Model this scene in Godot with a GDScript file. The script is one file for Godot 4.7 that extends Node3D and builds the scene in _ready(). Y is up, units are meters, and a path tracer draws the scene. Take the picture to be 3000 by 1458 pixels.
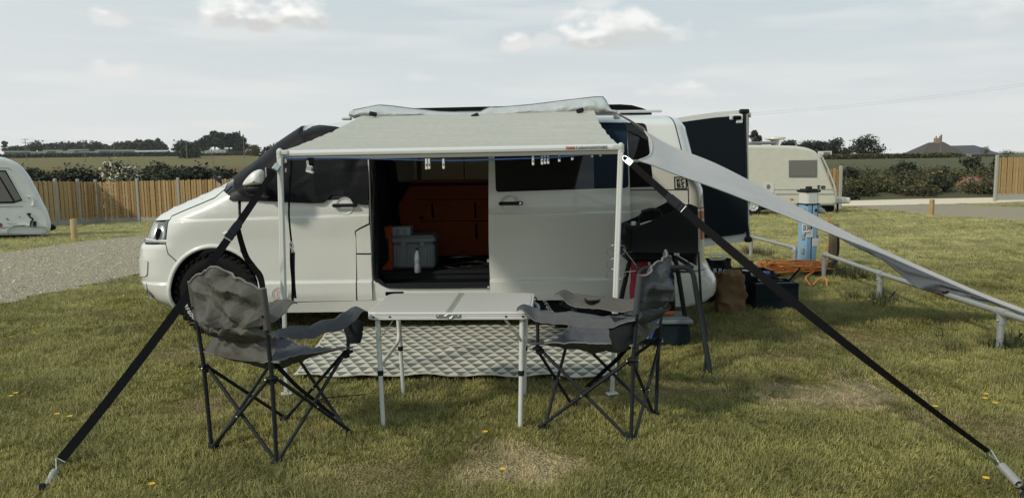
extends Node3D
# A campsite pitch: a white camper van with its awning out, two folding chairs, a table and a rug.

var M := {}
var names := {}
var N1 := FastNoiseLite.new()
var N2 := FastNoiseLite.new()
var NR := FastNoiseLite.new()
var NC := FastNoiseLite.new()


func _ready() -> void:
	# ---- camera, sky, sun, exposure
	var cam := Camera3D.new()
	cam.name = "camera"
	cam.position = Vector3(0, 1.45, 0)
	cam.rotation_degrees = Vector3(-6.51, 0, -0.8)
	cam.fov = 35.1
	cam.near = 0.1
	cam.far = 1500.0
	cam.current = true
	add_child(cam)
	N1.seed = 7; N1.frequency = 1.0; N1.fractal_octaves = 5
	N2.seed = 21; N2.frequency = 1.0; N2.fractal_octaves = 3
	NR.seed = 33; NR.frequency = 1.0; NR.fractal_type = FastNoiseLite.FRACTAL_RIDGED; NR.fractal_octaves = 3
	NC.seed = 52; NC.frequency = 1.0; NC.fractal_type = FastNoiseLite.FRACTAL_RIDGED; NC.fractal_octaves = 1
	var env := Environment.new()
	env.background_mode = Environment.BG_SKY
	env.sky = Sky.new()
	env.sky.sky_material = sky_material()
	env.tonemap_mode = Environment.TONE_MAPPER_LINEAR
	env.tonemap_exposure = 1.1
	env.sdfgi_enabled = true
	env.ssao_enabled = true
	env.ssil_enabled = true
	env.fog_enabled = true
	env.fog_mode = Environment.FOG_MODE_EXPONENTIAL
	env.fog_density = 0.00016
	env.fog_light_color = Color(0.86, 0.88, 0.86)
	var we := WorldEnvironment.new()
	we.name = "world_environment"
	we.environment = env
	add_child(we)
	var sun := DirectionalLight3D.new()
	sun.name = "sun"
	sun.light_energy = 0.7
	sun.light_color = Color(1.0, 0.965, 0.90)
	sun.light_angular_distance = 5.0
	sun.shadow_enabled = true
	add_child(sun)
	sun.look_at_from_position(Vector3(-0.64, 0.60, 0.52) * 50.0, Vector3.ZERO)
	make_materials()
	# ---- setting
	build_ground()
	build_grass()
	build_fences()
	build_background()
	build_caravans()
	# ---- the camp
	build_van()
	build_cover()
	build_awning()
	build_sail()
	build_rug()
	build_table()
	build_chairs()
	build_grill()
	build_interior_things()
	build_clutter()
	build_hookup()
	build_straps()
	build_small_things()


# ---------------------------------------------------------------- node helpers
func numbered(called: String) -> String:
	var k: int = names.get(called, 0)
	names[called] = k + 1
	return called if k == 0 else "%s_%03d" % [called, k]


func tag(o: Node, label: String, category: String, group := "") -> Node:
	o.set_meta("label", label)
	o.set_meta("category", category)
	if group != "":
		o.set_meta("group", group)
	return o


func thing(called: String, label: String, category: String, at := Vector3.ZERO, turn := 0.0, group := "") -> Node3D:
	var o := Node3D.new()
	o.name = numbered(called)
	o.position = at
	o.rotation.y = turn
	add_child(o, true)
	tag(o, label, category, group)
	return o


func obj(called: String, mesh: Mesh, mat: Material, parent: Node = null, at := Vector3.ZERO) -> MeshInstance3D:
	var o := MeshInstance3D.new()
	o.mesh = mesh
	o.material_override = mat
	o.position = at
	if parent == null:
		o.name = numbered(called)
		add_child(o, true)
	else:
		o.name = called
		parent.add_child(o, true)
	return o


func struct(called: String, mesh: Mesh, mat: Material) -> MeshInstance3D:
	var o := obj(called, mesh, mat)
	o.set_meta("kind", "structure")
	return o


func copy_of(o: Node3D, label := "", at = null) -> Node3D:
	var c: Node3D = o.duplicate()
	var base: String = o.name
	if base.length() > 4 and base.substr(base.length() - 3).is_valid_int():
		base = base.substr(0, base.length() - 4)
	c.name = numbered(base)
	add_child(c, true)
	if label != "":
		c.set_meta("label", label)
	if at != null:
		c.position = at
	return c


func scatter(called: String, mesh: Mesh, mat: Material, where: Array, tint: Array, parent: Node = null) -> MultiMeshInstance3D:
	var mm := MultiMesh.new()
	mm.transform_format = MultiMesh.TRANSFORM_3D
	mm.use_colors = true
	mm.mesh = mesh
	mm.instance_count = where.size()
	for i in where.size():
		mm.set_instance_transform(i, where[i])
		mm.set_instance_color(i, tint[i])
	var o := MultiMeshInstance3D.new()
	o.multimesh = mm
	o.material_override = mat
	if parent == null:
		o.name = numbered(called)
		add_child(o, true)
	else:
		o.name = called
		parent.add_child(o, true)
	o.set_meta("kind", "stuff")
	return o


# ---------------------------------------------------------------- mesh builder
class MB:
	var v := PackedVector3Array()
	var n := PackedVector3Array()
	var t := PackedVector2Array()
	var c := PackedColorArray()
	var ix := PackedInt32Array()
	var col := Color.WHITE
	var xf := Transform3D.IDENTITY

	func vert(p: Vector3, nn: Vector3, uv := Vector2.ZERO) -> int:
		v.append(xf * p)
		n.append((xf.basis * nn).normalized())
		t.append(uv)
		c.append(col)
		return v.size() - 1

	func tri(a: int, b: int, d: int) -> void:
		var f := (v[d] - v[a]).cross(v[b] - v[a])
		if f.dot(n[a] + n[b] + n[d]) < 0.0:
			ix.append(a); ix.append(d); ix.append(b)
		else:
			ix.append(a); ix.append(b); ix.append(d)

	func face(ps: Array, nn: Vector3) -> void:
		var first := v.size()
		for p in ps:
			vert(p, nn)
		for i in range(1, ps.size() - 1):
			tri(first, first + i, first + i + 1)

	func quad(a: Vector3, b: Vector3, d: Vector3, e: Vector3, hint := Vector3.ZERO) -> void:
		var nn := (b - a).cross(d - a)
		if nn.length() < 1e-12:
			nn = (d - a).cross(e - a)
		if hint != Vector3.ZERO and nn.dot(hint) < 0.0:
			nn = -nn
		nn = nn.normalized()
		var first := v.size()
		vert(a, nn, Vector2(0, 0)); vert(b, nn, Vector2(1, 0)); vert(d, nn, Vector2(1, 1)); vert(e, nn, Vector2(0, 1))
		tri(first, first + 1, first + 2)
		tri(first, first + 2, first + 3)

	# a box with chamfered edges
	func box(at: Vector3, size: Vector3, ch := 0.0, b := Basis.IDENTITY) -> void:
		var h := size * 0.5
		ch = minf(ch, minf(h.x, minf(h.y, h.z)) * 0.9)
		for ax in 3:
			var a1 := (ax + 1) % 3
			var a2 := (ax + 2) % 3
			for s in [-1.0, 1.0]:
				var nn := Vector3.ZERO
				nn[ax] = s
				var ps := []
				for q in [[-1, -1], [1, -1], [1, 1], [-1, 1]]:
					var p := Vector3.ZERO
					p[ax] = s * h[ax]
					p[a1] = q[0] * (h[a1] - ch)
					p[a2] = q[1] * (h[a2] - ch)
					ps.append(at + b * p)
				face(ps, b * nn)
			if ch > 0.0:
				for s1 in [-1.0, 1.0]:
					for s2 in [-1.0, 1.0]:
						var ps2 := []
						for q in [[-1, 0], [1, 0], [1, 1], [-1, 1]]:
							var p := Vector3.ZERO
							p[ax] = q[0] * (h[ax] - ch)
							p[a1] = s1 * (h[a1] - (ch if q[1] == 1 else 0.0))
							p[a2] = s2 * (h[a2] - (0.0 if q[1] == 1 else ch))
							ps2.append(at + b * p)
						var nn2 := Vector3.ZERO
						nn2[a1] = s1
						nn2[a2] = s2
						face(ps2, b * nn2.normalized())
		if ch > 0.0:
			for sx in [-1.0, 1.0]:
				for sy in [-1.0, 1.0]:
					for sz in [-1.0, 1.0]:
						var sg := Vector3(sx, sy, sz)
						var ps3 := []
						for ax in 3:
							var p := sg * (h - Vector3.ONE * ch)
							p[ax] = sg[ax] * h[ax]
							ps3.append(at + b * p)
						face(ps3, b * sg.normalized())

	# tube along points; r a number or an array
	func tube(pts: Array, r, seg := 8, caps := true, closed := false, flat := 1.0) -> void:
		var cnt := pts.size()
		var prev := Vector3.ZERO
		var rings := []
		for i in cnt:
			var a: Vector3 = pts[maxi(i - 1, 0)]
			var b: Vector3 = pts[mini(i + 1, cnt - 1)]
			if closed:
				a = pts[(i - 1 + cnt) % cnt]
				b = pts[(i + 1) % cnt]
			var d := (b - a).normalized()
			if prev == Vector3.ZERO:
				prev = d.cross(Vector3.UP)
				if prev.length() < 0.05:
					prev = d.cross(Vector3.RIGHT)
			var side := (prev - d * prev.dot(d)).normalized()
			prev = side
			var up := side.cross(d)
			var rr: float = r[i] if r is Array else r
			var ring := []
			for k in seg:
				var an := TAU * k / seg
				var o := side * cos(an) + up * sin(an) * flat
				ring.append(vert(pts[i] + o * rr, side * cos(an) * flat + up * sin(an), Vector2(float(k) / seg, float(i))))
			rings.append(ring)
		for i in (cnt if closed else cnt - 1):
			var ra: Array = rings[i]
			var rb: Array = rings[(i + 1) % cnt]
			for k in seg:
				var k2 := (k + 1) % seg
				tri(ra[k], ra[k2], rb[k2])
				tri(ra[k], rb[k2], rb[k])
		if caps and not closed:
			for e in [0, cnt - 1]:
				var d2: Vector3 = (pts[0] - pts[1]) if e == 0 else (pts[cnt - 1] - pts[cnt - 2])
				d2 = d2.normalized()
				var ctr := vert(pts[e], d2)
				var first := v.size()
				for k in seg:
					v.append(v[rings[e][k]])
					n.append((xf.basis * d2).normalized())
					t.append(Vector2.ZERO)
					c.append(col)
				for k in seg:
					tri(ctr, first + k, first + (k + 1) % seg)

	# profile of (radius, height) turned about the y axis of b at the given place
	func lathe(prof: Array, seg := 20, at := Vector3.ZERO, b := Basis.IDENTITY) -> void:
		for i in prof.size() - 1:
			var p0: Vector2 = prof[i]
			var p1: Vector2 = prof[i + 1]
			var d := p1 - p0
			if d.length() < 1e-6:
				continue
			var nn := Vector2(d.y, -d.x).normalized()
			var na := nn
			var nb := nn
			if i > 0:
				var e: Vector2 = (p0 - prof[i - 1])
				var m := Vector2(e.y, -e.x).normalized()
				if m.dot(nn) > 0.7:
					na = (m + nn).normalized()
			if i < prof.size() - 2:
				var e2: Vector2 = (prof[i + 2] - p1)
				var m2 := Vector2(e2.y, -e2.x).normalized()
				if m2.dot(nn) > 0.7:
					nb = (m2 + nn).normalized()
			var first := v.size()
			for k in seg + 1:
				var an := TAU * k / seg
				var dir := Vector3(cos(an), 0, sin(an))
				vert(at + b * (dir * p0.x + Vector3.UP * p0.y), b * (dir * na.x + Vector3.UP * na.y), Vector2(float(k) / seg, 0))
				vert(at + b * (dir * p1.x + Vector3.UP * p1.y), b * (dir * nb.x + Vector3.UP * nb.y), Vector2(float(k) / seg, 1))
			for k in seg:
				var q := first + k * 2
				if p0.x > 1e-6:
					tri(q, q + 2, q + 1)
				if p1.x > 1e-6:
					tri(q + 1, q + 2, q + 3)

	# a polygon in the xy plane given thickness along z
	func prism(poly: PackedVector2Array, z0: float, z1: float, b := Transform3D.IDENTITY) -> void:
		var ids := Geometry2D.triangulate_polygon(poly)
		for side in [z0, z1]:
			var first := v.size()
			var nn: Vector3 = Vector3(0, 0, signf(side - (z0 + z1) * 0.5))
			for p in poly:
				vert(b * Vector3(p.x, p.y, side), b.basis * nn, p)
			for i in range(0, ids.size(), 3):
				tri(first + ids[i], first + ids[i + 1], first + ids[i + 2])
		var cw := Geometry2D.is_polygon_clockwise(poly)
		for i in poly.size():
			var p := poly[i]
			var q := poly[(i + 1) % poly.size()]
			var e := q - p
			var o := Vector3(e.y, -e.x, 0) * (-1.0 if cw else 1.0)
			quad(b * Vector3(p.x, p.y, z0), b * Vector3(q.x, q.y, z0), b * Vector3(q.x, q.y, z1), b * Vector3(p.x, p.y, z1), b.basis * o)

	# a surface over a grid; thick > 0 adds a back and a rim
	func sheet(nu: int, nv: int, f: Callable, thick := 0.0, wrap := false) -> void:
		var ps := PackedVector3Array()
		for j in nv + 1:
			for i in nu + 1:
				ps.append(f.call(float(i) / nu, float(j) / nv))
		var ns := PackedVector3Array()
		for j in nv + 1:
			for i in nu + 1:
				var i0 := maxi(i - 1, 0)
				var i1 := mini(i + 1, nu)
				if wrap:
					i0 = i - 1 if i > 0 else nu - 1
					i1 = i + 1 if i < nu else 1
				var du := ps[j * (nu + 1) + i1] - ps[j * (nu + 1) + i0]
				var dv := ps[mini(j + 1, nv) * (nu + 1) + i] - ps[maxi(j - 1, 0) * (nu + 1) + i]
				var cr := du.cross(dv)
				if cr.length() < 1e-12:
					cr = Vector3.UP
				ns.append(cr.normalized())
		for layer in (2 if thick > 0.0 else 1):
			var first := v.size()
			for j in nv + 1:
				for i in nu + 1:
					var k := j * (nu + 1) + i
					if layer == 0:
						vert(ps[k], ns[k], Vector2(float(i) / nu, float(j) / nv))
					else:
						vert(ps[k] - ns[k] * thick, -ns[k], Vector2(float(i) / nu, float(j) / nv))
			for j in nv:
				for i in nu:
					var a := first + j * (nu + 1) + i
					tri(a, a + 1, a + nu + 2)
					tri(a, a + nu + 2, a + nu + 1)
		if thick > 0.0:
			var loop := []
			if not wrap:
				for i in nu: loop.append(i)
				for j in nv: loop.append(j * (nu + 1) + nu)
				for i in nu: loop.append(nv * (nu + 1) + nu - i)
				for j in nv: loop.append((nv - j) * (nu + 1))
				for q in loop.size():
					var a: int = loop[q]
					var b: int = loop[(q + 1) % loop.size()]
					var e := ps[b] - ps[a]
					quad(ps[a], ps[b], ps[b] - ns[b] * thick, ps[a] - ns[a] * thick, e.cross(ns[a]))

	func ball(at: Vector3, r: Vector3, seg := 12, b := Basis.IDENTITY) -> void:
		var first := v.size()
		for j in seg + 1:
			var th := PI * j / seg
			for i in seg + 1:
				var ph := TAU * i / seg
				var d := Vector3(sin(th) * cos(ph), cos(th), sin(th) * sin(ph))
				vert(at + b * (d * r), b * (d / r), Vector2(float(i) / seg, float(j) / seg))
		for j in seg:
			for i in seg:
				var a := first + j * (seg + 1) + i
				if j > 0:
					tri(a, a + 1, a + seg + 2)
				if j < seg - 1:
					tri(a, a + seg + 2, a + seg + 1)

	# a flat strip of the given width through points; w = width vectors
	func ribbon(pts: Array, ws: Array, thick := 0.003) -> void:
		var m := pts.size()
		var nor := []
		for i in m:
			var d: Vector3 = pts[mini(i + 1, m - 1)] - pts[maxi(i - 1, 0)]
			nor.append(d.cross(ws[i]).normalized())
		for s in [1.0, -1.0]:
			var first := v.size()
			for i in m:
				var o: Vector3 = nor[i] * s * thick * 0.5
				vert(pts[i] - ws[i] * 0.5 + o, nor[i] * s, Vector2(0, i))
				vert(pts[i] + ws[i] * 0.5 + o, nor[i] * s, Vector2(1, i))
			for i in m - 1:
				tri(first + i * 2, first + i * 2 + 1, first + i * 2 + 3)
				tri(first + i * 2, first + i * 2 + 3, first + i * 2 + 2)
		for s in [-0.5, 0.5]:
			for i in m - 1:
				quad(pts[i] + ws[i] * s + nor[i] * thick * 0.5, pts[i + 1] + ws[i + 1] * s + nor[i + 1] * thick * 0.5, pts[i + 1] + ws[i + 1] * s - nor[i + 1] * thick * 0.5, pts[i] + ws[i] * s - nor[i] * thick * 0.5, ws[i] * s)
		for e in [0, m - 1]:
			var d3: Vector3 = pts[0] - pts[1] if e == 0 else pts[m - 1] - pts[m - 2]
			quad(pts[e] - ws[e] * 0.5 + nor[e] * thick * 0.5, pts[e] + ws[e] * 0.5 + nor[e] * thick * 0.5, pts[e] + ws[e] * 0.5 - nor[e] * thick * 0.5, pts[e] - ws[e] * 0.5 - nor[e] * thick * 0.5, d3)

	func done() -> ArrayMesh:
		var a := []
		a.resize(Mesh.ARRAY_MAX)
		a[Mesh.ARRAY_VERTEX] = v
		a[Mesh.ARRAY_NORMAL] = n
		a[Mesh.ARRAY_TEX_UV] = t
		a[Mesh.ARRAY_COLOR] = c
		a[Mesh.ARRAY_INDEX] = ix
		var m := ArrayMesh.new()
		m.add_surface_from_arrays(Mesh.PRIMITIVE_TRIANGLES, a)
		return m


func arc(p0: Vector3, p1: Vector3, sag: Vector3, k := 12) -> Array:
	var out := []
	for i in k + 1:
		var s := float(i) / k
		out.append(p0.lerp(p1, s) + sag * 4.0 * s * (1.0 - s))
	return out


func curve(pts: Array, per := 6) -> Array:
	var out := []
	var m := pts.size()
	for i in m - 1:
		var a: Vector3 = pts[maxi(i - 1, 0)]
		var b: Vector3 = pts[i]
		var c: Vector3 = pts[i + 1]
		var d: Vector3 = pts[mini(i + 2, m - 1)]
		for k in per:
			out.append(b.cubic_interpolate(c, a, d, float(k) / per))
	out.append(pts[m - 1])
	return out


func bend(pts: Array, r := 0.05, k := 5) -> Array:      # straight runs with rounded corners
	var out := [pts[0]]
	for i in range(1, pts.size() - 1):
		var a: Vector3 = pts[i] + (pts[i - 1] - pts[i]).limit_length(r)
		var b: Vector3 = pts[i] + (pts[i + 1] - pts[i]).limit_length(r)
		for j in k + 1:
			var s := float(j) / k
			out.append(a.lerp(pts[i], s).lerp(Vector3(pts[i]).lerp(b, s), s))
	out.append(pts[pts.size() - 1])
	return out


func letters(text: String, height: float, depth: float, bold := true, serif := false) -> TextMesh:
	var f := SystemFont.new()
	f.font_names = PackedStringArray(["Droid Serif" if serif else "Droid Sans"])
	f.font_weight = 700 if bold else 400
	var m := TextMesh.new()
	m.font = f
	m.text = text
	m.font_size = 64
	m.pixel_size = height / 64.0 * 1.35
	m.depth = depth
	m.curve_step = 2.0
	return m


# ---------------------------------------------------------------- materials
func srgb(c: Color) -> Color:
	return c.linear_to_srgb()


func noise_tex(freq: float, octaves: int, lo: Color, hi: Color, sd := 1, kind := FastNoiseLite.TYPE_SIMPLEX_SMOOTH, size := 512, mid = null) -> NoiseTexture2D:
	var f := FastNoiseLite.new()
	f.seed = sd
	f.noise_type = kind
	f.frequency = freq
	f.fractal_octaves = octaves
	var g := Gradient.new()
	g.set_color(0, srgb(lo))
	g.set_color(1, srgb(hi))
	if mid != null:
		g.add_point(0.5, srgb(mid))
	var tx := NoiseTexture2D.new()
	tx.width = size
	tx.height = size
	tx.seamless = true
	tx.noise = f
	tx.color_ramp = g
	tx.generate_mipmaps = false
	return tx


func mat(called: String, c: Color, rough := 0.6, metal := 0.0) -> StandardMaterial3D:
	var m := StandardMaterial3D.new()
	m.resource_name = called
	m.albedo_color = srgb(c)
	m.roughness = rough
	m.metallic = metal
	M[called] = m
	return m


# two tones of noise, and relief in centimetres
func toned(called: String, lo: Color, hi: Color, rough: float, freq: float, scale: float, relief := 0.0, sd := 1, world := true, octaves := 4) -> StandardMaterial3D:
	var m := mat(called, Color.WHITE, rough)
	m.albedo_texture = noise_tex(freq, octaves, lo, hi, sd)
	m.uv1_triplanar = true
	m.uv1_world_triplanar = world
	m.uv1_scale = Vector3.ONE * scale
	if relief > 0.0:
		m.heightmap_enabled = true
		m.heightmap_texture = noise_tex(freq * 1.7, octaves, Color.BLACK, Color.WHITE, sd + 5)
		m.heightmap_scale = relief
	return m


func make_materials() -> void:
	var m := toned("paint", Color(0.62, 0.628, 0.585), Color(0.69, 0.695, 0.65), 0.32, 0.006, 0.35, 0.0, 3)
	m.clearcoat_enabled = true
	m.clearcoat = 1.0
	m.clearcoat_roughness = 0.06
	mat("dark_plastic", Color(0.012, 0.013, 0.014), 0.45)
	mat("black", Color(0.006, 0.006, 0.007), 0.8)
	mat("dark_trim", Color(0.018, 0.02, 0.024), 0.75)
	mat("blind", Color(0.012, 0.024, 0.042), 0.35)
	mat("door_lining", Color(0.007, 0.011, 0.015), 0.6)
	mat("privacy_glass", Color(0.003, 0.004, 0.005), 0.05)
	toned("rubber", Color(0.010, 0.010, 0.010), Color(0.022, 0.021, 0.020), 0.85, 0.02, 4.0, 0.0, 8)
	mat("rim", Color(0.03, 0.03, 0.032), 0.4, 0.3)
	mat("white_print", Color(0.7, 0.7, 0.68), 0.6)
	mat("red_print", Color(0.45, 0.03, 0.03), 0.6)
	mat("faded_red", Color(0.62, 0.42, 0.38), 0.5)
	mat("black_print", Color(0.01, 0.01, 0.012), 0.5)
	mat("red_lens", Color(0.50, 0.012, 0.012), 0.2)
	mat("white_lens", Color(0.6, 0.58, 0.54), 0.15)
	mat("orange_lens", Color(0.55, 0.16, 0.02), 0.2)
	mat("chrome", Color(0.62, 0.62, 0.60), 0.3, 1.0)
	mat("steel", Color(0.55, 0.55, 0.54), 0.35, 1.0)
	toned("alu", Color(0.56, 0.57, 0.54), Color(0.64, 0.65, 0.62), 0.42, 0.02, 3.0, 0.0, 4).metallic = 0.35
	mat("alu_white", Color(0.60, 0.61, 0.58), 0.4, 0.0)
	mat("alu_grey", Color(0.36, 0.36, 0.32), 0.5, 0.2)
	toned("orange_ply", Color(0.25, 0.050, 0.013), Color(0.31, 0.064, 0.016), 0.5, 0.01, 1.5, 0.0, 5)
	toned("floor_mat", Color(0.012, 0.013, 0.014), Color(0.03, 0.03, 0.03), 0.8, 0.05, 4.0, 0.2, 6)
	var g := mat("tinted_pane", Color(0.05, 0.06, 0.06, 0.35), 0.05)
	g.transparency = BaseMaterial3D.TRANSPARENCY_ALPHA
	g.albedo_color = Color(0.02, 0.025, 0.025, 0.92)
	var h := mat("clear_lens", Color(0.9, 0.92, 0.92), 0.03)
	h.transparency = BaseMaterial3D.TRANSPARENCY_ALPHA
	h.albedo_color = Color(0.9, 0.92, 0.92, 0.12)
	var w := mat("webbing", Color(0.008, 0.008, 0.009), 0.85)
	m = toned("cover_cloth", Color(0.008, 0.009, 0.011), Color(0.014, 0.014, 0.016), 0.5, 0.03, 2.0, 0.15, 9)
	m = toned("canopy_cloth", Color(0.46, 0.46, 0.405), Color(0.53, 0.525, 0.465), 0.75, 0.02, 1.2, 0.1, 10)
	m.backlight_enabled = true
	m.backlight = srgb(Color(0.3, 0.3, 0.26))
	m = toned("bag_vinyl", Color(0.40, 0.43, 0.42), Color(0.48, 0.505, 0.495), 0.45, 0.02, 1.6, 0.1, 11)
	m = toned("sail_cloth", Color(0.46, 0.445, 0.425), Color(0.53, 0.515, 0.49), 0.8, 0.02, 1.0, 0.1, 12)
	m.backlight_enabled = true
	m.backlight = srgb(Color(0.03, 0.03, 0.03))
	m = toned("sail_mesh", Color(0.10, 0.10, 0.105), Color(0.15, 0.15, 0.15), 0.85, 0.03, 2.0, 0.1, 13)
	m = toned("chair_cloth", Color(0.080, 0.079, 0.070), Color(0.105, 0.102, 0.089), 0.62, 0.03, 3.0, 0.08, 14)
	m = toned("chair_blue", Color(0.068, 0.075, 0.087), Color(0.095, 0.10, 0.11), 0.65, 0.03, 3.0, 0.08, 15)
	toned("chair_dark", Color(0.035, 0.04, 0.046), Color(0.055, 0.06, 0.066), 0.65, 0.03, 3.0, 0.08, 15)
	mat("chair_edge", Color(0.15, 0.15, 0.14), 0.8)
	mat("chair_under", Color(0.02, 0.022, 0.025), 0.8)
	toned("chair_steel", Color(0.014, 0.017, 0.019), Color(0.026, 0.029, 0.031), 0.5, 0.05, 8.0, 0.02, 16)
	toned("laminate", Color(0.40, 0.39, 0.35), Color(0.62, 0.60, 0.55), 0.4, 0.12, 5.0, 0.0, 17, false)
	toned("grill_black", Color(0.006, 0.007, 0.008), Color(0.014, 0.014, 0.015), 0.55, 0.03, 4.0, 0.0, 18)
	toned("brown_paper", Color(0.15, 0.095, 0.05), Color(0.21, 0.14, 0.075), 0.8, 0.02, 3.0, 0.1, 19)
	toned("coal_bag", Color(0.012, 0.011, 0.011), Color(0.02, 0.018, 0.018), 0.4, 0.02, 3.0, 0.0, 20)
	toned("coal_print", Color(0.03, 0.008, 0.006), Color(0.22, 0.04, 0.02), 0.45, 0.02, 14.0, 0.0, 22)
	mat("orange_print", Color(0.6, 0.15, 0.03), 0.5)
	toned("crate_plastic", Color(0.010, 0.018, 0.022), Color(0.016, 0.026, 0.03), 0.5, 0.02, 3.0, 0.0, 23)
	mat("grey_plastic", Color(0.20, 0.22, 0.23), 0.5)
	toned("cool_grey", Color(0.19, 0.22, 0.235), Color(0.23, 0.26, 0.275), 0.6, 0.03, 4.0, 0.05, 24)
	mat("pale_blue_print", Color(0.25, 0.36, 0.40), 0.5)
	mat("bottle_plastic", Color(0.22, 0.25, 0.27), 0.12)
	mat("blue_plastic", Color(0.03, 0.09, 0.28), 0.4)
	mat("red_cloth", Color(0.30, 0.012, 0.03), 0.7)
	mat("blue_cloth", Color(0.02, 0.06, 0.20), 0.7)
	mat("green_cloth", Color(0.07, 0.16, 0.07), 0.7)
	mat("yellow_cloth", Color(0.5, 0.32, 0.04), 0.7)
	mat("pale_cloth", Color(0.4, 0.47, 0.6), 0.7)
	mat("orange_cable", Color(0.62, 0.20, 0.03), 0.5)
	mat("blue_line", Color(0.02, 0.07, 0.22), 0.5)
	toned("post_blue", Color(0.19, 0.35, 0.49), Color(0.24, 0.40, 0.54), 0.55, 0.02, 2.0, 0.0, 25)
	mat("post_dark_blue", Color(0.01, 0.02, 0.06), 0.6)
	mat("off_white", Color(0.6, 0.6, 0.56), 0.5)
	mat("peg_plastic", Color(0.62, 0.62, 0.58), 0.35)
	toned("galvanised", Color(0.27, 0.285, 0.27), Color(0.36, 0.37, 0.35), 0.55, 0.03, 3.0, 0.0, 26).metallic = 0.25
	toned("fence_wood", Color(0.33, 0.215, 0.095), Color(0.44, 0.305, 0.15), 0.8, 0.012, 2.5, 0.1, 27)
	M["fence_wood"].uv1_scale = Vector3(4.0, 0.5, 4.0)
	toned("fence_wood_dark", Color(0.24, 0.135, 0.055), Color(0.38, 0.24, 0.105), 0.8, 0.012, 2.5, 0.1, 28)
	M["fence_wood_dark"].uv1_scale = Vector3(4.0, 0.7, 4.0)
	toned("fence_wood_pale", Color(0.38, 0.26, 0.13), Color(0.47, 0.34, 0.185), 0.8, 0.012, 2.5, 0.1, 29)
	M["fence_wood_pale"].uv1_scale = Vector3(4.0, 0.6, 4.0)
	toned("concrete", Color(0.30, 0.30, 0.27), Color(0.40, 0.39, 0.35), 0.85, 0.03, 2.0, 0.1, 30)
	toned("old_wood", Color(0.15, 0.11, 0.065), Color(0.26, 0.20, 0.12), 0.85, 0.015, 2.0, 0.2, 31)
	M["old_wood"].uv1_scale = Vector3(5.0, 0.6, 5.0)
	toned("caravan_white", Color(0.62, 0.63, 0.61), Color(0.70, 0.71, 0.69), 0.35, 0.01, 0.6, 0.0, 32)
	toned("caravan_cream", Color(0.54, 0.53, 0.45), Color(0.60, 0.59, 0.50), 0.4, 0.01, 0.6, 0.0, 33)
	mat("caravan_glass", Color(0.16, 0.155, 0.14), 0.12)
	mat("caravan_frame", Color(0.16, 0.16, 0.17), 0.5)
	mat("static_white", Color(0.66, 0.66, 0.63), 0.6)
	mat("static_green", Color(0.15, 0.17, 0.14), 0.8)
	mat("static_pale", Color(0.34, 0.36, 0.33), 0.7)
	mat("static_roof", Color(0.14, 0.15, 0.13), 0.85)
	toned("slate", Color(0.055, 0.047, 0.04), Color(0.09, 0.078, 0.066), 0.8, 0.03, 0.8, 0.0, 34)
	toned("slate_grey", Color(0.06, 0.065, 0.07), Color(0.09, 0.095, 0.1), 0.8, 0.03, 0.8, 0.0, 35)
	toned("brick_wall", Color(0.25, 0.18, 0.13), Color(0.32, 0.24, 0.18), 0.85, 0.03, 0.8, 0.0, 36)
	toned("bark", Color(0.06, 0.05, 0.035), Color(0.10, 0.085, 0.065), 0.9, 0.03, 1.0, 0.5, 37)
	toned("pole_wood", Color(0.13, 0.11, 0.08), Color(0.18, 0.155, 0.12), 0.9, 0.03, 1.0, 0.0, 38)
	mat("sticker_red", Color(0.22, 0.05, 0.06), 0.5)
	for nm in ["black", "dark_trim", "webbing", "cover_cloth", "floor_mat", "grill_black", "crate_plastic", "blind", "door_lining", "orange_ply", "rubber", "chair_under", "coal_bag", "bark", "brown_paper"]:
		M[nm].metallic_specular = 0.2
	for nm in ["chair_cloth", "chair_blue", "gravel", "pebble", "concrete", "old_wood", "fence_wood", "fence_wood_dark", "fence_wood_pale", "sail_cloth", "sail_mesh", "canopy_cloth", "chair_steel", "dark_plastic", "track"]:
		if M.has(nm):
			M[nm].metallic_specular = 0.3
	for nm in ["leaf", "grass_blade", "petal"]:
		var l := mat(nm, Color.WHITE, 0.6)
		l.vertex_color_use_as_albedo = true
		l.backlight_enabled = true
		l.backlight = srgb(Color(0.45, 0.45, 0.3))
	M["petal"].backlight_enabled = false
	var gr := mat("ground", Color.WHITE, 0.95)
	gr.vertex_color_use_as_albedo = true
	gr.albedo_texture = noise_tex(0.035, 5, Color(0.5, 0.5, 0.5), Color(1, 1, 0.97), 41, FastNoiseLite.TYPE_SIMPLEX_SMOOTH, 1024)
	gr.uv1_triplanar = true
	gr.uv1_world_triplanar = true
	gr.uv1_scale = Vector3.ONE * 0.45
	gr.metallic_specular = 0.2
	gr.heightmap_enabled = true
	gr.heightmap_texture = noise_tex(0.12, 3, Color.BLACK, Color.WHITE, 42, FastNoiseLite.TYPE_SIMPLEX_SMOOTH, 1024)
	gr.heightmap_scale = 3.0
	m = mat("gravel", Color.WHITE, 0.9)
	m.albedo_texture = noise_tex(0.11, 3, Color(0.20, 0.17, 0.11), Color(0.58, 0.51, 0.36), 43, FastNoiseLite.TYPE_SIMPLEX_SMOOTH, 1024, Color(0.40, 0.355, 0.26))
	m.uv1_triplanar = true
	m.uv1_world_triplanar = true
	m.uv1_scale = Vector3.ONE * 0.5
	m.heightmap_enabled = true
	m.heightmap_texture = noise_tex(0.13, 2, Color.BLACK, Color.WHITE, 44, FastNoiseLite.TYPE_CELLULAR, 1024)
	m.heightmap_scale = 2.5
	m.metallic_specular = 0.25
	toned("track", Color(0.63, 0.54, 0.40), Color(0.70, 0.61, 0.46), 0.9, 0.03, 0.6, 0.3, 45)


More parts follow.
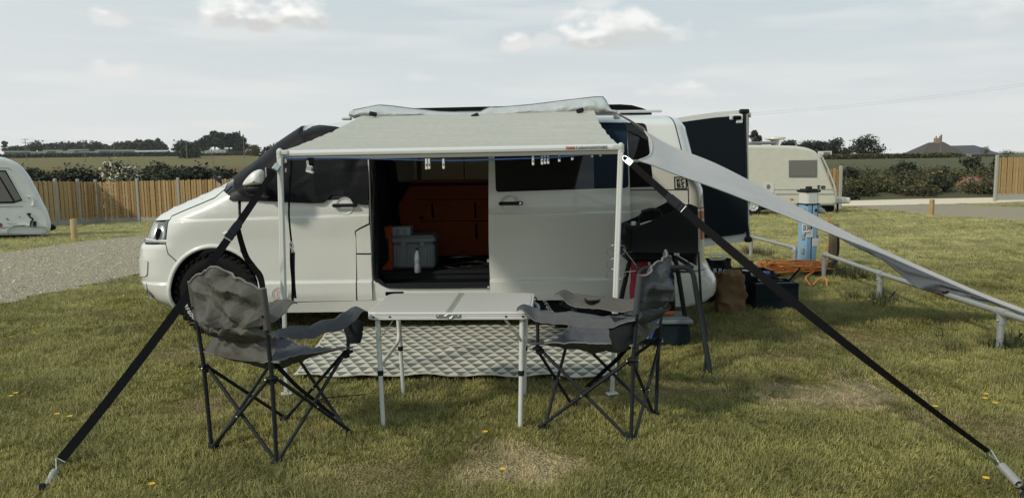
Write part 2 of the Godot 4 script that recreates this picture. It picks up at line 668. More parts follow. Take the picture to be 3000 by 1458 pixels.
# ---------------------------------------------------------------- sky
# clouds as (azimuth, elevation, half width, half height, strength)
var clouds := []


func cloud_at(az: float, el: float) -> float:
	var most := 0.0
	for k in clouds:
		var dx: float = wrapf(az - k[0], -PI, PI) / k[2]
		var dy: float = (el - k[1]) / k[3]
		if dy < 0.0:
			dy *= 1.7                       # flatter beneath
		var r2 := dx * dx + dy * dy
		if r2 > 2.6:
			continue
		var f := N1.get_noise_3d(az * 16.0 + k[0] * 7.0, el * 26.0, k[1] * 9.0) * 1.5
		var d: float = smoothstep(0.0, 0.75, 1.0 - sqrt(r2) + f * 0.75 - 0.02) * k[4]
		most = maxf(most, d)
	return most


func sky_colour(az: float, el: float) -> Color:
	var e := clampf(el / 0.42, 0.0, 1.0)
	var low := Color(0.705, 0.72, 0.712)
	var high := Color(0.335, 0.478, 0.56)
	var c := low.lerp(high, pow(e, 0.85) * 0.9)
	# thin high veil, whiter towards the sun in the left
	var veil := N2.get_noise_3d(az * 3.0, el * 22.0, 4.0) * 0.5 + 0.5
	veil = smoothstep(0.42, 0.72, veil * 0.6 + 0.4 * (N2.get_noise_3d(az * 5.0 + el * 9.0, el * 48.0, 11.0) * 0.5 + 0.5)) * 0.5
	var side := smoothstep(0.25, -1.1, wrapf(az + 0.1, -PI, PI)) * smoothstep(-2.6, -1.5, wrapf(az + 0.1, -PI, PI))
	veil = clampf(veil + side * 0.65, 0.0, 0.85)
	c = c.lerp(Color(0.73, 0.745, 0.735), veil)
	var d := cloud_at(az, el)
	if d > 0.0:
		var lit := cloud_at(az + 0.012, el - 0.014)
		var up := cloud_at(az - 0.012, el + 0.02)
		var bright := clampf(0.45 + (lit - up) * 0.9, 0.0, 1.0)
		c = c.lerp(Color(0.60, 0.60, 0.585).lerp(Color(0.96, 0.945, 0.91), bright), d * 0.92)
	return c


func sky_material() -> PanoramaSkyMaterial:
	for k in [[Vector2(-0.3225, 0.1673), 0.075, 0.022, 0.8], [Vector2(-0.2823, 0.1666), 0.09, 0.026, 1.0], [Vector2(-0.3131, 0.1787), 0.05, 0.03, 1.0], [Vector2(-0.2413, 0.1633), 0.06, 0.02, 0.8], [Vector2(0.1078, 0.1461), 0.085, 0.03, 0.85], [Vector2(0.1297, 0.1548), 0.055, 0.026, 0.8], [Vector2(0.0119, 0.1412), 0.028, 0.018, 0.8], [Vector2(0.0539, 0.1428), 0.03, 0.015, 0.6], [Vector2(0.1755, 0.1462), 0.06, 0.022, 0.55], [Vector2(-0.4597, 0.102), 0.032, 0.011, 0.75], [Vector2(-0.4561, 0.1575), 0.028, 0.012, 0.7], [Vector2(0.2165, 0.078), 0.055, 0.014, 0.6], [Vector2(0.2472, 0.0732), 0.05, 0.009, 0.45], [Vector2(-0.3333, 0.0439), 0.03, 0.009, 0.6], [Vector2(-0.3729, 0.0429), 0.03, 0.007, 0.35], [Vector2(0.3653, 0.0483), 0.03, 0.009, 0.35], [Vector2(-0.1097, 0.1002), 0.022, 0.008, 0.3], [Vector2(0.1079, 0.1878), 0.05, 0.012, 0.3], [Vector2(0.5551, 0.1414), 0.09, 0.03, 0.35], [Vector2(0.5598, 0.048), 0.05, 0.012, 0.3]]:
		clouds.append([k[0].x, k[0].y, k[1], k[2], k[3]])
	var r := RandomNumberGenerator.new()
	r.seed = 5
	for k in 46:                                    # the same scattered clouds all the way round
		var a := r.randf_range(0.75, TAU - 0.75)
		clouds.append([wrapf(a, -PI, PI), r.randf_range(0.05, 0.55), r.randf_range(0.03, 0.1), r.randf_range(0.01, 0.03), r.randf_range(0.3, 0.9)])
	var im := Image.create(1024, 512, false, Image.FORMAT_RGB8)
	for y in 512:
		var el := (0.5 - (y + 0.5) / 512.0) * PI
		for x in 1024:
			if el > -0.03:
				im.set_pixel(x, y, srgb(sky_colour(wrapf((x + 0.5) / 1024.0 * TAU, -PI, PI), maxf(el, 0.0))))
			else:
				im.set_pixel(x, y, Color(0.45, 0.45, 0.38))
	im.resize(4096, 2048, Image.INTERPOLATE_BILINEAR)
	for y in range(730, 1030):                      # finer where the clouds are looked at
		var el := (0.5 - (y + 0.5) / 2048.0) * PI
		for x in range(-450, 450):
			im.set_pixel(posmod(x, 4096), y, srgb(sky_colour((x + 0.5) / 4096.0 * TAU, maxf(el, 0.0))))
	var p := PanoramaSkyMaterial.new()
	p.panorama = ImageTexture.create_from_image(im)
	return p


# ---------------------------------------------------------------- ground
func pick(xs: Array, ys: Array, x: float) -> float:
	if x <= xs[0]:
		return ys[0]
	for i in range(1, xs.size()):
		if x < xs[i]:
			return lerpf(ys[i - 1], ys[i], (x - xs[i - 1]) / (xs[i] - xs[i - 1]))
	return ys[ys.size() - 1]


func height(x: float, z: float) -> float:
	var d := -z
	if d < 9.0:
		return 0.0
	var near := -0.03 * (minf(d, 20.0) - 9.0) - 0.043 * clampf(d - 20.0, 0.0, 16.0) + 0.01 * clampf(x, -30.0, 30.0) * clampf((d - 9.0) / 20.0, 0.0, 1.0)
	if d < 36.0:
		return near
	var side := smoothstep(-0.05, 0.3, x / d)
	var left := pick([36.0, 46.0, 60.0, 216.0, 360.0, 486.0, 640.0], [0.0, -0.25, -0.1, 2.0, 6.5, 7.95, 8.0], d)
	var right := pick([36.0, 39.5, 41.0, 46.0, 60.0, 110.0, 150.0, 400.0, 900.0], [0.0, 0.0, 0.25, 0.95, 1.1, 1.5, 1.5, 1.4, 1.0], d)
	return near + lerpf(left, right, side)


func lines(ranges: Array) -> Array:
	var out := []
	for r in ranges:
		var x: float = r[0]
		while x < r[1] - 1e-4:
			out.append(x)
			x += r[2]
	out.append(ranges[ranges.size() - 1][1])
	return out


# gravel drives, as ground polygons (x, z)
var drive_left := PackedVector2Array()
var drive_right := PackedVector2Array()
var far_track := PackedVector2Array()
var dry := [Vector3(1.97, -4.66, 0.62), Vector3(0.04, -3.62, 0.42), Vector3(0.96, -4.85, 0.36), Vector3(2.75, -6.1, 0.5), Vector3(1.95, -5.55, 0.3), Vector3(0.55, -4.75, 0.4), Vector3(-2.6, -5.9, 0.4), Vector3(-0.6, -3.5, 0.4), Vector3(2.6, -3.9, 0.4), Vector3(-1.9, -4.6, 0.4)]


func lawn_tone(x: float, z: float) -> Color:
	var a := N2.get_noise_2d(x * 0.55, z * 0.8) * 0.5 + 0.5
	var b := N2.get_noise_2d(x * 2.3 + 40.0, z * 2.6) * 0.5 + 0.5
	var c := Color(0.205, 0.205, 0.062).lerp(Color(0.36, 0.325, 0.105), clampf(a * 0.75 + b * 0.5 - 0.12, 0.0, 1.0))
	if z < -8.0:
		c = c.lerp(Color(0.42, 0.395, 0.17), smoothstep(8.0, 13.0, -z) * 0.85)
		# mowing stripes
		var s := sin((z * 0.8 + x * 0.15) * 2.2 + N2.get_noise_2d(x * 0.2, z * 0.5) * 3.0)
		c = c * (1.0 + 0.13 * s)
	for k in dry:
		var q: float = Vector2(x - k.x, (z - k.y) * 1.25).length() / k.z + N2.get_noise_2d(x * 3.0, z * 3.0) * 0.9
		if q < 1.0:
			c = c.lerp(Color(0.62, 0.50, 0.29) if k == dry[0] or k == dry[1] else Color(0.46, 0.355, 0.19), smoothstep(1.0, 0.2, q) * (0.97 if k == dry[0] or k == dry[1] else 0.5))
	return c


func sheet_over(poly: PackedVector2Array, step: float, lift: float) -> ArrayMesh:
	var mb := MB.new()
	var lo := poly[0]
	var hi := poly[0]
	for p in poly:
		lo = lo.min(p)
		hi = hi.max(p)
	var x := lo.x
	while x < hi.x:
		var z := lo.y
		while z < hi.y:
			var cell := PackedVector2Array([Vector2(x, z), Vector2(x + step, z), Vector2(x + step, z + step), Vector2(x, z + step)])
			for q in Geometry2D.intersect_polygons(poly, cell):
				var ids := Geometry2D.triangulate_polygon(q)
				var first := mb.v.size()
				for p in q:
					mb.vert(Vector3(p.x, height(p.x, p.y) + lift, p.y), Vector3.UP)
				for i in range(0, ids.size(), 3):
					mb.tri(first + ids[i], first + ids[i + 1], first + ids[i + 2])
			z += step
		x += step
	return mb.done()


func ragged(pts: Array, amp: float, per := 14) -> PackedVector2Array:
	var out := PackedVector2Array()
	for i in pts.size():
		var a: Vector2 = pts[i]
		var b: Vector2 = pts[(i + 1) % pts.size()]
		for k in per:
			var p := a.lerp(b, float(k) / per)
			var o := (b - a).normalized().orthogonal()
			out.append(p + o * amp * (N2.get_noise_2d(p.x * 2.5, p.y * 2.5) + 0.6 * N2.get_noise_2d(p.x * 9.0, p.y * 9.0)))
	return out


func flat2(ps: Array) -> Array:
	var out := []
	for p in ps:
		out.append(Vector2(p.x, p.z))
	return out


func build_ground() -> void:
	drive_left = ragged(flat2([Vector3(-13.196, -0.104, -11.838), Vector3(-9.762, -0.206, -14.915), Vector3(-9.958, -0.305, -17.714), Vector3(-9.598, -0.413, -20.866), Vector3(-7.983, -0.522, -24.358), Vector3(-4.042, -0.104, -12.246), Vector3(-4.827, -0.062, -10.9), Vector3(-5.124, -0.054, -10.647), Vector3(-5.202, -0.006, -9.179), Vector3(-5.41, 0, -8.193), Vector3(-6.156, 0, -5.994)]), 0.16)
	drive_right = ragged(flat2([Vector3(14.761, -0.609, -34.227), Vector3(16.959, -0.564, -33.446), Vector3(18.854, -0.529, -32.92), Vector3(17.936, -0.428, -29.24), Vector3(18.236, -0.368, -26.645), Vector3(18.914, -0.291, -23.166), Vector3(11.46, -0.121, -13.986), Vector3(12.456, -0.239, -19.067), Vector3(12.534, -0.279, -20.741), Vector3(12.264, -0.332, -22.896), Vector3(13.229, -0.425, -27.154), Vector3(13.426, -0.478, -29.397)]), 0.22)
	far_track = ragged(flat2([Vector3(13.108, -0.632, -34.427), Vector3(14.761, -0.609, -34.227), Vector3(17.081, -0.57, -33.687), Vector3(19.329, -0.532, -33.164), Vector3(23.44, -0.48, -32.824), Vector3(26.4, -0.575, -36.983), Vector3(23.611, -0.659, -38.847), Vector3(20.069, -0.706, -39.207), Vector3(16.856, -0.734, -39.099), Vector3(15.108, -0.77, -39.694)]), 0.03)
	var xs := lines([[-560.0, -300.0, 60.0], [-300.0, -80.0, 12.0], [-80.0, -24.0, 3.0], [-24.0, -7.0, 0.6], [-7.0, 7.0, 0.14], [7.0, 26.0, 0.6], [26.0, 80.0, 3.0], [80.0, 300.0, 12.0], [300.0, 560.0, 60.0]])
	var zs := lines([[-640.0, -300.0, 20.0], [-300.0, -80.0, 5.0], [-80.0, -34.0, 1.0], [-34.0, -12.0, 0.4], [-12.0, -2.0, 0.14], [-2.0, 10.0, 2.0], [10.0, 100.0, 15.0]])
	var mb := MB.new()
	for z in zs:
		for x in xs:
			var h := height(x, z)
			var e := 0.5
			var nn := Vector3(height(x - e, z) - height(x + e, z), 2.0 * e, height(x, z - e) - height(x, z + e))
			var d: float = -z
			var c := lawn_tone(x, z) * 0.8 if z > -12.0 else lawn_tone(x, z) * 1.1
			if d > 37.5:
				var side := smoothstep(-0.05, 0.3, x / d)
				var w := N2.get_noise_2d(x * 0.03, z * 0.08) * 0.5 + 0.5
				var tan_field := Color(0.185, 0.135, 0.055).lerp(Color(0.215, 0.17, 0.075), w)
				if d > 170.0:
					tan_field = tan_field.lerp(Color(0.22, 0.195, 0.09), smoothstep(170.0, 240.0, d))
				c = tan_field.lerp(Color(0.15, 0.155, 0.085).lerp(Color(0.18, 0.18, 0.10), w), side)
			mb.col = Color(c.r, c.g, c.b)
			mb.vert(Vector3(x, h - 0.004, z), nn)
	var m := xs.size()
	for j in zs.size() - 1:
		for i in m - 1:
			var a := j * m + i
			mb.tri(a, a + 1, a + m + 1)
			mb.tri(a, a + m + 1, a + m)
	struct("ground", mb.done(), M.ground)
	struct("gravel_road", sheet_over(drive_left, 0.8, 0.012), M.gravel)
	struct("gravel_pavement", sheet_over(drive_right, 0.8, 0.012), M.gravel)
	struct("track_road", sheet_over(far_track, 1.0, 0.02), M.track)
	# loose stones on the gravel
	var st := MB.new()
	st.ball(Vector3.ZERO, Vector3(0.5, 0.3, 0.4), 5)
	var r := RandomNumberGenerator.new()
	r.seed = 90
	var wh := []
	var tn := []
	for k in 26000:
		var p := Vector2(r.randf_range(-13.0, -3.0), r.randf_range(-19.0, -7.6))
		if not Geometry2D.is_point_in_polygon(p, drive_left):
			continue
		var s := r.randf_range(0.015, 0.036)
		if r.randf() < 0.04:
			s *= 1.8
		var b := Basis(Vector3.UP, r.randf() * TAU) * Basis(Vector3.RIGHT, r.randf_range(-0.4, 0.4))
		wh.append(Transform3D(b.scaled(Vector3.ONE * s), Vector3(p.x, height(p.x, p.y) + 0.012, p.y)))
		var g := r.randf_range(0.22, 0.56)
		tn.append(Color(g, g * 0.89, g * 0.65))
	var sm := mat("pebble", Color.WHITE, 0.9)
	sm.vertex_color_use_as_albedo = true
	scatter("gravel", st.done(), sm, wh, tn)


# ---------------------------------------------------------------- grass
func tuft(r: RandomNumberGenerator, blades: int, spread: float, tall: float, wide: float, lean: float) -> ArrayMesh:
	var mb := MB.new()
	for k in blades:
		var a := r.randf() * TAU
		var p := Vector3(cos(a), 0, sin(a)) * spread * sqrt(r.randf())
		var b := a + r.randf_range(-1.2, 1.2)
		var out := Vector3(cos(b), 0, sin(b))
		var h := tall * r.randf_range(0.55, 1.15)
		var l := lean * r.randf_range(0.3, 1.3) * h
		var w := out.rotated(Vector3.UP, PI / 2 + r.randf_range(-0.6, 0.6)) * wide * r.randf_range(0.7, 1.2)
		var g := r.randf_range(0.72, 1.3)
		if r.randf() < 0.12:
			mb.col = Color(1.7, 1.45, 1.1)
		else:
			mb.col = Color(g, g, g * r.randf_range(0.8, 1.1))
		var m := p + out * l * 0.3 + Vector3.UP * h * 0.6
		var t := p + out * l + Vector3.UP * h * (1.0 - 0.25 * lean)
		var nn := w.cross(t - p).normalized()
		var i0 := mb.vert(p - w * 0.5, nn)
		var i1 := mb.vert(p + w * 0.5, nn)
		var i2 := mb.vert(m - w * 0.4, nn)
		var i3 := mb.vert(m + w * 0.4, nn)
		var i4 := mb.vert(t, nn)
		mb.tri(i0, i1, i3)
		mb.tri(i0, i3, i2)
		mb.tri(i2, i3, i4)
	return mb.done()


var rug_poly := PackedVector2Array()


func build_grass() -> void:
	var rp := [Vector3(-1.476, 0, -5.178), Vector3(-1.553, 0, -6.668), Vector3(0.851, 0, -6.639), Vector3(0.672, 0, -5.041)]
	rug_poly = PackedVector2Array(flat2(rp))
	var r := RandomNumberGenerator.new()
	r.seed = 404
	var variants := []
	for k in 4:
		variants.append(tuft(r, 20, 0.045, 0.027, 0.0034, 0.9))
	var places := [[], [], [], []]
	var tints := [[], [], [], []]
	# nearest first: [near, far, tufts per square metre, size]
	for zone in [[2.6, 4.4, 1300.0, 0.9], [4.4, 6.5, 950.0, 1.0], [6.5, 9.5, 560.0, 1.15], [9.5, 15.0, 230.0, 1.5], [15.0, 25.0, 70.0, 2.1], [25.0, 37.0, 22.0, 3.0]]:
		var half: float = 0.68 * zone[1] + 0.5
		var count := int((zone[1] - zone[0]) * 2.0 * half * zone[2])
		for k in count:
			var p := Vector2(r.randf_range(-half, half), -r.randf_range(zone[0], zone[1]))
			if absf(p.x) > -p.y * 0.68 + 0.5:
				continue
			if Geometry2D.is_point_in_polygon(p, rug_poly) or Geometry2D.is_point_in_polygon(p, drive_left) or Geometry2D.is_point_in_polygon(p, drive_right) or Geometry2D.is_point_in_polygon(p, far_track):
				continue
			var lush := N2.get_noise_2d(p.x * 1.6 + 9.0, p.y * 1.6)
			var patch := 0.0
			for q in dry:
				patch = maxf(patch, 1.0 - Vector2(p.x - q.x, (p.y - q.y) * 1.25).length() / q.z)
			if patch > 0.35 and r.randf() < 0.45:
				continue
			var s: float = zone[3] * r.randf_range(0.75, 1.2) * (1.0 + 0.35 * lush) * (1.0 - 0.35 * clampf(patch * 2.0, 0.0, 1.0))
			# the blades lie over in drifts, as on a wind-blown lawn
			var drift := N2.get_noise_2d(p.x * 0.9 - 30.0, p.y * 0.9) * 2.5
			var tilt := Basis(Vector3(cos(drift), 0, sin(drift)), 0.35 + 0.2 * lush)
			var b := tilt * Basis(Vector3.UP, r.randf() * TAU)
			var i := r.randi() % 4
			places[i].append(Transform3D(b.scaled(Vector3(s, s * r.randf_range(0.8, 1.2) / pow(zone[3], 0.45), s)), Vector3(p.x, height(p.x, p.y) - 0.003, p.y)))
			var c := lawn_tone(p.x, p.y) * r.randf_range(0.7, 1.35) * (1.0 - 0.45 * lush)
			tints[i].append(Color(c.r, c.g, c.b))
	for i in 4:
		var o := scatter("lawn_grass", variants[i], M.grass_blade, places[i], tints[i])
		tag(o, "short mown grass growing over the whole pitch", "grass")
	# weeds and longer tufts by the hookup post and rail
	var tall := tuft(r, 26, 0.09, 0.16, 0.007, 0.7)
	var wp := []
	var wt := []
	for q in [Vector3(4.176, -0.005, -9.175), Vector3(3.787, -0.017, -9.62), Vector3(3.641, 0, -7.721), Vector3(3.974, -0.017, -9.598), Vector3(3.752, -0.038, -10.342), Vector3(3.651, 0, -5.782), Vector3(3.811, -0.088, -12.138), Vector3(3.802, -0.03, -10.054), Vector3(2.838, -0.021, -9.736)]:
		for k in 14:
			var x: float = q.x + r.randfn(0.0, 0.16)
			var z: float = q.z + r.randfn(0.0, 0.14)
			wp.append(Transform3D(Basis(Vector3.UP, r.randf() * TAU).scaled(Vector3.ONE * r.randf_range(0.5, 1.1)), Vector3(x, height(x, z), z)))
			wt.append(Color(0.075, 0.085, 0.03))
	tag(scatter("long_grass", tall, M.grass_blade, wp, wt), "longer tufts of grass round the post and the metal rails", "grass")


# ---------------------------------------------------------------- fences
func board_mesh(h: float, w: float, t: float) -> ArrayMesh:
	var mb := MB.new()
	var poly := PackedVector2Array([Vector2(-w / 2, 0), Vector2(w / 2, 0), Vector2(w / 2, h - 0.03), Vector2(w * 0.3, h), Vector2(-w * 0.3, h), Vector2(-w / 2, h - 0.03)])
	mb.prism(poly, -t / 2, t / 2)
	return mb.done()


func build_fence(label: String, posts: Array, tall: float, skip_last := false) -> void:
	var at: Vector3 = posts[0]
	var o := thing("board_fence", label, "fence", at)
	var r := RandomNumberGenerator.new()
	r.seed = posts.size() * 7 + 1
	var pm := MB.new()
	pm.box(Vector3(0, tall / 2 + 0.02, 0), Vector3(0.12, tall + 0.16, 0.12), 0.02)
	var post := pm.done()
	var b1 := board_mesh(tall - 0.24, 0.105, 0.018)
	var b2 := board_mesh(tall - 0.22, 0.098, 0.018)
	for i in posts.size():
		var p: Vector3 = posts[i]
		if not (skip_last and i == posts.size() - 1):
			obj("post", post, M.concrete, o, p - at)
		if i == posts.size() - 1:
			break
		var q: Vector3 = posts[i + 1]
		var d := q - p
		var flat := Vector3(d.x, 0, d.z)
		var dir := flat.normalized()
		var turn := atan2(-dir.z, dir.x)
		var g := MB.new()
		var bs := Basis(Vector3.UP, turn)
		g.box(Vector3(0, 0.1, 0), Vector3(flat.length() - 0.12, 0.26, 0.05), 0.01)
		var gb := obj("gravel_board", g.done(), M.concrete, o, (p + q) / 2 - at)
		gb.rotation.y = turn
		for hy in [0.45, tall - 0.45]:
			var rails := MB.new()
			rails.box(Vector3(0, hy, -0.05), Vector3(flat.length() - 0.12, 0.08, 0.05), 0.005)
			var rl := obj("fence_rail", rails.done(), M.fence_wood_dark, o, (p + q) / 2 - at)
			rl.rotation.y = turn
		var count := int(round((flat.length() - 0.12) / 0.125))
		for k in count:
			var s := (k + 0.5) / count
			var bp: Vector3 = p.lerp(q, lerpf(0.06 / flat.length(), 1.0 - 0.06 / flat.length(), s)) - at
			bp += bs * Vector3(0, 0, 0.004 + 0.022 * (k % 2))
			bp.y += 0.22 + r.randf_range(-0.012, 0.012)
			var w: Material = [M.fence_wood, M.fence_wood, M.fence_wood_dark, M.fence_wood_pale][r.randi() % 4]
			var bd := obj("board", b1 if k % 2 == 0 else b2, w, o, bp)
			bd.rotation.y = turn + r.randf_range(-0.03, 0.03)
			bd.rotation.z = r.randf_range(-0.008, 0.008)


func on_ground(u: float, d: float) -> Vector3:
	return Vector3(u * d, height(u * d, -d), -d)


func build_fences() -> void:
	var a := []
	for k in [[-0.651, 30.6], [-0.611, 32.0], [-0.578, 33.3], [-0.5495, 34.6], [-0.527, 36.0], [-0.4742, 36.0], [-0.4222, 36.0], [-0.3692, 36.0], [-0.3165, 36.0], [-0.264, 36.0], [-0.211, 36.0]]:
		a.append(on_ground(k[0], k[1]))
	build_fence("long wooden board fence with concrete posts behind the left caravan and the van's nose", a, 1.9)
	var b := []
	for x in [9.5, 11.0, 12.75]:
		b.append(Vector3(x, -0.70, -30.5))
	build_fence("short wooden board fence showing past the nose of the cream caravan", b, 1.62)
	var c := []
	for x in [20.5, 22.35, 24.2]:
		c.append(Vector3(x, height(x, -33.3) + 0.16, -33.3))
	build_fence("pale board fence starting at a concrete post right of the track", c, 1.78)
	# wooden marker posts beside the drives
	var r := MB.new()
	r.lathe([Vector2(0, 0.52), Vector2(0.062, 0.52), Vector2(0.07, 0.51), Vector2(0.07, -0.1)], 14)
	var s := obj("marker_post", r.done(), M.fence_wood_pale, null, Vector3(-10.499, -0.345, -18.789))
	tag(s, "short round wooden post in the grass by the left gravel drive", "post", "")
	var q := MB.new()
	q.box(Vector3(0, 0.2, 0), Vector3(0.105, 0.5, 0.105), 0.008)
	var s2 := obj("marker_post", q.done(), M.fence_wood, null, Vector3(12.264, -0.332, -22.896))
	s2.rotation.y = 0.5
	tag(s2, "short square wooden post at the edge of the gravel on the right", "post", "")


# ---------------------------------------------------------------- plants
# leaf-sized faces spread through lumps; lumps are (centre, radii)
func foliage(sd: int, lumps: Array, count: int, size: float, dark: Color, light: Color, bits := 0.0, bit_colour := Color.WHITE) -> ArrayMesh:
	var r := RandomNumberGenerator.new()
	r.seed = sd
	var mb := MB.new()
	var total := 0.0
	for l in lumps:
		total += l[1].x * l[1].y
	for l in lumps:
		var share := int(count * l[1].x * l[1].y / total)
		var tone := r.randf()
		for k in share:
			var d := Vector3(r.randfn(), r.randfn(), r.randfn()).normalized()
			var rr := pow(r.randf(), 0.4)
			if N2.get_noise_3d(d.x * 1.8 + l[0].x, d.y * 1.8 + l[0].y * 2.0, d.z * 1.8 + sd) > 0.22:
				rr *= 0.7
			var p: Vector3 = l[0] + d * l[1] * rr * (1.0 + 0.12 * r.randfn())
			var a := Vector3(r.randfn(), r.randfn() * 0.6, r.randfn()).normalized()
			var b := a.cross(d + Vector3(r.randfn(), r.randfn(), r.randfn()) * 0.5).normalized()
			var s := size * r.randf_range(0.6, 1.4)
			mb.col = dark.lerp(light, clampf(0.5 * tone + r.randf_range(-0.15, 0.65), 0.0, 1.0))
			if r.randf() < bits and rr > 0.6:
				mb.col = bit_colour * r.randf_range(0.8, 1.15)
			var nn := a.cross(b)
			var i := mb.vert(p - a * s, nn)
			mb.vert(p - b * s * 0.55, nn)
			mb.vert(p + a * s, nn)
			mb.vert(p + b * s * 0.55, nn)
			mb.tri(i, i + 1, i + 2)
			mb.tri(i, i + 2, i + 3)
	return mb.done()


func lumps_of(sd: int, w: float, h: float, base: float, k: int, shape := 0) -> Array:
	var r := RandomNumberGenerator.new()
	r.seed = sd
	var out := []
	for i in k:
		var y := r.randf()
		var reach := 1.0
		if shape == 0:
			reach = sqrt(maxf(0.05, 1.0 - pow(absf(y - 0.4) / 0.65, 2.0)))
		elif shape == 1:
			reach = 1.0 - 0.75 * y                 # cone
		var a := r.randf() * TAU
		var rad := w * 0.5 * reach * sqrt(r.randf()) * 0.75
		var s := w * r.randf_range(0.16, 0.28) * (0.75 if shape == 1 else 1.0)
		out.append([Vector3(cos(a) * rad, base + y * (h - base - s * 0.7) + s * 0.35, sin(a) * rad), Vector3(s, s * r.randf_range(0.55, 0.9), s)])
	return out


func tree(called: String, label: String, group: String, at: Vector3, w: float, h: float, sd: int, dark: Color, light: Color, count: int, leaf: float, shape := 0, base_share := 0.22) -> Node3D:
	var o := thing(called, label, "tree" if not called.contains("shrub") and not called.contains("bush") else "shrub", at, 0.0, group)
	var r := RandomNumberGenerator.new()
	r.seed = sd
	var mb := MB.new()
	var lum := lumps_of(sd, w, h, h * base_share, 16, shape)
	mb.tube(curve([Vector3(0, -0.2, 0), Vector3(r.randf_range(-0.03, 0.03) * h, h * 0.35, 0), Vector3(r.randf_range(-0.04, 0.04) * h, h * 0.75, 0)], 4), [0.035 * h, 0.032 * h, 0.03 * h, 0.027 * h, 0.024 * h, 0.02 * h, 0.016 * h, 0.012 * h, 0.008 * h], 7)
	for i in 7:
		var l: Vector3 = lum[i * 2][0]
		mb.tube([Vector3(0, clampf(l.y * 0.6, 0.1 * h, 0.6 * h), 0), l * Vector3(0.5, 0.85, 0.5), l], [0.014 * h, 0.009 * h, 0.004 * h], 5)
	obj("trunk", mb.done(), M.bark, o)
	obj("crown", foliage(sd + 3, lum, count, leaf, dark, light), M.leaf, o)
	return o


func hedge(called: String, label: String, pts: Array, tall: float, deep: float, count: int, leaf: float, sd: int, dark: Color, light: Color) -> void:
	var r := RandomNumberGenerator.new()
	r.seed = sd
	var lum := []
	var at: Vector3 = pts[0]
	for i in pts.size() - 1:
		var a: Vector3 = pts[i]
		var b: Vector3 = pts[i + 1]
		var k := int(a.distance_to(b) / (tall * 0.4)) + 1
		for j in k:
			var p := a.lerp(b, (j + r.randf()) / k)
			p.y = height(p.x, p.z)
			var s := tall * r.randf_range(0.42, 0.56)
			lum.append([p - at + Vector3(0, s * 0.85 + r.randf_range(0.0, 0.12) * tall, r.randf_range(-0.3, 0.3) * deep), Vector3(tall * 0.5, s, deep * 0.5)])
			lum.append([p - at + Vector3(r.randf_range(-0.3, 0.3) * tall, tall * r.randf_range(0.74, 0.84), r.randf_range(-0.2, 0.4) * deep), Vector3(tall * 0.42, tall * r.randf_range(0.18, 0.26), deep * 0.5)])
			lum.append([p - at + Vector3(r.randf_range(-0.3, 0.3) * tall, tall * 0.3, deep * 0.3), Vector3(tall * 0.4, tall * 0.35, deep * 0.35)])
	var o := obj(called, foliage(sd, lum, count, leaf, dark, light), M.leaf, null, at)
	tag(o, label, "hedge")


func static_home(label: String, at: Vector3, len: float, turn: float, wall: Material, roof: Material) -> void:
	var o := thing("static_caravan", label, "mobile home", at, turn, "static caravans on the hill")
	var mb := MB.new()
	mb.box(Vector3(0, 1.5, 0), Vector3(len, 2.2, 3.0), 0.05)
	obj("wall", mb.done(), wall, o)
	var rf := MB.new()
	rf.prism(PackedVector2Array([Vector2(-1.7, 2.55), Vector2(1.7, 2.55), Vector2(1.7, 2.65), Vector2(0, 3.3), Vector2(-1.7, 2.65)]), -len / 2 - 0.15, len / 2 + 0.15, Transform3D(Basis(Vector3.UP, PI / 2), Vector3.ZERO))
	obj("roof", rf.done(), roof, o)
	var n := int(len / 2.2)
	for k in n:
		var w := MB.new()
		w.box(Vector3(-len / 2 + (k + 0.6) * len / (n + 0.2), 1.75, 1.5), Vector3(1.0, 0.85, 0.06), 0.01)
		obj("window", w.done(), M.caravan_frame, o)
	var sk := MB.new()
	sk.box(Vector3(0, 0.2, 0), Vector3(len - 0.3, 0.5, 2.7), 0.02)
	obj("skirt", sk.done(), M.static_roof, o)


func power_pole(label: String, at: Vector3, tall: float, arms: int, turn := 0.0) -> Node3D:
	var o := thing("utility_pole", label, "utility pole", at, turn)
	var mb := MB.new()
	mb.tube([Vector3(0, -0.3, 0), Vector3(0, tall, 0)], [0.16, 0.11], 8)
	obj("pole", mb.done(), M.pole_wood, o)
	for k in arms:
		var a := MB.new()
		var y := tall - 0.35 - 1.2 * k
		a.box(Vector3(0, y, 0.14), Vector3(2.4, 0.13, 0.11), 0.01)
		obj("crossarm", a.done(), M.pole_wood, o)
		for x in [-1.1, -0.35, 1.1]:
			var s := MB.new()
			s.lathe([Vector2(0, 0.3), Vector2(0.05, 0.28), Vector2(0.08, 0.1), Vector2(0.03, 0.0)], 6, Vector3(x, y + 0.06, 0.14))
			obj("insulator", s.done(), M.concrete, o)
	return o


func far_at(u: float, d: float, dy := 0.0) -> Vector3:
	return Vector3(u * d, height(u * d, -d) + dy, -d)


